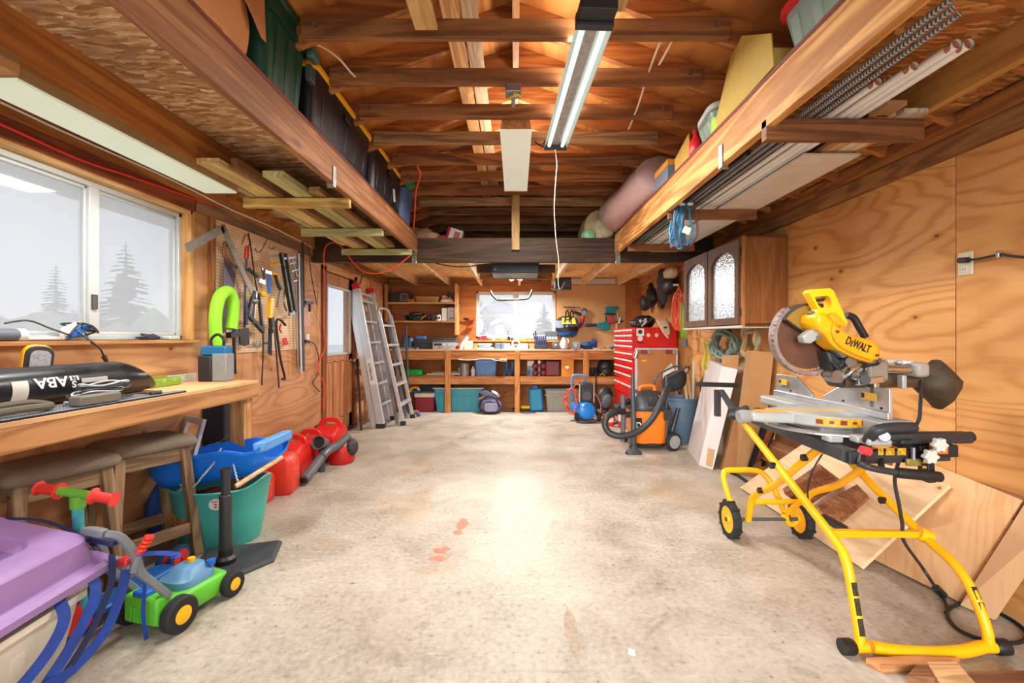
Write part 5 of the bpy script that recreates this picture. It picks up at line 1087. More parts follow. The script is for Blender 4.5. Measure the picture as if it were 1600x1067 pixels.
def tote(name, label, x0, x1, y0, y1, zb, h, body, lid, ribs=4, loc=None, lidh=.03, handle=True):
    t = T(name, label, 'tote', ((x0+x1)/2, (y0+y1)/2, zb)); W_, L_ = x1-x0, y1-y0
    g = tub(G(), W_*.86, L_*.84, W_*.96, L_*.94, h, .03, .005, 4); g.o('body', body, t, bev=0)
    for k in range(ribs):
        x = W_*(-.33+.66*k/max(1, ribs-1)); G().bar((x*.92, -L_*.425, .02), (x, -L_*.468, h*.68), .035 if W_ < .5 else .05, .012, (0, 1, 0)).o('rib', body, t, bev=.004)
    G().loft([[(x, y, zz) for x, y in rr(W_*a, L_*a2, .035, 4)] for a, a2, zz in ((.97, .95, h*.74), (1.0, .98, h*.74), (1.0, .98, h*.8), (.96, .94, h*.8))], False).o('ridge', body, t)
    if lid:
        G().loft([[(x, y, zz) for x, y in rr(W_*a, L_*a, .035, 4)] for a, zz in ((.99, h-.008), (1.02, h-.006), (1.02, h+.014), (.94, h+lidh), (.5, h+lidh))]).o('lid', lid, t)
    if handle: G().box(0, -L_*.5, h*.93, W_*.25, .02, h*.1).o('handle', lid or body, t, bev=.004)
    return t
tote('blue_bin', 'light blue lidded storage bin on the lower shelf', -.69, -.31, 7.54, 7.85, z, .255, pm((96, 136, 190), .45), pm((112, 152, 204), .45), 3)
for i, (x, lb) in enumerate(((-.155, 'blue axle stand left of its twin on the lower shelf'), (-.055, 'blue axle stand close to the middle post'))):
    t = T('axle_stand', lb, 'axle stand', (x, 7.62, z), 0, 'blue axle stands'); m_ = pm((40, 110, 160), .45)
    for a in range(4): G().bar((.065*math.cos(PI/4+a*PI/2), .065*math.sin(PI/4+a*PI/2), 0), (.018*math.cos(PI/4+a*PI/2), .018*math.sin(PI/4+a*PI/2), .15), .035, .008, (0, 0, 1)).o('leg', m_, t)
    G().cyl((0, 0, .11), (0, 0, .23), .02, 10).o('column', m_, t); G().bb(-.035, .035, -.015, .015, .22, .245).o('saddle', DGR, t, bev=.004)
t = T('polish_box', 'pale blue and cream retail box beside the red dumbbells', 'box', (.24, 7.65, z)); G().bb(.19, .31, 7.62, 7.76, z, z+.26).o('carton', pm((130, 160, 180), .6), t, True, bev=.003); G().bb(.195, .305, 7.616, 7.62, z+.17, z+.25).o('top_label', pm((226, 220, 196), .6), t, True, sm=False); G().bb(.20, .24, 7.615, 7.62, z+.02, z+.1).o('lower_label', pm((50, 90, 160), .6), t, True, sm=False)
t = T('dumbbell_rack', 'stacked pair of maroon dumbbells on the lower shelf', 'dumbbells', (.38, 7.58, z))
for zz in (.055, .17):
    for x in (.32, .46): G().ball((x, 7.58, z+zz), (.05, .05, .055), 14).o('weight', pm((140, 40, 60), .35), t, True)
    G().cyl((.33, 7.58, z+zz), (.45, 7.58, z+zz), .016, 10).o('grip', DGR, t, True)
G().bb(.375, .405, 7.6, 7.63, z, z+.23).o('post', GRY, t, True); G().ball((.39, 7.57, z+.24), (.028, .02, .028), 12).o('gauge', WHT, t, True)
t = T('maroon_suitcase', 'maroon hard suitcase on the lower shelf', 'suitcase', (.6, 7.62, z)); G().bb(.49, .735, 7.54, 7.8, z, z+.26).o('shell', pm((112, 48, 52), .45), t, True, bev=.025); G().bb(.49, .735, 7.535, 7.54, z+.19, z+.195).o('seam', pm((80, 30, 34), .5), t, True)
t = T('wooden_box', 'orange varnished wooden box with a round knob on the lower shelf', 'box', (.84, 7.6, z)); G().bb(.75, .955, 7.50, 7.78, z, z+.32).o('body', wood((226, 150, 54), (186, 108, 30), 'z', knots=0, con=.5), t, True, sm=False, bev=.003); G().lathe([(.03, 0), (.03, .006), (.022, .016), (0, .018)], 16, TR(.85, 7.5, z+.15) @ RX(PI/2) @ M.Diagonal((1.2, .8, 1, 1))).o('knob', pm((214, 206, 196), .3), t, True)
t = T('black_backpack', 'black backpack on the lower shelf near the red chest', 'backpack', (1.47, 7.62, z)); G().ball((1.5, 7.64, z+.145), (.14, .11, .145), 16, None, .05, 3).o('body', BLK, t, True); G().ball((1.49, 7.54, z+.08), (.09, .05, .07), 12, None, .06, 4).o('pocket', BLK2, t, True); G().tube(sp([(1.4, 7.55, z+.02), (1.43, 7.52, z+.05), (1.47, 7.52, z+.01)], 4), .008, 6).o('strap', YEL, t, True)
t = T('boot_pair', 'dark boots beside the backpack on the lower shelf', 'boots', (1.28, 7.6, z))
for x in (1.24, 1.33): G().loft([[(x+.04*k*math.cos(a), 7.6+dy+.08*l_*math.sin(a), z+zz) for a in [2*PI*i/12 for i in range(12)]] for k, l_, dy, zz in ((1, 1, 0, 0), (1, 1, 0, .05), (.9, .6, .03, .08), (.9, .5, .04, .14))]).o('boot', pm((34, 32, 36), .7), t, True)
t = T('power_strip', 'white power strip hooked under the bench apron', 'power strip', (-.2, 7.47, .88)); G().bb(-.26, -.15, 7.44, 7.47, .845, .885).o('body', pm((226, 214, 180), .4), t, True, bev=.004); G().tube(sp([(-.95, 7.46, .885), (-.85, 7.46, .868), (-.7, 7.46, .87), (-.6, 7.46, .885)], 4)+sp([(-.4, 7.46, .885), (-.32, 7.46, .86), (-.25, 7.45, .865)], 4), .006, 6).o('lead', WHT, t, True)
for x in (-.235, -.205, -.175): G().box(x, 7.438, .865, .018, .004, .022).o('outlet', DGR, t, True)
# under the shelf
t = T('picnic_cooler', 'maroon cooler with white lid on the floor under the bench', 'cooler', (-1.5, 7.65, 0)); G().bb(-1.68, -1.36, 7.55, 7.85, .0, .24).o('body', pm((140, 26, 52), .45), t, True, bev=.015); G().bb(-1.685, -1.355, 7.545, 7.855, .242, .31).o('lid', pm((222, 206, 178), .5), t, True, bev=.01)
t = T('bath_toy', 'blue and yellow toy lying on the maroon cooler', 'toy', (-1.7, 7.66, .31)); G().tube(sp([(-1.78, 7.62, .33), (-1.72, 7.62, .40), (-1.64, 7.62, .39), (-1.62, 7.62, .33)], 4), .025, 8).o('arch', YEL, t, True); G().ball((-1.66, 7.6, .33), (.08, .05, .03), 10).o('base', BLU, t, True)
one('dark_toolbox', 'dark blue toolbox on the floor behind the cooler', 'toolbox', G().bb(-1.66, -1.18, 7.87, 7.97, 0, .43), pm((40, 60, 84), .5), bev=.01)
tote('teal_tote', 'large turquoise storage tote with white rim under the bench', -1.39, -.53, 7.58, 7.95, 0, .385, pm((66, 158, 176), .45), pm((196, 190, 176), .5), 7, lidh=.012, handle=False)
t = T('gym_bag', 'purple grey sports bag slumped in front of the teal tote', 'bag', (-.42, 7.42, 0)); m_ = pm((96, 90, 122), .8, 0, .2, 8, .3)
G().ball((-.42, 7.44, .13), (.21, .13, .13), 14, RY(D(8)), .12, 5).o('body', m_, t, True, sub=1); G().ball((-.46, 7.48, .25), (.17, .11, .10), 12, RY(D(24)), .16, 2).o('flap', pm((66, 62, 82), .8, 0, .25, 9, .4), t, True); G(TR(-.40, 7.315, .11) @ RX(D(-14))).prism(rr(.22, .14, .05, 4), .03, frame((0, 0, 0), (1, 0, 0), (0, 0, 1))).o('pocket', pm((132, 128, 152), .7, 0, .25, 10), t, True, bev=.012); G().tube(sp([(-.60, 7.36, .10), (-.55, 7.33, .22), (-.45, 7.33, .29), (-.33, 7.34, .25), (-.26, 7.36, .12)], 5), .014, 6).o('carry_strap', pm((44, 42, 54), .8), t, True); G().bar((-.60, 7.42, .235), (-.52, 7.40, .275), .05, .03).o('tan_tab', pm((190, 140, 100), .7), t, True); G().ball((-.33, 7.5, .31), (.09, .06, .035), 10, RY(D(30)), .3, 9).o('white_bundle', pm((176, 176, 176), .7), t, True)
one('blue_scraper', 'blue plastic clip on the floor at the foot of the step ladder', 'clip', G().ball((-1.53, 7.14, .03), (.035, .03, .03), 10, None, .15, 3), pm((30, 80, 170), .5))
one('wood_block', 'little wood block on the floor behind the step ladder', 'block', G().bb(-1.66, -1.56, 7.26, 7.34, 0, .06), LX, sm=False)
t = T('toy_truck', 'yellow plastic toy with dark wheels on the floor under the bench', 'toy', (.06, 7.6, 0)); G().bb(.08, .24, 7.56, 7.68, .05, .1).o('body', YEL, t, True, bev=.02); G().bb(-.06, .26, 7.55, 7.70, .03, .05).o('plate', pm((70, 60, 40), .6), t, True, bev=.005)
for x in (-.02, .2): G().cyl((x, 7.55, .025), (x, 7.69, .025), .025, 10).o('wheel', BLK, t, True)
t = T('blue_suitcase', 'bright blue upright suitcase under the bench', 'suitcase', (.35, 7.62, 0)); G(TR(.35, 7.62, .0) @ RY(D(-4))).bb(-.11, .11, -.08, .09, .015, .39).o('shell', pm((20, 130, 176), .4), t, True, bev=.03); G().bb(.27, .37, 7.56, 7.62, .38, .45).o('handle', pm((30, 70, 150), .5), t, True, bev=.012)
one('broom_head', 'dark scraper lying on the floor before the blue suitcase', 'scraper', G().bb(.08, .32, 7.42, 7.46, 0, .02), DGR, bev=.003)
tote('grey_tote', 'grey lidded tote on the floor behind the air compressor', .48, 1.12, 7.58, 7.95, 0, .36, pm((148, 144, 130), .5), pm((122, 118, 110), .5), 6, handle=False)
one('cardboard_sheet', 'flat dark board lying along the floor under the bench', 'board', G().bb(-.95, 1.5, 7.70, 7.98, 0, .015), pm((120, 100, 80), .8), sm=False) if False else None
t = T('day_pack', 'black day pack on the floor behind the compressor', 'backpack', (1.45, 7.3, 0)); G().ball((1.42, 7.36, .25), (.14, .1, .2), 16, RY(D(20)), .06, 8).o('body', BLK, t, True, sub=1); G().ball((1.45, 7.26, .22), (.08, .05, .12), 12, RY(D(20)), .05, 2).o('pocket', pm((80, 84, 92), .6), t, True); G().ball((1.38, 7.3, .05), (.12, .1, .06), 12, None, .1, 4).o('base', BLK2, t, True)
# air compressor
t = T('air_compressor', 'blue wheeled air compressor with coiled red hose', 'compressor', (1.06, 6.75, 0)); BC = pm((28, 122, 206), .35, 0, .06, 3)
mt = TR(1.05, 6.62, .16) @ RZ(D(14)) @ RX(-PI/2)
G(mt).lathe([(0, -.03), (.07, -.022), (.115, .0), (.128, .03), (.128, .40), (.1, .44), (0, .46)], 28).o('tank', BC, t, True)
G(mt).lathe([(.129, .05), (.131, .055), (.131, .065), (.129, .07)], 28).o('seam', BC, t, True)
G().bb(.96, 1.14, 6.72, 6.95, .28, .56).o('motor_cover', BLK2, t, True, bev=.02); G().cyl((1.05, 6.705, .38), (1.05, 6.725, .38), .065, 20).o('fan_grille', DGR, t, True); G().bb(.965, 1.135, 6.71, 6.72, .49, .53).o('vent_slot', BLK, t, True)
for x in (.945, 1.155): G().tube([(x, 6.73, .28), (x, 6.73, .55)], .008, 6).o('cover_post', pm((190, 180, 160), .4), t, True)
G().tube(sp([(.86, 6.98, .3), (.86, 6.98, .58), (.875, 6.98, .645), (.92, 6.98, .66), (1.0, 6.98, .66), (1.045, 6.98, .645), (1.06, 6.98, .58), (1.06, 6.98, .5)], 4), .019, 10).o('push_handle', pm((90, 140, 190), .4), t, True)
for x in (.90, 1.22): G().lathe([(.02, -.02), (.06, -.022), (.068, 0), (.06, .022), (.02, .02)], 20, TR(x, 6.70, .068) @ RY(PI/2)).o('wheel', RUB, t, True)
G().tube(sp([(.87, 6.66, .14), (.86, 6.6, .04), (.92, 6.55, .012), (1.05, 6.54, .012), (1.16, 6.56, .02)], 4), .009, 6).o('frame_rod', BLK, t, True)
G().cyl((.90, 6.7, .068), (1.22, 6.7, .068), .01, 8).o('axle', STL, t, True)
for k in range(6):
    q = random.Random(k); a = [2*PI*i/14 for i in range(14)]
    G().tube(sp([(.83+q.uniform(-.03, .03)+(.075+.012*(k % 3))*math.cos(u), 6.80+q.uniform(-.05, .05)+.03*math.sin(2*u), .30+q.uniform(-.02, .02)+(.17+.012*(k % 2))*math.sin(u)) for u in a], 3, True), .0085, 6, True).o('hose', pm((206, 92, 72), .5), t, True)
G().tube(sp([(1.16, 6.74, .42), (1.22, 6.76, .34), (1.26, 6.74, .22), (1.24, 6.72, .12)], 5), .009, 6).o('hose', pm((206, 92, 72), .5), t, True); G().tube(sp([(.84, 6.8, .46), (.9, 6.78, .54), (.96, 6.76, .52)], 4), .008, 6).o('hose', pm((206, 92, 72), .5), t, True)
one('black_post', 'thin black post standing behind the air compressor', 'post', G().cyl((1.27, 7.2, 0), (1.27, 7.2, .66), .014, 8), BLK)
t = T('cord_pile', 'pile of orange cord and small tools on the floor by the chest', 'pile', (1.36, 6.7, 0))
G().tube(mess((1.36, 6.72, .01), .1, .15, .1, 22, 3), .01, 6).o('cord', pm((196, 92, 50), .5), t, True); G().tube(mess((1.42, 6.6, .01), .1, .12, .06, 14, 6), .009, 6).o('cord', pm((150, 130, 110), .5), t, True)
for i, (x, y, r, h, lb) in enumerate(((1.46, 6.26, .05, .36, 'larger red fire extinguisher beside the red tool chest'), (1.33, 6.36, .042, .24, 'smaller red fire extinguisher on the floor by the hose'))):
    t = T('fire_extinguisher', lb, 'fire extinguisher', (x, y, 0), 0, 'red fire extinguishers')
    G().lathe([(r*.9, 0), (r, .01), (r, h*.72), (r*.7, h*.8), (r*.3, h*.84), (r*.3, h*.88), (0, h*.88)], 18, TR(x, y, 0)).o('cylinder', RED, t, True); G().bb(x-.02, x+.02, y-.03, y+.02, h*.88, h*.95).o('valve', STL, t, True, bev=.003); G().bar((x-.01, y-.05, h), (x, y+.03, h*.95), .02, .008).o('lever', DGR, t, True)
    G().lathe([(r*1.01, h*.25), (r*1.015, h*.25), (r*1.015, h*.5), (r*1.01, h*.5)], 18, TR(x, y, 0)).o('label', pm((226, 200, 196), .5), t, True)
# tool chest, drawers facing the room
CHR_ = pm((205, 26, 26), .3, 0, .05, 3)
t = T('tool_chest', 'tall red tool chest with many white-handled drawers', 'tool chest', (1.86, 6.7, 0)); x0, x1, y0, y1 = 1.575, 2.17, 6.13, 7.28
G().bb(x0+.02, x1, y0, y1, 1.02, 1.375).o('top_box', CHR_, t, True, bev=.006); G().bb(x0+.02, x1, y0+.01, y1-.01, .12, 1.01).o('cabinet', CHR_, t, True, bev=.006)
zs = [1.325, 1.25, 1.175, 1.10, .985, .89, .79, .68, .5]
for i, zz in enumerate(zs):
    hh = .066 if i < 4 else (.085 if i < 8 else .16)
    d = G().bb(x0, x0+.02, y0+.015, y1-.015, zz-hh/2, zz+hh/2-.005).o('drawer', CHR_, t, True, bev=.003)
    G().bb(x0-.012, x0-.0005, y0+.03, y1-.03, zz+hh/2-.03, zz+hh/2-.006).o('handle', pm((236, 232, 230), .3, .2), d, True, bev=.003)
for y in (y0+.1, y1-.1):
    for x in (x0+.1, x1-.1): G().cyl((x-.02, y, .06), (x+.02, y, .06), .06, 14).o('caster', BLK2, t, True)
G().bb(x0+.05, x0+.15, y0-.002, y0, 1.26, 1.36).o('sticker', WHT, t, True, sm=False); G().cyl((x0+.10, y0-.0035, 1.315), (x0+.10, y0-.002, 1.315), .03, 16).o('sticker_mark', BLK2, t, True)
G().cyl((x0+.10, y0-.003, 1.225), (x0+.10, y0, 1.225), .035, 16).o('sticker', pm((226, 200, 200), .4), t, True); G().bb(x0+.05, x0+.15, y0-.002, y0, 1.165, 1.18).o('badge', BLK, t, True, sm=False)
for x in (x0+.21, x0+.32): G().cyl((x, y0-.004, 1.27), (x, y0, 1.27), .026, 16).o('round_sticker', pm((226, 200, 150), .4), t, True)
# folding table leaning on the chest
t = T('folding_table', 'brown folding table top with aluminium edges standing by the chest', 'folding table', (1.86, 6.05, .12)); yy = 6.03
G().bb(1.60, 2.13, yy, yy+.02, .20, 1.08).o('board', pm((176, 112, 58), .6, 0, .1, 4), t, True, sm=False); G().bb(1.585, 2.145, yy-.01, yy+.03, 1.075, 1.10).o('edge', ALU, t, True, bev=.003); G().bb(1.585, 1.612, yy-.012, yy+.03, .0, 1.08).o('edge', ALU, t, True, bev=.003); G().bb(2.12, 2.145, yy-.012, yy+.03, .0, 1.08).o('edge', ALU, t, True, bev=.003)
for x in (1.70, 2.03): G().bb(x-.05, x+.06, yy-.03, yy-.012, 1.03, 1.075).o('latch', pm((140, 40, 44), .4), t, True, bev=.004); G().cyl((x+.06, yy-.04, 1.05), (x+.06, yy-.01, 1.05), .03, 12).o('hinge', CHR, t, True)
G().tube([(1.60, yy-.02, 1.06), (1.575, yy-.02, .97)], .03, 10).o('corner_hinge', CHR, t, True); G().box(1.70, yy-.001, .93, .06, .002, .018).o('yellow_label', YEL, t, True)
# on top of the chest
z = 1.376
t = T('gear_heap', 'black and white strapped gear heaped on the red chest', 'gear', (1.78, 6.5, z)); G().ball((1.74, 6.45, z+.06), (.12, .12, .07), 14, None, .2, 5).o('pad', BLK2, t, True); G().ball((1.86, 6.6, z+.09), (.16, .14, .09), 14, None, .15, 7).o('pad', BLK, t, True)
for k in range(5): G().tube(mess((1.72+.03*k, 6.34, z+.01), .07, .02, .13, 5, 60+k), .009, 6).o('strap', WHT if k % 2 else BLK, t, True)
t = T('khaki_cap', 'khaki cap with dark trim hanging over the edge of the red chest', 'cap', (1.97, 6.12, z))
G().loft([[P(1027, 499, 6.1), P(1041, 492, 6.2), P(1044, 494, 6.25), P(1030, 500, 6.2)], [P(1031, 508, 6.06), P(1046, 507, 6.10), P(1048, 507, 6.12), P(1034, 509, 6.1)], [P(1036, 518, 6.06), P(1049, 518, 6.08), P(1049, 518, 6.1), P(1037, 518, 6.09)], [P(1041, 526, 6.07), P(1047, 524, 6.07), P(1047, 524, 6.09), P(1041, 526, 6.09)]]).o('crown', pm((206, 186, 160), .8), t, True, sub=1); G().tube(sp([P(1027, 500, 6.05), P(1032, 510, 6.04), P(1038, 521, 6.05), P(1044, 528, 6.05)], 4), .012, 6).o('trim', pm((216, 206, 184), .7), t, True); G().bar(P(1037, 512, 6.05), P(1042, 511, 6.05), .02, .006, (0, 1, 0)).o('clasp', BLK, t, True)
# ceiling fittings over the back area
t = T('garage_opener', 'black door opener unit with wooden mounts under the header', 'opener', (.05, 5.3, 2.05))
a, b = P(768, 428, 5.35), P(842, 411, 5.35); G().bb(a.x, b.x, 5.25, 5.75, a.z, a.z+.14).o('housing', pm((30, 32, 38), .4), t, True, bev=.012); G().cyl((a.x+.05, 5.248, a.z+.04), (a.x+.05, 5.252, a.z+.04), .012, 10).o('button', pm((90, 140, 190), .3), t, True)
a, b = P(745, 427, 5.5), P(868, 414, 5.5); G().bb(a.x, b.x, 5.52, 5.56, a.z+.01, a.z+.11).o('mount_board', DRK('x'), t, True, sm=False)
a, b = P(750, 436, 6.0), P(863, 427, 6.0); one('mount_plank', 'brown plank screwed under the joists behind the opener', 'plank', G().bb(a.x, b.x, 6.0, 6.04, a.z, a.z+.08), OLD('x'), sm=False)
t = T('twin_floodlight', 'lit twin floodlight on the ceiling before the back window', 'lamp', (0, 7.35, 2.2)); G().cyl((0, 7.36, 2.26), (0, 7.36, 2.285), .05, 14).o('mount', WHT, t, True); G().bb(-.06, .06, 7.33, 7.39, 2.225, 2.26).o('body', GRY, t, True, bev=.004)
for s_ in (-1, 1):
    G().lathe([(.012, .03), (.03, .02), (.05, -.02), (.048, -.022)], 16, TR(.068*s_, 7.34, 2.20) @ RX(D(-30)) @ RY(D(-15*s_))).o('reflector', ALU, t, True); G().ball((.068*s_, 7.325, 2.178), (.038, .02, .03), 12).o('bulb', lampm((255, 255, 255), 14), t, True)
t = T('wall_speaker', 'small black speaker box on a joist right of the opener', 'speaker', tuple(P(877, 450, 7.0))); a, b = P(862, 452, 7.0), P(893, 433, 7.0)
G().bb(a.x+.05, b.x, 7.0, 7.2, a.z, b.z).o('cabinet', BLK2, t, True, bev=.01); G().bb(b.x-.1, b.x-.01, 6.995, 7.0, a.z+.03, b.z-.03).o('grille', DGR, t, True, bev=.004); G().tube(sp([P(862, 450, 6.98), P(868, 452, 6.96), P(878, 450, 6.96), P(882, 440, 6.96)], 4), .014, 6).o('bracket', GRY, t, True)
one('rail_handle', 'bent black tube handle hanging in front of the back window', 'handle', G().tube(sp([P(766, 454, 6.9), P(769, 461, 6.9), P(775, 467, 6.9), P(781, 469, 6.9), P(806, 468, 6.9), P(822, 467, 6.9), P(828, 463, 6.9), P(832, 453, 6.9)], 5), .014, 8), pm((70, 66, 62), .5))
one('black_cable', 'black cable drooping under the header to the opener', 'cable', G().tube(sp([P(680, 411, 5.12), P(705, 416, 5.15), P(730, 416.5, 5.2), P(755, 413, 5.25), P(768, 412, 5.3)], 5), .007, 6), BLK)
# orange drape of coil & gear on the far right wall
def rw(x, y, X=2.09): return WX(x, y, X)
t = T('inline_skates', 'pair of black inline skates hung on the right wall', 'skates', tuple(rw(1012, 470)))
G().ball(rw(1008, 473), (.09, .13, .13), 14, None, .08, 5).o('wheel_guard', BLK2, t, True); G().ball(rw(1018, 464), (.08, .14, .16), 14, None, .12, 6).o('boot', pm((34, 36, 44), .4), t, True); G().tube([rw(1003, 467), rw(1014, 460)], .03, 8).o('cuff', GRY, t, True); G().ball(rw(1017, 448), (.04, .07, .07), 10, None, .1, 4).o('toe', BLK, t, True)
t = T('hockey_glove', 'dark padded mitt with grey panels hung above the skates', 'glove', tuple(rw(1035, 455)))
G().ball(rw(1036, 448), (.08, .12, .26), 14, RX(D(-8)), .08, 3).o('palm', pm((70, 74, 80), .7, 0, .3, 40), t, True); G().ball(rw(1045, 446), (.09, .22, .13), 14, None, .06, 8).o('cuff', BLK, t, True); G().ball(rw(1035, 470), (.04, .06, .12), 10).o('thumb', BLK, t, True); G().ball(rw(1048, 427), (.08, .22, .09), 12, None, .05, 2).o('roll', pm((190, 170, 140), .7), t, True); G().ball(rw(1034, 427), (.05, .07, .07), 10).o('roll_end', BLK, t, True)
for k in range(4): G().ball(rw(1053+2*k, 445, 2.03), .014, 8).o('stud', WHT, t, True)
t = T('orange_cord_coil', 'orange extension cords coiled on the right wall beside the cabinet', 'cord coil', tuple(rw(1058, 485)))
for k in range(6):
    q = random.Random(k+20); c = rw(1056+q.uniform(-4, 4), 484+q.uniform(-6, 6), 2.08); G().tube(sp([c+V((q.uniform(-.03, .03), (.10+q.uniform(-.03, .03))*math.cos(u), (.24+q.uniform(-.05, .03))*math.sin(u))) for u in [2*PI*i/10 for i in range(10)]], 4, True), .009, 6, True).o('loop', pm((236, 92, 48), .5), t, True)
t = T('green_cord_coil', 'thin green cord hung between orange coil and cabinet', 'cord coil', tuple(rw(1067, 500)))
for k in range(3):
    c = rw(1066+k, 500, 2.06); G().tube(sp([c+V((.015*k, .05*math.cos(u), (.22)*math.sin(u))) for u in [2*PI*i/10 for i in range(10)]], 4, True), .008, 6, True).o('loop', pm((140, 190, 50), .5), t, True)
one('wall_tool', 'blue grey tool handle hanging below the green cord', 'handle', G().tube([rw(1071, 530), rw(1071, 542)], .03, 8), pm((84, 94, 116), .5))
# ---------------------------------------------------------------- right side
# wall cabinet with two arched glass doors
OAK = wood((176, 116, 60), (118, 66, 28), 'z', sc=1.1, knots=.1, con=.5); OAKD = wood((128, 88, 64), (78, 50, 36), 'z', sc=1.1, knots=0, con=.4)
cx0, cy0, cy1, cz0, cz1 = 1.835, 3.69, 4.93, 1.33, 2.07
t = T('wall_cabinet', 'oak wall cabinet with two arched doors of textured glass', 'cabinet', (2.02, 4.3, cz0))
g = G(); g.bb(cx0+.02, XR-.002, cy0, cy0+.018, cz0, cz1).bb(cx0+.02, XR-.002, cy1-.018, cy1, cz0, cz1).bb(cx0+.02, XR-.002, cy0, cy1, cz1-.018, cz1).bb(cx0+.02, XR-.002, cy0, cy1, cz0+.012, cz0+.03); g.o('carcass', OAK, t, True, sm=False)
G().bb(cx0+.004, cx0+.022, cy0-.004, cy0+.03, cz0, cz1).o('face_frame', wood((196, 138, 78), (150, 92, 44), 'z', knots=0), t, True, sm=False)
G().bb(cx0-.02, XR-.002, cy0, cy1, cz0-.006, cz0+.012).o('bottom_panel', pm((206, 196, 184), .6), t, True, sm=False)
k = N('textured_glass'); vv = k.coords(False); bl = k.n('TexVoronoi', {'Vector': vv, 'Scale': 46.0}).outputs['Distance']; ln = k.noise(k.coords(False, (60, 60, 5)), 1.5, 4, .6)
f_ = k.math('ADD', k.math('MULTIPLY', bl, .55), k.math('MULTIPLY', ln, .6))
TGL = k.bsdf(k.ramp(f_, [(.3, lin((120, 128, 138))), (.5, lin((178, 188, 200))), (.7, lin((226, 232, 238)))]), .18, .15, k.bump(f_, .5, .006))
ym = (cy0+cy1)/2
for (a, b) in ((cy0+.03, ym-.01), (ym+.01, cy1-.02)):
    m_ = (a+b)/2; hw = (b-a)/2; zb, zt = cz0+.02, cz1-.012; n = 12
    inn = [(-hw+.06, zb+.06), (hw-.06, zb+.06)]+[(hw-.06-(2*hw-.12)*i/n, zt-.17+.095*max(0, math.sin(PI*(i/n)))**.6*(1 if 0 < i < n else 0)) for i in range(n+1)]
    out = [(-hw, zb), (hw, zb)]+[(hw-2*hw*i/n, zt) for i in range(n+1)]
    d = G().ring([(x, z) for x, z in out], inn, .02, frame((cx0, m_, 0), (0, -1, 0), (0, 0, 1))).o('door', OAKD, t, True, sm=False)
    G().prism(inn, .004, frame((cx0+.010, m_, 0), (0, -1, 0), (0, 0, 1))).o('glass', TGL, d, True, sm=False)
    for z in (cz0+.12, cz1-.12): G().bb(cx0-.006, cx0+.004, a-.012, a+.006, z-.03, z+.03).o('hinge', DRK('z'), d, True)
# hoses hung under the cabinet
def coil(name, label, cat, cs, r, z_, mat, n, th, sq=1.0, seed=0, parts='loop'):
    t = T(name, label, cat, cs)
    for k in range(n):
        q = random.Random(k+seed); c = V(cs)+V((q.uniform(-.06, .02), q.uniform(-.04, .04), q.uniform(-.03, .03)))
        G().tube(sp([c+V((.02*math.sin(3*u+k), r*(1+q.uniform(-.12, .1))*math.cos(u), z_*(1+q.uniform(-.1, .1))*math.sin(u))) for u in [2*PI*i/12 for i in range(12)]], 4, True), th, 7, True).o(parts, mat if not isinstance(mat, list) else mat[k % len(mat)], t, True)
    return t
coil('garden_hose', 'grey green garden hose coiled on the wall under the cabinet', 'hose', (2.12, 4.58, 1.18), .24, .13, [pm((124, 142, 132), .5), pm((104, 122, 116), .5)], 8, .016, seed=2)
coil('tan_hose', 'tan hose coil hanging beside the grey green hose', 'hose', (2.14, 4.12, 1.19), .13, .13, [pm((196, 160, 116), .6), pm((150, 160, 140), .6)], 3, .015, seed=9)
coil('yellow_cord', 'yellow cord loops dangling below the grey green hose', 'cord coil', (2.12, 5.0, 1.02), .07, .16, pm((200, 190, 50), .5), 3, .007, seed=4)
# outlet and the lead clipped to the wall
t = T('wall_outlet', 'white double socket outlet high on the right wall', 'outlet', (XR-.01, 2.21, 1.55)); yy = F*XR/(1509-CX)
G().bb(XR-.008, XR-.0005, yy-.04, yy+.034, 1.25+(526-430)/318-.0, 1.25+(526-394)/318).o('plate', pm((224, 216, 190), .4), t, True, bev=.003)
for dz in (.315, .365): 
    o_ = G().bb(XR-.012, XR-.008, yy-.018, yy+.014, 1.25+dz+.0-.012+.01, 1.25+dz+.022+.01).o('receptacle', pm((232, 226, 206), .4), t, True, bev=.004)
    for s_ in (-.008, .004): G().bb(XR-.0125, XR-.0119, yy+s_-.002, yy+s_, 1.25+dz+.01, 1.25+dz+.022).o('slot', BLK, o_, True, sm=False)
t = T('wall_lead', 'black lead plugged into the high outlet and clipped along the wall', 'lead', (XR-.02, 2.1, 1.6)); q = lambda x, y: WX(x, y, XR-.022)
G().tube(sp([q(1505, 406), q(1525, 405), q(1550, 400), q(1563, 397), q(1580, 400), q(1610, 402), q(1650, 398)], 5), .006, 8).o('cable', BLK2, t, True); G().tube([q(1499, 407), q(1513, 406)], .014, 10).o('plug', BLK2, t, True); G().bar(q(1562, 392), q(1563, 403), .014, .03, (1, 0, 0)).o('clip', CHR, t, True, bev=.003)
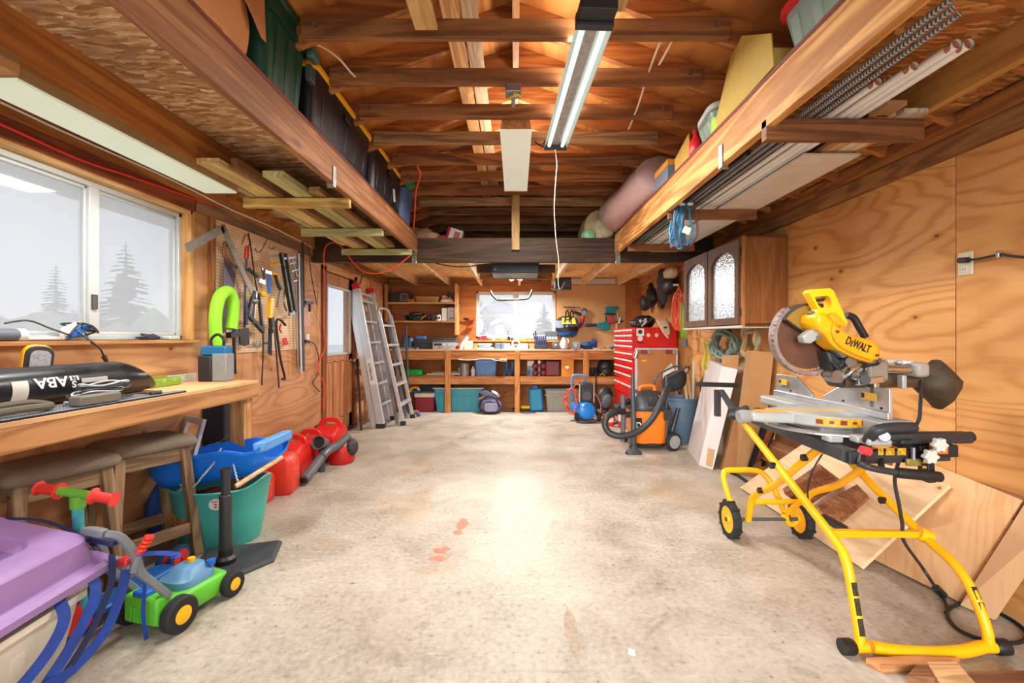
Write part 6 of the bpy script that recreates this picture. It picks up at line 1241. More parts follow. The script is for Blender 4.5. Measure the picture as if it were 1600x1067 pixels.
# shop vacuum
VB = V((1.50, 5.2, 0)); t = T('shop_vacuum', 'orange and black wet dry shop vacuum with ribbed hose', 'vacuum', tuple(VB))
OR = pm((240, 122, 28), .38, 0, .05, 3)
def sq(r, z, cx=VB.x, cy=VB.y): return [(cx+x, cy+y, z) for x, y in rr(2*r, 2*r, r*.62, 5)]
G().loft([sq(.19, .07), sq(.2, .09), sq(.215, .42), sq(.222, .425), sq(.222, .44)]).o('drum', OR, t, True)
G().loft([sq(.224, .44), sq(.226, .46), sq(.2, .53), sq(.17, .60), sq(.12, .635), sq(.05, .64)]).o('lid', pm((56, 58, 60), .4), t, True)
G().loft([sq(.228, .432), sq(.232, .44), sq(.232, .455), sq(.226, .465)], False).o('lid_rim', BLK2, t, True)
G().bb(VB.x-.05, VB.x+.13, VB.y-.231, VB.y-.2, .49, .60).o('motor_housing', BLK2, t, True, bev=.03); 
for k_ in range(5): G().box(VB.x-.02+.03*k_, VB.y-.215, .53+.012*k_, .012, .02, .05+.01*k_).o('vent_fin', OR, t, True, bev=.003)
G().tube(sp([(VB.x-.09, VB.y-.02, .62), (VB.x-.08, VB.y-.02, .68), (VB.x+.06, VB.y-.02, .69), (VB.x+.08, VB.y-.02, .63)], 5), .02, 10).o('handle', OR, t, True)
G().bb(VB.x+.12, VB.x+.2, VB.y-.235, VB.y-.21, .34, .46).o('latch', BLK2, t, True, bev=.006); G().bb(VB.x-.215, VB.x-.12, VB.y-.226, VB.y-.205, .20, .36).o('label', BLK, t, True, bev=.003)
text('lettering', 'ID', WHT, t, frame((VB.x-.17, VB.y-.2275, .28), (1, 0, 0), (0, 0, 1)), .09, .001, 1, True, .002)
G().tube([(VB.x-.19, VB.y-.1, .38), (VB.x-.25, VB.y-.14, .385)], .036, 14).o('inlet', BLK2, t, True)
G().loft([[(VB.x+.245*k_*math.cos(a), VB.y+.245*k_*math.sin(a), z) for a in [2*PI*i/24 for i in range(24)]] for k_, z in ((.85, .04), (.9, .06), (.8, .075))]).o('caster_base', BLK2, t, True)
for (x, y, r) in ((1.725, 4.98, .10), (1.28, 4.98, .04), (1.3, 5.42, .04), (1.73, 5.42, .1)):
    G().lathe([(.02, -.022), (r*.8, -.024), (r, -.014), (r, .014), (r*.8, .024), (.02, .022)], 24, TR(x, y, r) @ RZ(D(-68)) @ RY(PI/2)).o('wheel', RUB, t, True); G().lathe([(0, -.027), (r*.25, -.03), (r*.3, -.026), (r*.72, -.026), (r*.72, .026), (0, .03)], 24, TR(x, y, r) @ RZ(D(-68)) @ RY(PI/2)).o('hub_cap', GRY if r > .05 else BLK, t, True)
hose = [P(975, 643, 4.98), P(962, 643, 4.9), P(950, 650, 4.85), P(945, 662, 4.82), P(951, 675, 4.8), P(965, 681, 4.78), P(985, 679, 4.78), P(1003, 670, 4.8), P(1018, 655, 4.82), P(1029, 637, 4.84), P(1040, 614, 4.9), P(1048, 600, 5.0)]
hp = sp(hose, 10); G().tube(hp, [.033+.003*(i % 2) for i in range(len(hp))], 12).o('hose', pm((40, 40, 42), .45), t, True, ang=80)
G().tube([P(962, 637, 5.1), P(972, 631, 5.1), P(984, 626, 5.12)], .034, 12).o('hose_end', BLK, t, True)
G().tube([P(990, 694, 4.85), P(990, 660, 4.85), P(988, 583, 4.9)], [.032, .03, .017], 12).o('wand', pm((62, 64, 68), .4), t, True)
G().tube([P(973, 690, 5.0), P(974, 650, 5.0), P(973, 617, 5.0)], .026, 12).o('wand', pm((92, 92, 94), .45), t, True)
a = P(990, 694, 4.85); G().loft([[(a.x+x, a.y+y, z) for x, y in rr(w_, d_, .02, 3)] for w_, d_, z in ((.17, .09, .0), (.16, .09, .03), (.07, .07, .06), (.065, .065, .1))]).o('floor_nozzle', BLK2, t, True)
# bagged frame resting on the bin
t = T('grass_catcher', 'black fabric catcher bag on a bent wire frame above the vacuum', 'catcher bag', tuple(P(1055, 650, 5.35)))
Yb = 5.4
G().loft([[P(1024, 590, Yb-.1), P(1068, 570, Yb-.05), P(1081, 569, Yb+.1), P(1036, 583, Yb+.12)], [P(1028, 606, Yb-.12), P(1073, 596, Yb-.1), P(1080, 592, Yb+.1), P(1034, 602, Yb+.12)], [P(1040, 618, Yb-.1), P(1066, 612, Yb-.08), P(1071, 608, Yb+.08), P(1044, 612, Yb+.1)]]).o('bag', pm((44, 46, 52), .8, 0, .15, 8), t, True, sub=1)
G().tube(sp([P(1023, 602, Yb-.14), P(1023, 594, Yb-.14), P(1030, 585, Yb-.14), P(1050, 574, Yb-.14), P(1066, 571, Yb-.14)], 5), .012, 8).o('frame', DGR, t, True)
G().tube(sp([P(1041, 700, 5.0), P(1041, 640, 5.0), P(1041, 594, 5.05), P(1046, 588, 5.08), P(1062, 579, 5.1), P(1074, 573, 5.15), P(1077, 575, 5.2), P(1073, 584, 5.2)], 5), .012, 8).o('frame', DGR, t, True)
G().tube([P(1050, 674, 5.0), P(1060, 638, 5.05)], .024, 8).o('strut', BLK, t, True)
# rubbish bin
t = T('rubbish_bin', 'blue grey round rubbish bin full of sticks behind the vacuum', 'bin', (1.99, 5.5, 0)); BN = pm((94, 116, 138), .5, 0, .06, 3)
G().lathe([(.17, 0), (.175, .01), (.19, .42), (.2, .42), (.202, .5), (.216, .5), (.218, .525), (.206, .525), (.165, .02)], 28, TR(1.985, 5.5, 0)).o('barrel', BN, t, True)
for (x0, y0, x1, y1, c_, w_, lb, nm) in ((1083, 655, 1068, 585, (226, 196, 150), .025, 'pale wooden stake leaning left in the grey bin', 'stake'), (1090, 645, 1072, 575, (206, 170, 124), .025, 'second wooden stake, thinner and taller, in the grey bin', 'stake'), (1084, 640, 1084, 564, (206, 196, 180), .022, 'white painted batten upright in the grey bin', 'batten')):
    one(nm, lb, 'stick', G().bar(V((P(x0, y0, 5.45).x, 5.5, .06)), P(x1, y1, 5.5), w_, w_*.7), pm(c_, .7))
one('white_foam', 'white curved sheet standing behind the catcher bag', 'sheet', G().sheet(lambda u, v: P(1036+26*u, 602-(38*u if u < .5 else 38*(1-u)+0)*1-v*22+10*u, 5.75+.12*v+.05*math.sin(5*u)), 8, 4), pm((226, 220, 212), .7), sol=.006)
one('brown_scrap', 'dark red brown bark piece behind the rubbish bin', 'scrap', G().ball(P(1100, 605, 5.35), (.05, .06, .12), 10, None, .2, 3), pm((96, 52, 38), .8))
# cartons leaning on the wall
def leanbox(name, label, A, B_, C_, A2, B2, C2, mats, parts):
    """long carton leaning on the wall; A,B,C: floor corners, A2,B2,C2: upper corners, fourth edge completed"""
    A, B_, C_, A2, B2, C2 = map(V, (A, B_, C_, A2, B2, C2)); Dd = A+C_-B_; D2 = A2+C2-B2
    t = T(name, label, 'carton', tuple((A+C_)/2))
    g = G(); g.add([A, B_, C_, Dd, A2, B2, C2, D2], [(3, 2, 1, 0), (4, 5, 6, 7), (0, 1, 5, 4), (1, 2, 6, 5), (2, 3, 7, 6), (3, 0, 4, 7)]); g.o('box', mats, t, True, sm=False, bev=.006)
    return t, (A, B_, C_, A2, B2, C2)
CW = pm((216, 208, 206), .7, 0, .08, 3)
A, B_, C_ = V((1.90, 5.05, 0)), V((1.775, 4.42, 0)), V((1.845, 4.26, 0)); sh = lambda p, q_: tuple(p+q_)
t, cc = leanbox('long_carton', 'long white carton leaning on the wall right of the rubbish bin', A, B_, C_, (2.11, 5.0, 1.0), (1.98, 4.37, .97), (2.06, 4.22, .95), CW, None)
n_ = (B_-C_).cross(cc[4]-B_).normalized(); c0 = B_*.35+C_*.65+(cc[4]-B_)*.11
fm = frame(c0-n_*.001 if n_.y > 0 else c0+n_*.001, (C_-B_), cc[4]-B_)
G(fm).box(0, 0, 0, .075, .16, .008).o('tan_label', pm((196, 160, 116), .7), t, True, sm=False)
e1 = A*.45+B_*.55
G().bar(e1+(cc[3]-A)*.05-V((.006, 0, 0)), e1+(cc[3]-A)*.1-V((.006, 0, 0)), .03, .003, (1, 0, 0)).o('tape_patch', pm((200, 180, 150), .6), t, True)
fl = G(); fl.add([cc[4], cc[5], cc[5]+V((-.01, -.04, .13)), cc[4]+V((-.0, .0, .1))], [(0, 1, 2, 3)]); fl.o('open_flap', KRAFT, t, True, sm=False, sol=.004)
leanbox('long_carton', 'tall brown carton leaning behind the long white one', (2.02, 4.28, 0), (1.99, 4.12, 0), (2.16, 4.02, 0), (2.05, 4.05, 1.13), (2.02, 3.89, 1.13), (2.17, 3.82, 1.12), KRAFT, None)
leanbox('long_carton', 'plain pale brown carton at the back of the leaning group', (2.18, 4.95, 0), (2.18, 4.40, 0), (2.2, 4.40, 0), (2.185, 4.9, 1.12), (2.185, 4.36, 1.12), (2.205, 4.36, 1.12), pm((196, 164, 128), .75, 0, .08, 3), None)
leanbox('long_carton', 'short brown carton stub at the foot of the tall brown one', (1.93, 4.32, 0), (1.92, 4.24, 0), (2.01, 4.2, 0), (2.05, 4.32, .5), (2.04, 4.24, .5), (2.12, 4.2, .5), pm((160, 112, 68), .75), None)
for (x0, y0, x1, y1, lb) in ((1168, 742, 1197, 655, 'black steel angle leaning nearest the brown carton'), (1184, 742, 1212, 656, 'second black steel angle, just right of the first')):
    a_, b_ = FL(x0, y0), P(x1, y1, 3.72); one('steel_angle', lb, 'angle iron', G().bar(a_, b_, .05, .012, (0, 1, 0)).bar(a_, b_, .012, .05, (0, 1, 0)), BLK2, 'black steel angles', sm=False)
one('cedar_plank', 'reddish plank leaning between the steel angles', 'plank', G().bar(FL(1176, 741), P(1205, 668, 3.75), .06, .02, (0, 1, 0)), wood((176, 110, 70), (126, 70, 42), 'z'), sm=False)
one('floor_rod', 'black rod lying on the floor by the leaning cartons', 'rod', G().tube([FL(1141, 738, .015), FL(1152, 742, .015), FL(1174, 757, .015)], .012, 8), BLK)
# plywood and lumber along the foot of the wall
PLYF = ply((240, 212, 170), (200, 148, 96), 'y', freq=22, con=.5, sc=1.5, knots=.9)
def panel(name, label, cat, pts, th, mat, group=None):
    p = [V(x) for x in pts]; n = (p[1]-p[0]).cross(p[-1]-p[0]).normalized()*th; m = len(p)
    g = G(); g.add(p+[x+n for x in p], [tuple(range(m)), tuple(range(2*m-1, m-1, -1))]+[(i, m+i, m+(i+1) % m, (i+1) % m) for i in range(m)])
    return one(name, label, cat, g, mat, group, sm=False)
PA = panel('plywood_sheet', 'pale plywood offcut leaning under the saw with faint marks at its corner', 'plywood', [(1.84, 3.74, .012), (1.85, 2.44, .012), (2.13, 2.24, .52), (2.16, 3.34, .5)], -.018, PLYF)
text('pencil_mark', 'ED', pm((120, 80, 56), .7), PA, frame(V((1.868, 3.58, .05))-PA.location, (0, -1, 0), (.5, 0, .85)), .08, .0006)
panel('plywood_sheet', 'knotty plywood sheet behind, with its long end under the plain offcut', 'plywood', [(1.97, 2.62, .012), (2.07, 2.13, .012), (2.17, 1.95, .55), (2.185, 2.60, .60)], -.018, ply((232, 188, 138), (196, 140, 88), 'z', freq=22, con=.5, sc=1.5, knots=.9))
panel('plywood_strip', 'narrow plywood strip leaning nearest the camera on the right', 'plywood', [(2.05, 2.10, .012), (2.09, 1.99, .012), (2.17, 1.80, .55), (2.17, 1.93, .56)], -.018, ply((226, 186, 140), (190, 140, 92), 'z', freq=12, con=.3, knots=.5))
LW2 = [(2.15, 3.95, 2.3, .30, (156, 100, 62)), (2.17, 3.9, 2.25, .38, (176, 124, 84)), (2.185, 3.8, 2.2, .47, (140, 84, 52)), (2.19, 3.7, 1.75, .56, (166, 112, 76))]
for i, (x, y0, y1, h, c_) in enumerate(LW2):
    one('cedar_board', ['dark cedar board at the foot of the right wall, lowest of the four', 'second lowest cedar board along the right wall', 'third cedar board up along the right wall', 'topmost cedar board, long and reddish, along the right wall'][i], 'board', G(TR(x, 0, h) @ RY(D(8))).bb(-.012, .012, y1, y0, -.11, .0), wood(c_, tuple(int(q*.62) for q in c_), 'y'), sm=False)
one('floor_timber', 'dark timber lying on the floor along the right wall', 'timber', G().bb(2.08, 2.2, 2.6, 3.9, 0, .14), OLD('y'), sm=False)
# scraps in front of plywood
for i, (a_, b_, w_, th_, lb) in enumerate((((1.80, 2.95, .20), (1.95, 2.82, .40), .05, .16, 'reddish timber offcut lying on the plywood under the saw'), ((1.86, 2.72, .18), (2.02, 2.62, .34), .05, .13, 'second reddish offcut, below the first on the plywood'))):
    one('timber_offcut', lb, 'offcut', G().bar(a_, b_, th_, w_, (0, 1, 0)), wood((166, 110, 72), (112, 66, 40), 'y'), sm=False)
for i, (pts, h0, h1, c_, lb) in enumerate((
        ([(1353, 1040), (1378, 1052), (1470, 1050), (1500, 1040), (1440, 1035)], 0, .03, (214, 150, 96), 'long cedar scrap on the floor in front of the saw stand'),
        ([(1448, 1040), (1470, 1075), (1525, 1075), (1495, 1040)], .03, .045, (226, 178, 126), 'pale scrap of board lying across the cedar scrap'),
        ([(1418, 1072), (1432, 1055), (1470, 1056), (1480, 1080)], 0, .04, (156, 106, 72), 'square brown block at the lower edge by the scraps'),
        ([(1500, 1062), (1600, 1060), (1605, 1080), (1510, 1082)], 0, .03, (150, 100, 70), 'dark board end at the lower right corner'))):
    b0 = [FL(x, y, h0) for x, y in pts]; one('wood_scrap', lb, 'scrap', G().loft([b0, [p+V((0, 0, h1-h0)) for p in b0]]), wood(c_, tuple(int(q*.68) for q in c_), 'x', knots=.2), sm=False)
one('paper_flake', 'small torn white paper flake on the floor', 'paper', G().prism([(-.015, -.012), (.012, -.02), (.018, .012), (-.004, .024)], .002, TR(FL(986, 1020).x, FL(986, 1020).y, .001)), WHT, sm=False)

# ---------------------------------------------------------------- mitre saw on its rolling stand
DWY = pm((252, 180, 8), .36, 0, .05, 3); SG = pm((170, 172, 170), .45, .2, .06, 4); SAL = pm((206, 209, 212), .3, .75, .08, 6)
t = T('saw_stand', 'yellow folding saw stand with two rubber wheels and black rails', 'saw stand', (1.55, 2.3, 0))
XLg, XRg = 1.335, 1.855
r_ = .019
G().tube(sp([(1.40, 1.79, .03), (1.5, 1.775, .022), (1.62, 1.77, .02), (1.74, 1.775, .022), (1.83, 1.79, .03)], 5), .024, 12).o('foot_bar', DWY, t, True)
for x, s_ in ((1.33, -1), (1.88, 1)):
    G().tube([(x+.05*(-s_), 1.79, .031), (x, 1.79, .031)], .023, 12).o('foot_bar', DWY, t, True)
    G().tube([(x, 1.79, .031), (x+s_*.012, 1.79, .031), (x+s_*.05, 1.79, .031)], [.026, .031, .03], 12).o('rubber_foot', BLK, t, True)
def leg(x, pts, nm='leg', r=r_): return G().tube(sp([(x+(p[2] if len(p) > 2 else 0), p[0], p[1]) for p in pts], 6), r, 12).o(nm, DWY, t, True)
L1 = leg(1.355, [(1.79, .03), (1.80, .10), (1.845, .27), (1.875, .34), (1.93, .385), (2.2, .51), (2.5, .645), (2.74, .755)])
L2 = leg(1.86, [(1.79, .03), (1.80, .10), (1.86, .22), (1.94, .29), (2.06, .335), (2.3, .44), (2.5, .54), (2.78, .69)])
def legdec(x, pts, s_):
    for k_ in range(3):
        a_, b_ = V((x, *pts[k_][0])), V((x, *pts[k_][1])); 
        d_ = (b_-a_).normalized(); n2 = V((0, -d_.z, d_.y)); G().bar(a_+n2*r_*.98, b_+n2*r_*.98, .004, .02, (1, 0, 0)).o('warning_label', pm((52, 44, 20), .5, 0, .9, 90), t, True)
legdec(1.355, [((1.795, .075), (1.81, .135)), ((1.813, .145), (1.828, .205)), ((1.83, .212), (1.842, .26))], 0)
legdec(1.86, [((1.795, .06), (1.815, .12)), ((1.818, .13), (1.838, .18)), ((1.842, .185), (1.865, .225))], 0)
leg(1.43, [(2.80, .12), (2.785, .17), (2.75, .27), (2.68, .33), (2.5, .44), (2.3, .60), (2.1, .76)])
leg(1.775, [(2.83, .15), (2.80, .2), (2.77, .27), (2.70, .33), (2.5, .44), (2.3, .60), (2.06, .77)])
G().tube(sp([(1.345, 2.83, .19), (1.32, 2.86, .30), (1.315, 2.88, .36), (1.335, 2.9, .395), (1.40, 2.9, .40), (1.50, 2.9, .40), (1.57, 2.89, .38), (1.62, 2.86, .30), (1.67, 2.84, .17), (1.70, 2.84, .09), (1.74, 2.84, .085), (1.775, 2.84, .13)], 6), .017, 12).o('kick_handle', DWY, t, True)
G().tube([(1.43, 2.77, .245), (1.775, 2.77, .245)], .016, 12).o('cross_bar', DWY, t, True)
G().bar((1.355, 1.97, .40), (1.86, 2.09, .345), .03, .03).o('cross_bar', DWY, t, True, bev=.004)
G().bar((1.50, 2.55, .245), (1.72, 2.75, .255), .03, .02).o('pedal_bar', DWY, t, True, bev=.004)
G().bar((1.42, 2.14, .72), (1.80, 2.14, .70), .03, .04).o('cross_bar', DWY, t, True, bev=.004)
G().tube([(1.84, 2.08, .355), (1.885, 2.07, .335)], .032, 10).o('clamp_collar', DWY, t, True)
for x, y, z in ((1.355, 2.36, .582), (1.43, 2.22, .66), (1.86, 2.28, .43), (1.43, 2.62, .365)): G().cyl((x-.035, y, z), (x-.012, y, z), .017, 10).o('pivot_bolt', BLK, t, True)
for x in (1.335, 1.775):
    G().lathe([(.08, -.02), (.108, -.022), (.113, -.012), (.113, .012), (.108, .022), (.08, .02)], 30, TR(x, 2.835, .113) @ RY(PI/2)).o('tire', RUB, t, True)
    for k_ in range(22): 
        a_ = 2*PI*k_/22; G().box(x, 2.835+.113*math.cos(a_), .113+.113*math.sin(a_), .046, .012, .012, RX(a_)).o('tread_block', RUB, t, True) if k_ % 2 == 0 else None
    G().lathe([(0, -.02), (.02, -.024), (.022, -.014), (.05, -.012), (.082, -.018), (.082, .018), (.05, .012), (0, .02)], 24, TR(x, 2.835, .113) @ RY(PI/2)).o('wheel_hub', DWY, t, True)
    G().cyl((x-.03, 2.835, .113), (x-.0, 2.835, .113), .012, 10).o('axle_cap', DGR, t, True)
G().cyl((1.335, 2.835, .113), (1.775, 2.835, .113), .011, 8).o('axle', DGR, t, True)
RB = pm((62, 63, 66), .45, .2, .08)
G().bar((1.365, 2.80, .79), (1.385, 1.90, .755), .045, .055).o('rail', RB, t, True, sm=False, bev=.004)
G().bar((1.47, 2.78, .80), (1.49, 1.92, .775), .03, .035).o('rail', RB, t, True, sm=False, bev=.003)
G().bar((1.74, 2.78, .78), (1.77, 1.92, .76), .03, .04).o('rail', RB, t, True, sm=False, bev=.003)
G().bar((1.38, 1.905, .745), (1.80, 1.905, .76), .045, .05).o('front_beam', BLK2, t, True, sm=False, bev=.004)
G().bar((1.38, 2.76, .77), (1.76, 2.76, .77), .04, .04).o('rear_beam', BLK2, t, True, sm=False)
def onfront(x, y, Y=1.88): return P(x, y, Y)
G().tube([onfront(1346, 703), onfront(1358, 706)], .019, 10).o('release_lever', pm((214, 60, 66), .4), t, True)
OB = pm((214, 150, 30), .5, 0, .7, 90)
for x0_ in (1372, 1384, 1402): 
    p0, p1 = onfront(x0_, 711, 1.881), onfront(x0_+(8 if x0_ == 1372 else 13), 700, 1.881); G().bb(p0.x, p1.x, 1.879, 1.8815, p0.z, p1.z).o('instruction_label', OB, t, True, sm=False)
G().bar(onfront(1430, 704, 1.9), onfront(1490, 703, 1.9), .045, .05).o('beam_end', BLK, t, True, sm=False, bev=.004)
G().bar(onfront(1445, 706, 1.86), onfront(1449, 752, 1.86), .03, .05, (0, 1, 0)).o('bracket', BLK, t, True, sm=False, bev=.004)
for k_ in range(3): 
    p0 = onfront(1447, 722+8*k_, 1.842); G().box(p0.x, p0.y, p0.z, .03, .002, .01).o('warning_label', OB, t, True, sm=False)
STAR = lambda r: [(r*(1+.18*math.cos(6*a_))*math.cos(a_), r*(1+.18*math.cos(6*a_))*math.sin(a_)) for a_ in [2*PI*i/36 for i in range(36)]]
for x_, y_ in ((1463, 694), (1449, 712)): p0 = onfront(x_, y_, 1.82); G().prism(STAR(.026), .025, frame(p0, (1, 0, 0), (0, 0, 1))).o('star_knob', pm((196, 196, 184), .5), t, True, bev=.004)
p0 = onfront(1462, 700, 1.83); G().box(p0.x+.03, p0.y+.02, p0.z-.01, .05, .03, .03).o('label', pm((226, 110, 40), .5), t, True)
p0 = onfront(1427, 722, 1.86); G().bar(p0-V((.03, 0, 0)), p0+V((.03, 0, 0)), .016, .03).o('wing_nut', pm((150, 140, 70), .4, .4), t, True, bev=.005); G().cyl(p0, p0+V((0, 0, .06)), .008, 8).o('stud', STL, t, True)
G().tube(sp([onfront(1345, 725, 1.86), onfront(1352, 728, 1.83), onfront(1370, 733, 1.82), onfront(1400, 738, 1.82), onfront(1420, 740, 1.82)], 5), .014, 10).o('lift_handle', BLK2, t, True); G().tube([onfront(1400, 738, 1.82), onfront(1403, 738.5, 1.82), onfront(1468, 745, 1.83), onfront(1470, 745, 1.83)], [.018, .021, .021, .014], 12).o('foam_grip', BLK, t, True)
G().tube([onfront(1345, 705, 1.9), onfront(1345, 727, 1.86)], .016, 8).o('handle_mount', BLK, t, True); G().tube([onfront(1376, 715, 1.9), onfront(1377, 730, 1.85)], .012, 8).o('handle_mount', BLK, t, True)
G().bar(onfront(1400, 684, 1.9), onfront(1512, 683, 1.95), .05, .045).o('extension_arm', BLK2, t, True, sm=False, bev=.006); G().tube([onfront(1505, 683, 1.95), onfront(1518, 682, 1.95)], .022, 10).o('arm_end', BLK, t, True)
G().bar((1.33, 2.78, .80), (1.41, 3.12, .875), .03, .03).o('extension_arm', RB, t, True, sm=False, bev=.003)
G().bar(P(1121, 609, 3.15), P(1121, 650, 3.15), .032, .04, (0, 1, 0)).o('support_post', RB, t, True, sm=False); G().bar(P(1088, 600, 3.15), P(1152, 602, 3.15), .04, .03).o('work_stop', BLK, t, True, sm=False, bev=.004)
G().loft([[P(1133, 652, 2.7), P(1147, 655, 2.7), P(1152, 645, 2.8), P(1140, 643, 2.8)], [P(1166, 638, 2.65), P(1172, 645, 2.65), P(1172, 636, 2.75), P(1165, 632, 2.75)]]).o('mount_clamp', BLK2, t, True, sm=False, bev=.006)

t = T('mitre_saw', 'yellow and grey sliding mitre saw with raised toothed blade', 'mitre saw', (1.55, 2.25, .79))
# base, turntable, arm
G().prism([(1.42, 2.60), (1.72, 2.72), (1.74, 2.0), (1.58, 2.0), (1.54, 2.09), (1.42, 2.12)], .05, TR(0, 0, .795)).o('base', SG, t, True, sm=False, bev=.012)
G().lathe([(0, 0), (.19, 0), (.2, .008), (.2, .05), (.192, .056), (0, .056)], 40, TR(1.50, 2.22, .838)).o('turntable', SG, t, True)
G().loft([[(1.46, 2.13, z) for z in (.835, .89)]+[(1.46, 2.31, z) for z in (.89, .835)], [(1.2, 2.16, z) for z in (.84, .888)]+[(1.2, 2.26, z) for z in (.888, .84)], [(1.13, 2.17, z) for z in (.845, .885)]+[(1.13, 2.25, z) for z in (.885, .845)]]).o('mitre_arm', SG, t, True, sm=False, bev=.012)
G().bb(1.17, 1.60, 2.19, 2.235, .888, .8945).o('kerf_plate', pm((220, 160, 60), .5), t, True, sm=False)
G().tube([(1.14, 2.21, .865), (1.10, 2.21, .862), (1.08, 2.21, .86)], [.028, .034, .03], 12).o('lock_knob', pm((150, 150, 146), .5), t, True)
G().tube([(1.16, 2.26, .86), (1.13, 2.30, .85), (1.10, 2.33, .845)], .02, 8).o('detent_lever', BLK2, t, True)
# curved scale and label on the turntable front
def arc(r0, z0, z1, a0, a1, n=14): 
    return lambda u, v: (1.50+r0*math.cos(a0+(a1-a0)*u), 2.22+r0*math.sin(a0+(a1-a0)*u), z0+(z1-z0)*v)
G().sheet(arc(.2015, .848, .884, D(228), D(300)), 14, 2).o('angle_label', pm((224, 164, 30), .5, 0, .35, 70), t, True)
for k_ in range(6): a_ = D(232+13*k_); G().box(1.5+.2035*math.cos(a_), 2.22+.2035*math.sin(a_), .866, .001, .018 if k_ % 2 else .026, .012 if k_ % 2 else .02, RZ(a_)).o('label_print', pm((120, 40, 20), .5), t, True, sm=False)
G().lathe([(.2, 0), (.262, 0), (.262, .008), (.2, .008)], 30, TR(1.50, 2.22, .815) @ RZ(D(150)), D(170)).o('scale_ring', SAL, t, True, sm=False)
G().bb(1.54, 1.70, 1.93, 2.08, .80, .892).o('near_wing', SG, t, True, sm=False, bev=.012); G().bb(1.50, 1.70, 2.42, 2.80, .84, .892).o('far_wing', SG, t, True, sm=False, bev=.012)
G().bb(1.36, 1.42, 1.97, 2.03, .79, .82).o('mount_foot', SG, t, True, bev=.006); G().bb(1.44, 1.62, 1.92, 1.97, .80, .83).o('mount_foot', SG, t, True, bev=.006)
# carrying handle at the near end
G().tube(sp([P(1355, 690, 1.9), P(1362, 680, 1.88), P(1372, 672, 1.86), P(1400, 668, 1.86), P(1428, 668, 1.87)], 5), .022, 10).o('carry_handle', BLK2, t, True); G().bb(1.45, 1.55, 1.87, 1.93, .80, .835).o('handle_foot', SG, t, True, bev=.008)
G().cyl(P(1382, 683, 1.86), P(1382, 682, 1.84), .02, 12).o('screw_end', STL, t, True); G().tube([P(1384, 682, 1.88), P(1420, 681, 1.88)], .018, 10).o('clamp_rod', BLK2, t, True)
# fences
def fence(y0, y1, z1, cut, nm):
    x = 1.60; pl = [(y0, .895), (y1, .895), (y1, z1), (y0+cut if cut > 0 else y0, z1), (y0, .94)] if cut > 0 else [(y0, .895), (y1, .895), (y1, .945), (y1+cut, z1), (y0, z1)]
    return G().prism([(a_, b_) for a_, b_ in pl], .016, frame((x, 0, 0), (0, 1, 0), (0, 0, 1))).o(nm, SAL, t, True, sm=False, bev=.003)
fence(2.46, 2.80, 1.022, .14, 'fence'); fence(1.95, 2.37, 1.025, -.16, 'fence')
G().bb(1.585, 1.60, 1.94, 2.80, .893, .925).o('fence_foot', SAL, t, True, sm=False, bev=.004)
for (y0, y1) in ((2.00, 2.09), (2.66, 2.74)): 
    G().bb(1.5835, 1.585, y0, y1, .965, 1.0).o('caution_label', pm((224, 176, 60), .5, 0, .3, 90), t, True, sm=False); G().bb(1.5825, 1.5836, y1-.022, y1-.004, .972, .994).o('label_symbol', BLK, t, True, sm=False)
for y in (1.97, 2.2, 2.62): G().cyl((1.58, y, .94), (1.585, y, .94), .006, 8).o('bolt', BLK, t, True)
# blade and guards
Yb_ = 2.14; bc = P(1262, 527, Yb_); br = .152
teeth = []
for i in range(120):
    a_ = 2*PI*i/120; teeth.append(((br if i % 2 else br-.007)*math.cos(a_+(.02 if i % 2 else 0)), (br if i % 2 else br-.007)*math.sin(a_)))
BLD = pm((110, 76, 58), .4, .5, .2, 5)
G().prism(teeth, .003, frame(bc, (1, 0, 0), (0, 0, 1))).o('blade', BLD, t, True, sm=False)
# lower guard: toothed rim following the blade
rim = [(bc.x+.167*math.cos(a_), Yb_-.005, bc.z+.167*math.sin(a_)) for a_ in [D(128+i*176/40) for i in range(41)]]
G().tube(rim, 1, sec=[(-.009, -.022), (.009, -.022), (.009, .022), (-.009, .022)], up=(0, 1, 0)).o('guard_rim', pm((150, 130, 126), .35, .3, .2, 20), t, True, sm=False)
for i in range(44):
    a_ = D(130+i*172/44); 
    if i % 2 == 0: G().box(bc.x+.176*math.cos(a_), Yb_-.02, bc.z+.176*math.sin(a_), .006, .02, .006, RY(-a_)).o('guard_tooth', STL, t, True, sm=False)
sec_ = [(0, 0)]+[(.158*math.cos(D(a_)), .158*math.sin(D(a_))) for a_ in range(40, 146, 7)]
G().prism(sec_, .07, frame(bc+V((0, .035, 0)), (1, 0, 0), (0, 0, 1))).o('upper_guard', pm((150, 116, 36), .45), t, True, sm=False, bev=.006)
G().ring([(.16*math.cos(D(a_)), .16*math.sin(D(a_))) for a_ in range(35, 152, 6)]+[(.0, .0)], [(.150*math.cos(D(a_)), .150*math.sin(D(a_))) for a_ in range(35, 152, 6)]+[(0, .01)], .075, frame(bc+V((0, .037, 0)), (1, 0, 0), (0, 0, 1))).o('guard_edge', pm((60, 50, 46), .5), t, True, sm=False)
def body(name, pix, yf, d, mat, bev=.008):
    p = [P(x, y, yf) for x, y in pix]; return G().prism([(q_.x, q_.z) for q_ in p], d, frame((0, yf+d, 0), (1, 0, 0), (0, 0, 1))).o(name, mat, t, True, sm=True, bev=bev)
body('arbor_cover', [(1255, 526), (1262, 520), (1278, 510), (1284, 514), (1286, 524), (1268, 537), (1258, 536)], 2.04, .05, SG, .006)
for x_, y_ in ((1268, 489), (1281, 520), (1277, 527)): p0 = P(x_, y_, 2.045); G().cyl(p0-V((0, .01, 0)), p0+V((0, .02, 0)), .01, 10).o('bolt', STL, t, True)
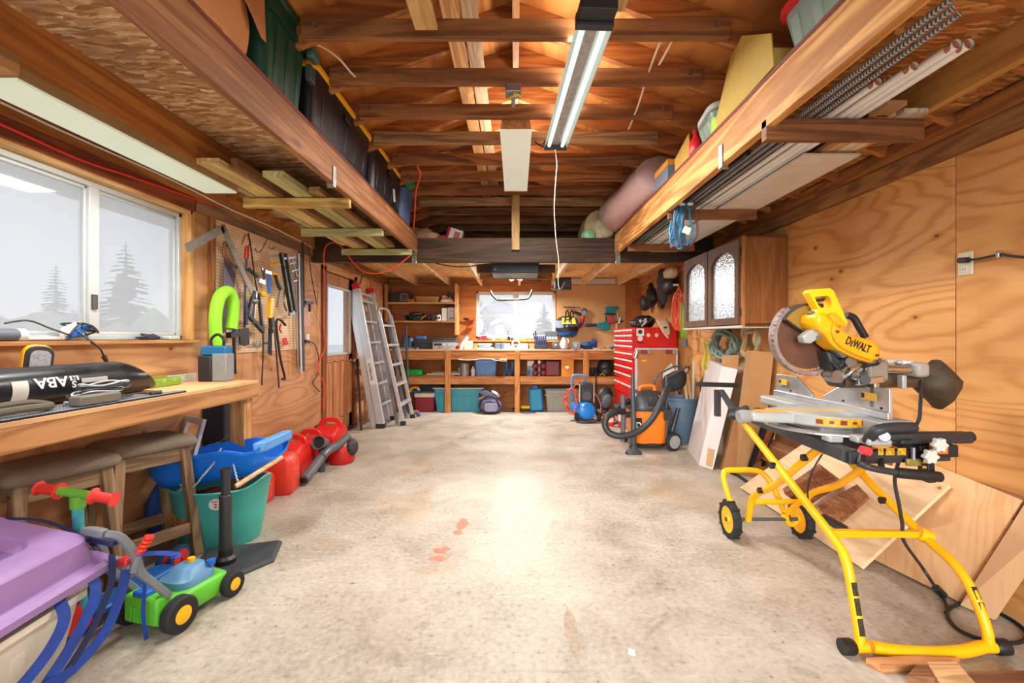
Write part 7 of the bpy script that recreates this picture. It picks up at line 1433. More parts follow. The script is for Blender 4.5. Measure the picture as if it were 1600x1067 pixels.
# gear housing and motor, seen from the side with the maker's name
body('gear_housing', [(1275, 490), (1292, 487), (1303, 500), (1318, 514), (1334, 525), (1352, 528), (1366, 531), (1375, 540), (1379, 552), (1373, 564), (1362, 567), (1350, 563), (1332, 556), (1314, 547), (1303, 538), (1292, 522), (1276, 510)], 1.99, .13, DWY, .02)
body('housing_face', [(1303, 505), (1318, 517), (1334, 528), (1352, 531), (1364, 534), (1372, 542), (1375, 552), (1370, 561), (1361, 563), (1336, 554), (1316, 543), (1306, 533), (1300, 518)], 1.978, .02, pm((240, 160, 14), .4, 0, .04), .006)
body('arm_side', [(1276, 506), (1290, 500), (1304, 524), (1330, 556), (1318, 560), (1303, 545), (1288, 528)], 2.03, .06, pm((110, 112, 112), .5, .3), .006)
a_ = P(1341.5, 539.5, 1.9755); dd = (P(1360, 547, 1.9755)-P(1322, 531, 1.9755)); dn = dd.normalized(); nn = V((-dd.z, 0, dd.x))
for s__, u_, z_, sz_ in (('D', -.047, 0, .048), ('E', -.0295, -.005, .034), ('WALT', .0155, 0, .048)): text('maker_lettering', s__, BLK, t, frame(a_+dn*u_+nn.normalized()*z_, dd, nn), sz_, .0008, .58, True, .0012)
for x_, y_ in ((1309, 518), (1371, 555)): p0 = P(x_, y_, 1.972); G().cyl(p0-V((0, .004, 0)), p0+V((0, .01, 0)), .006, 8).o('screw', pm((140, 40, 30), .4), t, True)
# D handle
out_ = [(1264, 457), (1268, 452), (1297, 450), (1303, 454), (1325, 505), (1322, 510), (1308, 508), (1292, 494), (1276, 490), (1279, 483)]
inn_ = [(1273, 465), (1275, 464), (1292, 462), (1296, 464), (1298, 468), (1299, 474), (1298, 479), (1294, 481), (1284, 481), (1280, 478)]
pO = [P(x, y, 2.03) for x, y in out_]; pI = [P(x, y, 2.03) for x, y in inn_]
G().ring([(q_.x, q_.z) for q_ in pO], [(q_.x, q_.z) for q_ in pI], .05, frame((0, 2.08, 0), (1, 0, 0), (0, 0, 1))).o('trigger_handle', pm((254, 196, 16), .36, 0, .05), t, True, bev=.008)
body('trigger', [(1276, 467), (1291, 465), (1289, 470), (1278, 472)], 2.045, .02, BLK, .003)
body('handle_web', [(1296, 492), (1306, 488), (1324, 506), (1318, 512), (1304, 506)], 2.0, .06, pm((240, 160, 14), .4, 0, .04), .008)
G().tube(sp([P(1322, 492, 2.1), P(1334, 497, 2.1), P(1343, 512, 2.1), P(1352, 527, 2.1)], 5), .016, 10).o('top_grip', BLK, t, True)
# pivot, slide rails, dust port
body('pivot_arm', [(1292, 548), (1304, 552), (1318, 566), (1316, 580), (1322, 606), (1312, 606), (1300, 590), (1297, 566)], 2.06, .08, BLK2, .01)
body('pivot_block', [(1305, 560), (1340, 558), (1352, 572), (1350, 592), (1310, 594), (1302, 584)], 2.08, .12, SG, .012)
for x_, y_, r in ((1310, 588, .03), (1330, 566, .026), (1342, 575, .02), (1318, 575, .018), (1336, 588, .016)): p0 = P(x_, y_, 2.03); G().cyl(p0, p0+V((0, .06, 0)), r, 14).o('knuckle', STL, t, True)
G().tube(sp([P(1316, 590, 2.04), P(1330, 580, 2.02), P(1344, 570, 2.03)], 4), .01, 8).o('lever', CHR, t, True); G().tube(sp([P(1300, 565, 2.05), P(1310, 576, 2.03), P(1322, 570, 2.03)], 4), .008, 8).o('lever', BLK, t, True)
for y in (2.05, 2.15): G().tube([(1.56, y, 1.107), (1.80, y, 1.10)], .018, 14).o('slide_rail', CHR, t, True)
G().bb(1.57, 1.66, 2.02, 2.18, 1.05, 1.145).o('rail_housing', pm((128, 120, 104), .5), t, True, bev=.012); G().bb(1.775, 1.835, 2.01, 2.19, 1.07, 1.135).o('rail_end', pm((150, 146, 138), .45), t, True, bev=.014)
for y in (2.06, 2.12): G().bb(1.74, 1.79, y-.012, y+.018, 1.128, 1.142).o('rail_decal', pm((196, 196, 196), .4, 0, .6, 60), t, True, bev=.002)
G().tube([(1.50, 2.1, 1.045), (1.68, 2.1, 1.05), (1.86, 2.1, 1.045)], [.032, .036, .03], 12).o('dust_chute', pm((76, 62, 50), .45), t, True)
cB = V((1.945, 2.1, 1.03)); dia = [(-.10, .02), (-.05, .07), (.0, .115), (.03, .09), (.09, .025), (.08, -.02), (.03, -.10), (.005, -.115), (-.02, -.085), (-.07, -.04), (-.095, -.015)]
G().loft([[(cB.x+x*k_, cB.y+yy_, cB.z+z*k_) for x, z in dia] for k_, yy_ in ((.25, -.075), (.7, -.06), (.97, -.02), (1, .0), (.97, .03), (.6, .06), (.25, .07))]).o('dust_bag', pm((66, 52, 34), .6, 0, .4, 14, .5), t, True, ang=60)
G().bb(1.60, 1.625, 2.03, 2.06, .93, 1.10).o('work_clamp', CHR, t, True, bev=.004); G().bar(P(1338, 597, 2.02), P(1378, 592, 2.02), .03, .03).o('clamp_arm', CHR, t, True, bev=.004); G().cyl(P(1352, 594, 2.0), P(1352, 593, 1.97), .02, 10).o('clamp_knob', BLK, t, True); G().bb(1.70, 1.72, 2.0, 2.03, 1.02, 1.08).o('clamp_post', SG, t, True, bev=.004)
G().tube(sp([P(1346, 573, 2.02), P(1360, 570, 2.0), P(1372, 568, 2.0), P(1375, 560, 2.0)], 4), .006, 8).o('motor_lead', BLK, t, True)
# power lead of the saw
lead = [P(1434, 588, 2.1), P(1439, 600, 2.06), P(1438, 630, 2.02), P(1434, 660, 2.0), P(1408, 690, 2.0), P(1404, 720, 2.0), P(1398, 750, 2.04), P(1405, 790, 2.05), P(1410, 820, 2.06), P(1412, 845, 2.08), FL(1440, 885, .12), FL(1462, 918, .05)]
G().tube(sp(lead, 6), .0075, 8).o('power_lead', BLK2, t, True); a_ = FL(1462, 918, .05); G().tube([a_, FL(1474, 930, .012)], .018, 8).o('plug', BLK, t, True)
fl_ = [FL(1472, 928, .012), FL(1480, 950, .01), FL(1482, 966, .01), FL(1500, 985, .01), FL(1540, 1000, .01), FL(1590, 1004, .01), FL(1605, 990, .01), FL(1580, 968, .01), FL(1545, 952, .01), FL(1510, 943, .01), FL(1488, 948, .01), FL(1478, 958, .01)]
one('floor_lead', 'black extension lead looping over the floor by the right foot of the stand', 'lead', G().tube(sp(fl_, 6), .008, 8), BLK)
t = T('work_light_bar', 'black handled inspection lamp hung on a wire under the saw stand', 'lamp', tuple(P(1285, 810, 2.3)))
a_, b_ = P(1282, 806, 2.3), P(1322, 828, 2.2); G().bar(a_, b_, .05, .03).o('body', BLK2, t, True, bev=.01); G().bar(b_, b_+(b_-a_)*.3, .036, .02).o('tip', pm((120, 90, 40), .5), t, True, bev=.004)
G().tube(sp([P(1287, 706, 2.15), P(1270, 735, 2.15), P(1262, 765, 2.2), P(1266, 790, 2.25), P(1282, 806, 2.3)], 5), .004, 6).o('wire', BLK, t, True)
# ---------------------------------------------------------------- overhead: lights, lumber racks, loft storage
t = T('diffuser_light', 'wooden sided ceiling light with white diffuser over the middle of the room', 'ceiling light', (0, 3.71, 2.65))
zb = 2.65; P4 = [(-.105, 0), (.105, 0), (.085, .115), (-.085, .115)]
G().prism(P4, -1.27, frame((0, 3.075, zb), (1, 0, 0), (0, 0, 1))).o('housing', wood((196, 140, 84), (146, 92, 48), 'y', knots=0), t, True, sm=False)
G().bb(-.108, .108, 3.07, 4.35, zb-.008, zb).o('diffuser', pm((222, 228, 214), .5, 0, .04, 4, emit=.2), t, True, sm=False)
G().bb(-.112, .112, 4.345, 4.36, zb-.012, zb+.03).o('end_trim', LUM('x'), t, True, sm=False)
t = T('shop_light', 'twin tube fluorescent shop light hung under the ties right of centre', 'ceiling light', (.32, 2.67, 2.62))
a_, b_ = V((.349, 2.02, 2.66)), V((.288, 3.33, 2.66)); d_ = (b_-a_).normalized(); s_ = V((d_.y, -d_.x, 0))
def ofs(p, x, z): return p+s_*x+V((0, 0, z))
G().loft([[ofs(p, x, z) for x, z in ((-.085, -.035), (-.082, -.035), (-.06, .0), (.06, .0), (.082, -.035), (.085, -.035), (.065, .008), (-.065, .008))] for p in (a_, b_)]).o('reflector', pm((206, 210, 206), .35, .4, .05), t, True, sm=False)
G().bar(ofs(a_, 0, -.006), ofs(b_, 0, -.006), .05, .014).o('channel_cover', pm((168, 160, 160), .5, .3, .3, 20), t, True, sm=False)
for x in (-.048, .048): G().tube([ofs(a_+d_*.03, x, -.024), ofs(b_-d_*.03, x, -.024)], .0135, 12).o('tube', pm((206, 222, 212), .3, 0, .03, 4, emit=.8), t, True)
for p, q_ in ((a_, 1), (b_, -1)): G().bar(ofs(p, -.085, -.012), ofs(p, .085, -.012), .035, .06).o('end_plate', BLK2, t, True, sm=False, bev=.004)
G().bar(ofs(a_-d_*.05, -.08, .0), ofs(a_-d_*.05, .08, .0), .10, .05).o('ballast_end', BLK, t, True, sm=False, bev=.004)
G().tube([ofs(b_, -.02, -.03), ofs(b_+d_*.01, .0, -.045), ofs(b_, .02, -.03)], .005, 6).o('hook', CHR, t, True)
q_ = ofs(b_, .0, -.04)
one('pull_string', 'white pull string hanging from the end of the twin tube shop light', 'string', G().tube(sp([q_, P(870, 255, 3.4), P(869, 272, 3.4), P(867, 300, 3.4), P(866, 330, 3.4), P(868, 365, 3.4), P(870, 385, 3.4), P(873, 410, 3.4), P(872, 440, 3.4), P(874, 452, 3.4)], 5), .0026, 6), pm((222, 206, 184), .7))
one('string_knot', 'small knot on the white pull string', 'knot', G().ball(P(869, 272, 3.4), .012, 8), pm((222, 206, 184), .7)) if False else None
t = T('window_strip_light', 'long white diffused strip light fixed over the left window', 'ceiling light', (-1.81, 2.18, 2.14))
G().bb(-1.91, -1.71, 1.56, 2.80, 2.14, 2.20).o('housing', pm((150, 118, 80), .6), t, True, sm=False); G().bb(-1.905, -1.715, 1.565, 2.795, 2.13, 2.14).o('diffuser', pm((214, 228, 208), .5, 0, .04, 4, emit=.2), t, True, sm=False)
G().bb(-1.92, -1.70, 1.40, 1.56, 2.145, 2.21).o('end_cover', KRAFT, t, True, sm=False)
# junction box and wires among the ties
t = T('junction_box', 'open metal junction box with yellow wires on a roof tie', 'junction box', tuple(P(802, 145, 2.62)))
c = P(802, 142, 2.66); G().box(c.x, c.y, c.z, .09, .09, .05).o('box', STL, t, True, bev=.004); G().tube(mess((c.x, c.y, c.z-.04), .045, .03, .04, 12, 5), .005, 6).o('wires', pm((222, 206, 70), .5), t, True); G().tube([(c.x, c.y, c.z-.03), (c.x, c.y, c.z-.09)], .011, 8).o('conduit', GRY, t, True)
one('plug_lead', 'black lead with a plug running over the ties to the diffuser light', 'lead', G().tube(sp([P(661, 239, 3.9), P(668, 239, 3.9), P(690, 237, 3.9), P(715, 232, 3.9), P(740, 226, 3.9)], 5), [.018, .016]+[.006]*19, 8), BLK)
one('light_lead', 'thin black lead from shop light to the diffuser light', 'lead', G().tube(sp([P(857, 232, 3.35), P(845, 228, 3.4), P(832, 218, 3.45), P(826, 210, 3.5)], 5), .005, 6), BLK)
WC = pm((224, 206, 180), .6)
one('roof_cable', 'white cable looping from the green tote across the left ties', 'cable', G().tube(sp([P(490, 68, 2.4), P(505, 74, 2.45), P(530, 92, 2.5), P(550, 115, 2.6), P(570, 131, 2.66), P(598, 134, 2.66)], 5), .006, 6), WC)
one('roof_cable', 'white cable weaving down behind the right ties, longer one', 'cable', G().tube(sp([P(1068, -12, 2.36), P(1052, 22, 2.36), P(1034, 60, 2.36), P(1020, 95, 2.5), P(1008, 130, 2.75), P(997, 165, 2.9), P(982, 202, 3.3)], 5), .006, 6), WC)
one('roof_cable', 'short white cable behind the right ties, nearest the clear totes', 'cable', G().tube(sp([P(1085, -10, 2.36), P(1068, 22, 2.36), P(1052, 60, 2.36), P(1030, 101, 2.5)], 5), .006, 6), WC)
for (x0, x1, lb, y0) in ((-.47, -.365, 'pale plank end poking out under the first ties, left of centre', 2.13), (.30, .48, 'pale plank end poking out beside the shop light', 2.01)):
    one('track_plank', lb, 'plank', G(TR(0, 0, E+1.455) @ RX(D(0))).bb(x0, x1, .6, y0, -.02, .0), wood((222, 186, 122), (184, 134, 74), 'y', knots=.7), sm=False)
# lumber racks: crosspieces under the loft beams
for i, (x0, x1, y, c_, lb) in enumerate(((-1.80, -1.10, 3.02, 'y', 'yellowish rack crosspiece under the left loft, nearest the window'), (-1.82, -1.13, 3.87, 'g', 'greenish rack crosspiece in the middle under the left loft'), (-1.82, -1.09, 4.76, 'g', 'greenish rack crosspiece by the header under the left loft'))):
    one('rack_rail', lb, 'rack bar', G().bb(x0, x1, y-.02, y+.02, 2.105, 2.165), wood((222, 186, 106), (170, 126, 56), 'x') if c_ == 'y' else wood((190, 188, 134), (136, 130, 84), 'x'), sm=False, bev=.002)
for i, (x0, x1, y, lb) in enumerate(((1.085, 1.77, 1.99, 'thick dark rack crosspiece under the right loft, nearest the camera'), (1.11, 1.75, 3.32, 'rack crosspiece under the right loft beside the blue cord coil'), (1.12, 1.78, 4.55, 'rack crosspiece under the right loft close to the header'))):
    o = one('rack_rail', lb, 'rack bar', G().bb(x0, x1, y-.02, y+.02, 2.105, 2.175 if i else 2.195), wood((150, 96, 58), (96, 58, 32), 'x'), sm=False, bev=.002)
GALV = pm((158, 154, 146), .4, .7, .2, 20)
for (x, y, z, lb) in ((-1.102, 2.72, 2.20, 'loose galvanised hanger on the left loft beam'), (1.105, 2.42, 2.20, 'galvanised hanger on the right loft beam'), (-1.10, 4.93, 2.10, 'galvanised hanger at the header end of the left loft beam'), (1.105, 4.93, 2.10, 'galvanised hanger at the header end of the right loft beam')):
    t = T('joist_hanger', lb, 'hanger', (x, y, z-.05), 0); s_ = 1 if x < 0 else -1
    G().bb(x-.025, x+.025, y-.003, y+.003, z-.06, z+.06).o('plate', GALV, t, True, sm=False); G().bb(x+.025*s_-.002, x+.025*s_+.002, y-.04, y+.003, z-.06, z+.06).o('flange', GALV, t, True, sm=False)
    for k_ in range(3): G().cyl((x, y-.006, z-.03+.03*k_), (x, y-.003, z-.03+.03*k_), .005, 6).o('nail', BLK, t, True)
# boards stored on the left rack
for i, (x0, x1, y0, y1, z, th, c_, lb) in enumerate((
        (-1.70, -1.58, 2.42, 4.75, 2.172, .03, (236, 202, 128), 'widest yellow board on the left rack, with its pale end over the window light'),
        (-1.565, -1.53, 2.5, 4.72, 2.172, .06, (150, 104, 62), 'brown board on edge beside the widest yellow board'),
        (-1.46, -1.34, 2.62, 4.8, 2.172, .035, (216, 206, 140), 'greenish yellow board in the middle of the left rack'),
        (-1.52, -1.40, 2.8, 4.8, 2.212, .03, (190, 150, 90), 'tan board lying on top of the greenish one'),
        (-1.32, -1.25, 2.9, 4.7, 2.172, .035, (170, 130, 80), 'narrow tan board next to the left loft beam'),
        (-1.76, -1.715, 2.35, 4.6, 2.172, .035, (206, 190, 140), 'pale batten at the wall side of the left rack'))):
    one('stored_board', lb, 'board', G().bb(x0, x1, y0, y1, z, z+th), wood(c_, tuple(int(q*.7) for q in c_), 'y', knots=.4), sm=False, bev=.002)
# right rack: rebar, pipes, boards, white panel
RBAR = N('rebar_steel'); rv = RBAR.n('TexWave', {'Vector': RBAR.coords(False), 'Scale': 44.0}, bands_direction='DIAGONAL').outputs[0]; RBAR.bsdf(RBAR.ramp(rv, [(.3, lin((112, 112, 112))), (.7, lin((176, 180, 182)))]), .5, .5, RBAR.bump(rv, .8, .01))
for i, (x, y0, z, r, lb) in enumerate(((1.245, 1.28, 2.215, .010, 'outermost steel reinforcing bar, nearest the right loft beam'), (1.285, 1.34, 2.215, .010, 'middle one of the three reinforcing bars'), (1.325, 1.36, 2.213, .0085, 'innermost reinforcing bar beside the white pipes'))):
    one('rebar', lb, 'bar', G().tube([(x, y0, z), (x-.01, 4.75, z)], r, 8), RBAR.m, 'reinforcing bars on the right rack')
PVC = pm((226, 222, 214), .35, 0, .04); PVCI = pm((150, 90, 60), .6)
for i, (x, y0, z, r, lb) in enumerate(((1.37, 1.72, 2.213, .014, 'short white pipe beside the rebar'), (1.42, 1.62, 2.213, .015, 'white pipe whose open end stands second from the rebar'), (1.455, 1.50, 2.215, .016, 'longer white pipe in the middle of the bundle'), (1.495, 1.50, 2.216, .017, 'white pipe with the open end farthest from the rebar'), (1.435, 1.75, 2.243, .014, 'upper white pipe lying on the bundle'))):
    t = T('plastic_pipe', lb, 'pipe', (x, y0, z-r), 0, 'white pipes on the right rack'); G().tube([(x, y0, z), (x-.02, 4.85, z)], r, 12, cap=False).o('wall', PVC, t, True); G().tube([(x, y0+.004, z), (x-.01, y0+.03, z)], r*.85, 12).o('bore', PVCI, t, True)
one('white_board', 'large white faced panel lying on the right rack', 'panel', G().bb(1.47, 1.76, 2.32, 4.98, 2.176, 2.186), pm((206, 196, 184), .5), sm=False)
for i, (x0, x1, y0, y1, z, th, c_, lb) in enumerate(((1.55, 1.63, 1.95, 3.3, 2.197, .018, (206, 160, 110), 'short board end on the right rack beside the white panel'), (1.60, 1.69, 1.98, 3.2, 2.217, .02, (196, 140, 88), 'tan board on top of the white panel'), (1.64, 1.74, 1.92, 3.4, 2.197, .018, (226, 206, 176), 'pale trim board on the right rack by the joist'), (1.56, 1.72, 2.32, 2.5, 2.188, .03, (186, 132, 84), 'folded brown board laid across the white panel'), (1.52, 1.60, 1.86, 1.96, 2.197, .02, (196, 146, 100), 'stub of wood resting on the thick crosspiece'))):
    one('stored_board', lb, 'board', G().bb(x0, x1, y0, y1, z, z+th), wood(c_, tuple(int(q*.7) for q in c_), 'y', knots=.2), sm=False)
one('black_tube', 'black tube running beside the rebar under the right loft', 'tube', G().tube([(1.20, 2.35, 2.2), (1.195, 4.9, 2.2)], .014, 10), BLK)
t = coil('blue_cord_coil', 'bundle of blue and brown cords hung from the right rack crosspiece', 'cord coil', (1.19, 3.28, 2.07), .05, .17, [pm((30, 140, 176), .45), pm((20, 96, 140), .45), pm((92, 72, 82), .5)], 9, .0075, seed=30)
for k_ in range(5):
    q = random.Random(80+k_); c = V((1.19+.03*k_-.05, 3.24, 2.1)); G().tube(sp([c+V((0, 0, .14)), c+V((q.uniform(-.03, .03), -.02, 0)), c+V((q.uniform(-.04, .04), 0, -.12)), c+V((q.uniform(-.02, .02), 0, -.2))], 5), .007, 6).o('strand', pm((30, 140, 176), .45) if k_ % 2 else pm((100, 80, 90), .5), t, True)
G().tube([(1.14, 3.22, 2.19), (1.25, 3.22, 2.19)], .012, 8).o('tie', WHT, t, True); G().box(1.19, 3.17, 1.99, .05, .01, .05, RY(.4)).o('tag', WHT, t, True)
G().tube(sp([(1.19, 3.24, 2.24), (1.17, 3.22, 2.28), (1.14, 3.2, 2.28)], 4), .008, 6).o('hook', STL, t, True)

# ---- left loft storage (deck top at 2.374, loft edge x = -1.09)
z = 2.375
def sheetbox(name, label, lo, hi, mat, rz=0, flaps=True):
    t = T(name, label, 'box', ((lo[0]+hi[0])/2, (lo[1]+hi[1])/2, lo[2]), rz); w_, l_, h_ = hi[0]-lo[0], hi[1]-lo[1], hi[2]-lo[2]
    G().bb(-w_/2, w_/2, -l_/2, l_/2, 0, h_).o('box', mat, t, sm=False, bev=.004)
    if flaps:
        g = G(); g.add([(w_/2, -l_/2, h_), (w_/2, l_/2, h_), (w_/2+.1, l_/2, h_-.12), (w_/2+.1, -l_/2, h_-.12)], [(0, 1, 2, 3)]); g.o('flap', mat, t, sm=False, sol=.004)
    return t
KR2 = pm((196, 132, 78), .7, 0, .12, 3)
t = T('cardboard_pack', 'bulging brown cardboard pack on the near left loft', 'cardboard', (-1.3, 1.5, z))
cb = [(1.05, -1.12), (1.25, -1.085), (1.45, -1.11), (1.65, -1.075), (1.8, -1.10), (1.93, -1.14), (1.94, -1.36), (1.05, -1.36)]
G().loft([[(x+.012*math.sin(9*y+k_), y, z+k_*.055) for y, x in cb] for k_ in range(8)]).o('body', KR2, t, True, sm=True, bev=.004)
def flap(nm, m_, pts, th=.005): g = G(); g.add(pts, [tuple(range(len(pts)))]); g.o(nm, m_, t, True, sm=False, sol=th)
flap('flap', pm((176, 114, 66), .7), [P(380, -8, 1.78), P(412, -8, 1.92), P(415, 66, 1.98), P(408, 58, 1.95), P(395, 25, 1.86)])
flap('strip', pm((150, 92, 50), .7), [P(318, 30, 1.62), P(340, 48, 1.7), P(330, 0, 1.66), P(312, -10, 1.6)], .004)
GT = pm((20, 66, 48), .34, 0, .1, 3)
t = T('green_tote', 'dark green lidded tote at the edge of the left loft', 'tote', (-1.23, 2.19, z), 0); GM = TR(-1.22, 2.19, z)
tub(G(GM), .22, .34, .27, .40, .42, .06, .006, 6).o('body', GT, t, True)
for y in (2.09, 2.19, 2.29): G().bar((-1.112, y, z+.02), (-1.09, y, z+.30), .04, .016, (1, 0, 0)).o('rib', GT, t, True, bev=.006)
G(GM).loft([[(x, y, zz) for x, y in rr(a_, b2, .06, 6)] for a_, b2, zz in ((.272, .402, .33), (.288, .42, .33), (.288, .42, .36), (.272, .402, .37))], False).o('ridge', GT, t, True)
G(GM).loft([[(x, y, zz) for x, y in rr(a_, b2, .06, 6)] for a_, b2, zz in ((.28, .41, .415), (.30, .43, .42), (.30, .43, .45), (.23, .36, .46))]).o('lid', GT, t, True)
G().bb(-1.075, -1.035, 2.33, 2.41, z+.31, z+.37).o('latch', pm((60, 96, 84), .4), t, True, bev=.008); G().bb(-1.085, -1.055, 2.34, 2.40, z+.2, z+.28).o('latch_plate', pm((70, 90, 84), .4, .4), t, True, bev=.004)
BT_ = pm((26, 25, 30), .38, 0, .15, 4); YL = pm((240, 176, 14), .4)
def blacktote(label, y0, y1, h, nrib, xin=-1.085):
    t = T('black_tote', label, 'tote', (-1.22, (y0+y1)/2, z), 0, 'black totes with yellow lids'); L_ = y1-y0; yc = (y0+y1)/2; xc = xin-.135
    tub(G(TR(xc, yc, z)), .21, L_*.92, .26, L_*.97, h, .05, .006, 4).o('body', BT_, t, True)
    for k_ in range(nrib):
        y = yc+L_*(-.36+.72*k_/(nrib-1)); G().bar((xc+.107, y*.98+yc*.02, z+.06), (xc+.121, y, z+h*.66), .022, .012, (1, 0, 0)).o('rib', pm((46, 44, 50), .38), t, True, bev=.004)
    G(TR(xc, yc, z)).loft([[(x, y, zz) for x, y in rr(a_, b2, .05, 5)] for a_, b2, zz in ((.215, L_*.925, .015), (.228, L_*.94, .02), (.228, L_*.94, .045), (.215, L_*.925, .05))], False).o('base_ridge', BT_, t, True)
    G(TR(xc, yc, z)).loft([[(x, y, zz) for x, y in rr(a_, b2, .06, 6)] for a_, b2, zz in ((.268, L_*.985, h-.01), (.292, L_*1.0, h-.005), (.292, L_*1.0, h+.015), (.24, L_*.94, h+.025))]).o('lid', YL, t, True)
    G().bb(xc+.125, xc+.145, yc-.05, yc+.05, z+h*.72, z+h*.82).o('latch', BT_, t, True, bev=.006)
    return t
blacktote('larger black tote with yellow lid beside the dark green tote', 2.45, 3.44, .35, 5)
t = blacktote('smaller black tote with yellow lid nearer the header', 3.50, 4.38, .37, 4)
G().box(-1.083, 4.05, z+.13, .006, .05, .11, RX(D(12))).o('sticker', pm((200, 190, 176), .6), t, True)
t = T('blue_tote', 'slate blue round-cornered tote near the header on the left loft', 'tote', (-1.2, 4.62, z)); tub(G(TR(-1.20, 4.62, z)), .2, .30, .25, .36, .33, .09, .006, 6).o('body', pm((74, 98, 140), .45), t, True); G(TR(-1.20, 4.62, z)).loft([[(x, y, zz) for x, y in rr(a_, a_+.11, .1, 6)] for a_, zz in ((.255, .3), (.275, .3), (.275, .34), (.22, .35))]).o('lid', pm((74, 98, 140), .45), t, True)
t = T('festive_cloth', 'red and green cloth bundle on the slate blue tote', 'cloth', (-1.12, 4.6, z+.35)); G().ball((-1.10, 4.56, z+.40), (.08, .1, .065), 12, None, .2, 3).o('red_fold', pm((200, 30, 44), .8, 0, .2), t, True); G().ball((-1.06, 4.5, z+.37), (.06, .07, .035), 10, None, .2, 5).o('green_fold', pm((30, 130, 80), .8), t, True)
t = T('brown_sack', 'crumpled tan sack at the header end of the left loft', 'sack', (-1.06, 5.4, 2.34)); G().ball((-1.13, 5.35, 2.42), (.20, .16, .10), 14, None, .18, 4).o('body', pm((168, 128, 90), .8), t, True); G().ball((-.98, 5.3, 2.40), (.1, .1, .07), 10, None, .2, 6).o('mouth', pm((186, 150, 110), .8), t, True)
t = T('retail_box', 'red and white retail box standing on the ledge behind the header', 'box', (-.78, 5.4, 2.34)); mt = TR(-.73, 5.4, 2.42) @ RY(D(18)); G(mt).box(0, 0, 0, .17, .12, .20).o('box', pm((226, 216, 214), .5), t, True, sm=False, bev=.003); G(mt).box(-.075, -.0, .0, .03, .122, .202).o('red_side', RED, t, True, sm=False); G(mt).box(.03, -.061, .02, .07, .002, .10).o('print', pm((206, 90, 80), .5), t, True, sm=False)
one('red_box', 'flat dark red box lying beside the retail box', 'box', G().bb(-.98, -.82, 5.25, 5.5, 2.301, 2.42), pm((170, 36, 36), .5), bev=.003)
# ---- right loft storage
CL = clearm('clear_tote_plastic', (196, 216, 206), .55)
def cleartote(label, y0, y1, h, lidm, cont, xin=1.10, tilt=0):
    t = T('clear_tote', label, 'tote', (1.3, (y0+y1)/2, z)); L_ = y1-y0; yc = (y0+y1)/2; xc = xin+.19; B0 = TR(xc, yc, z)
    tub(G(B0), .31, L_*.9, .38, L_, h, .06, .005, 5).o('body', CL, t, True)
    for k_ in range(4): y = yc+L_*(-.33+.22*k_); G().bar((xc-.158, y, z+.03), (xc-.185, y, z+h*.8), .05, .01, (1, 0, 0)).o('rib', CL, t, True, bev=.004)
    G(B0 @ TR(0, 0, h) @ RX(D(tilt))).loft([[(x, y, zz) for x, y in rr(a_, b2, .07, 6)] for a_, b2, zz in ((.385, L_*1.01, -.01), (.415, L_*1.04, -.01), (.415, L_*1.04, .02), (.35, L_*.96, .04))]).o('lid', lidm, t, True)
    G(B0).bb(-.13, .13, -L_*.4, L_*.4, .012, h*.6).o('contents', cont, t, True, bev=.03)
    return t
cleartote('clear tote with red lid on the near right loft', 1.35, 1.90, .19, pm((214, 40, 44), .4), pm((196, 196, 110), .7, 0, .3, 6))
t = cleartote('low clear tote with clouded lid tilted open behind the cardboard', 2.52, 2.76, .14, pm((196, 204, 200), .45), pm((120, 150, 150), .7, 0, .3, 6), tilt=-12)
OKR = pm((190, 150, 66), .75, 0, .12, 4)
t = T('open_carton', 'open cardboard box with raised flaps on the right loft edge', 'carton', (1.3, 2.2, z))
g = G(); g.ring(rr(.36, .50, .004, 1), rr(.35, .49, .003, 1), .12, TR(1.29, 2.21, z)); g.o('walls', OKR, t, True, sm=False)
flap('flap', pm((186, 156, 74), .75, 0, .1, 4), [P(1121, 203, 2.47), P(1210, 103, 1.945), P(1205, 52, 1.94), P(1160, 56, 2.12), P(1142, 92, 2.28), P(1119, 188, 2.46)], .006)
flap('flap', pm((140, 100, 44), .75), [P(1163, 62, 2.13), P(1160, 92, 2.2), P(1150, 90, 2.3), P(1154, 60, 2.3)], .006)
flap('flap', pm((206, 186, 150), .75), [P(1124, 203, 2.44), P(1150, 172, 2.3), P(1152, 150, 2.3), P(1128, 190, 2.44)], .006)
one('lime_bag', 'lime green bag peeking out under the open cardboard flap', 'bag', G().ball((1.12, 2.53, z+.05), (.03, .06, .055), 10, None, .2, 3), pm((160, 220, 40), .5))
t = T('red_bottle', 'red bottle standing at the loft edge by the clouded tote', 'bottle', (1.14, 2.80, z)); G().lathe([(.034, 0), (.04, .01), (.04, .08), (.016, .12), (.016, .14), (0, .14)], 16, TR(1.12, 2.83, z)).o('body', pm((196, 24, 30), .3), t, True); G().lathe([(.02, .135), (.02, .16), (0, .16)], 12, TR(1.12, 2.83, z)).o('cap', pm((150, 30, 30), .4), t, True)
t = sheetbox('small_carton', 'small brown carton tipped at the right loft edge', (1.13, 2.93, z), (1.38, 3.22, z+.13), OKR, 0, False); g = G(); g.add([(-.125, -.145, .0), (-.125, .145, .0), (-.135, .13, .12), (-.135, -.13, .19)], [(0, 1, 2, 3)]); g.o('flap', pm((196, 156, 70), .75), t, sm=False, sol=.005)
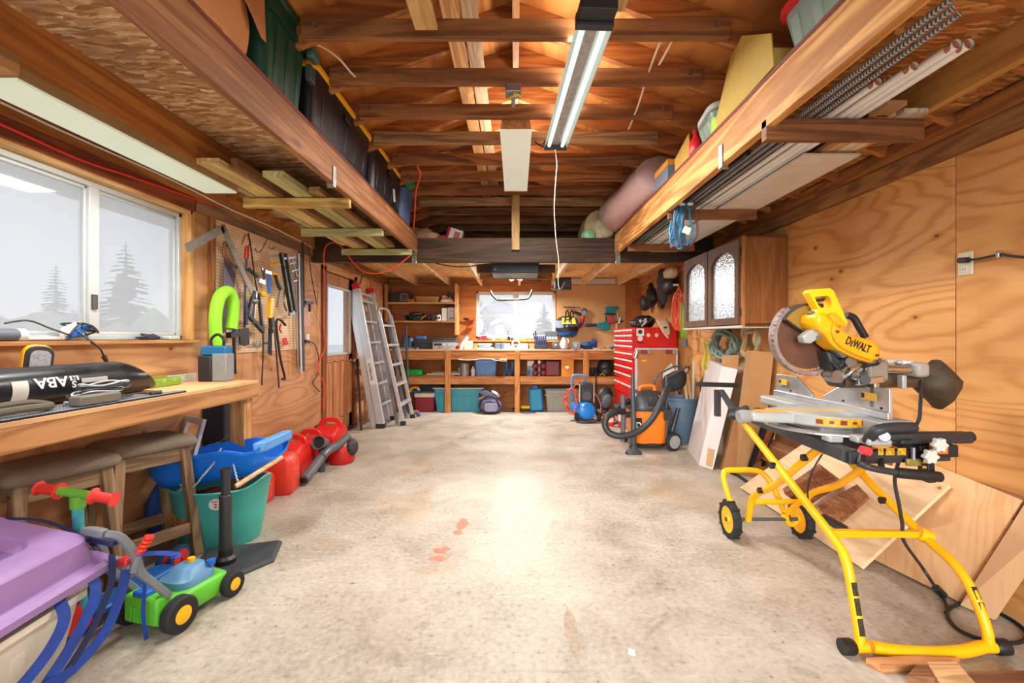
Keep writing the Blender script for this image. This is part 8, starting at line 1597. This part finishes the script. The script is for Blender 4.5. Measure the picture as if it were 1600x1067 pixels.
t = T('battery_carton', 'grey and orange carton between insulation bag and brown carton', 'carton', (1.25, 3.45, z)); G().bb(1.10, 1.36, 3.30, 3.60, z, z+.16).o('lower', pm((112, 124, 136), .6), t, True, sm=False, bev=.003); G().bb(1.098, 1.362, 3.298, 3.602, z+.12, z+.165).o('upper', pm((236, 158, 44), .6), t, True, sm=False, bev=.003); G().bb(1.17, 1.29, 3.294, 3.298, z+.02, z+.1).o('print', pm((70, 60, 60), .5), t, True, sm=False)
PINK = pm((206, 150, 142), .8, 0, .15, 8, .4); FILM = clearm('clear_film', (244, 236, 236), .42, .06)
t = T('insulation_bag', 'pink insulation roll in clear plastic on the right loft', 'insulation', (1.22, 4.3, z))
def rollr(y, r, n=22, jit=.03, sd=0, cx=1.20):
    q = random.Random(sd); return [(cx-.1*(y-3.7)/1.2+(r+q.uniform(-jit, jit)*r)*math.cos(a_)*1.1, y, z+.02+r*.86+(r+q.uniform(-jit, jit)*r)*.86*math.sin(a_)) for a_ in [2*PI*i/n for i in range(n)]]
G().loft([rollr(3.72, .10), rollr(3.74, .165), rollr(4.22, .175, sd=2), rollr(4.27, .16, sd=3), rollr(4.32, .175, sd=4), rollr(4.84, .17), rollr(4.88, .1)]).o('batt', PINK, t, True)
G().loft([rollr(3.63, .04, sd=5), rollr(3.69, .14, jit=.08, sd=6), rollr(3.73, .196, jit=.03, sd=7), rollr(4.0, .2, jit=.03, sd=11), rollr(4.27, .19, jit=.03, sd=8), rollr(4.5, .2, jit=.03, sd=12), rollr(4.88, .196, jit=.03, sd=9), rollr(4.94, .12, jit=.1, sd=10)]).o('plastic_wrap', FILM, t, True)
t = T('insulation_bag', 'second bag, pale green and tan, behind the header by the right loft', 'insulation', (.95, 5.4, 2.302))
GB = lambda y, r: [(.96+r*math.cos(a_)*.95, y, 2.31+r+r*math.sin(a_)) for a_ in [2*PI*i/20 for i in range(20)]]
G().loft([GB(5.12, .08), GB(5.16, .19), GB(5.45, .205), GB(5.75, .19), GB(5.8, .1)]).o('batt', pm((192, 172, 130), .8, 0, .25, 8, .3), t, True)
G().ball((.83, 5.15, 2.385), (.09, .06, .085), 14, None, .06, 3).o('green_end', pm((150, 200, 150), .4, 0, .4, 20), t, True)
G().ball((1.0, 5.11, 2.47), (.11, .03, .12), 12, None, .06, 4).o('creased_front', pm((200, 182, 144), .6, 0, .3, 14, .4), t, True)

# ---------------------------------------------------------------- outside the windows
def conifer(label, x, y, h, w_, seed, col):
    t = T('conifer_tree', label, 'tree', (x, y, -.16)); q = random.Random(seed); g = G()
    for i in range(26):
        u = .12+.86*i/26; r = w_*(1-u)**.8*(.75+.4*q.random())
        for k_ in range(9):
            a_ = q.uniform(0, 2*PI); p = V((r*math.cos(a_), r*math.sin(a_), -r*.25)); c = V((0, 0, h*u)); s_ = V((-math.sin(a_), math.cos(a_), 0))*(.22*r+.1)
            g.add([c, c+p*.6+s_, c+p, c+p*.6-s_], [(0, 1, 2, 3)])
    g.o('foliage', col, t, sm=False); G().tube([(0, 0, 0), (0, 0, h*.98)], [.28, .03], 8).o('trunk', pm((110, 92, 80), .8), t)
CON = pm((60, 84, 72), .9, 0, .3, 2)
conifer('tall conifer outside seen through the right pane of the left window', -33.0, 38.5, 9.6, 3.6, 3, CON)
conifer('smaller conifer farther off behind the left pane', -47, 46.5, 9.0, 3.2, 5, CON)
conifer('pale conifer outside the right pane of the back window', 2.6, 42, 4.6, 2.4, 7, pm((150, 164, 166), .9, 0, .2, 2))  # foliage colour paled to stand for the overexposed view
def bare(label, x, y, h, seed, spread=1.0):
    q = random.Random(seed); t = T('bare_tree', label, 'tree', (x, y, -.16)); g = G()
    def br(p, d_, l_, r, n):
        e = p+d_*l_; g.tube([p, (p+e)/2+V((q.uniform(-.06, .06), q.uniform(-.06, .06), q.uniform(-.05, .05)))*l_, e], [r, r*.8, r*.55], 5, cap=False)
        if n > 0:
            for _ in range(3): 
                d2 = (d_+V((q.uniform(-1, 1), q.uniform(-1, 1), q.uniform(-.35, .6)))*.85*spread).normalized(); br(p+(e-p)*q.uniform(.45, 1), d2, l_*q.uniform(.55, .8), r*.55, n-1)
    br(V((0, 0, 0)), V((q.uniform(-.1, .1), 0, 1)), h*.35, h*.018, 5); g.o('branches', pm((120, 112, 104), .9), t)
bare('leafless tree outside the left pane of the back window', -1.6, 22, 4.6, 4)
bare('leafless tree at the foot of the tall conifer outside', -27, 29, 5.0, 8)
bare('leafless tree outside the left part of the big window', -38, 30, 5.0, 12)
g = G(); q = random.Random(2)
for i in range(160): x = q.uniform(-75, -28); g.ball((x, 44+q.uniform(-6, 8)-(x+50)*.2, q.uniform(0, 1.6)), (q.uniform(1, 2.4), 1.2, q.uniform(.8, 2.2)), 6, None, .25, i)
tag(g.o('hedge_foliage', pm((150, 138, 112), .95, 0, .3, 1), sm=False), 'brown winter scrub beyond the left window', 'scrub', kind='stuff')
t = T('neighbour_house', 'pale house outside the back window', 'house', (2, 60, -.16)); G().bb(-4, 0, 55, 62, 0, 4.2).o('walls', pm((226, 226, 228), .8), t, True, sm=False); G().prism([(-4.6, 4.2), (.6, 4.2), (-2, 6)], -8, frame((0, 54.5, 0), (1, 0, 0), (0, 0, 1))).o('roof', pm((196, 198, 204), .8), t, True, sm=False)  # wall and roof colours whitened to imitate overexposure outside
for x in (-3, -1): G().bb(x-.5, x+.5, 54.95, 55, 1.4, 2.8).o('window', pm((176, 182, 190), .3), t, True, sm=False)
st(G().bb(XL-1.2, XL-.14, YF, YB+.3, 2.32, 2.36), 'eave_slab', pm((196, 200, 196), .6), sm=False)
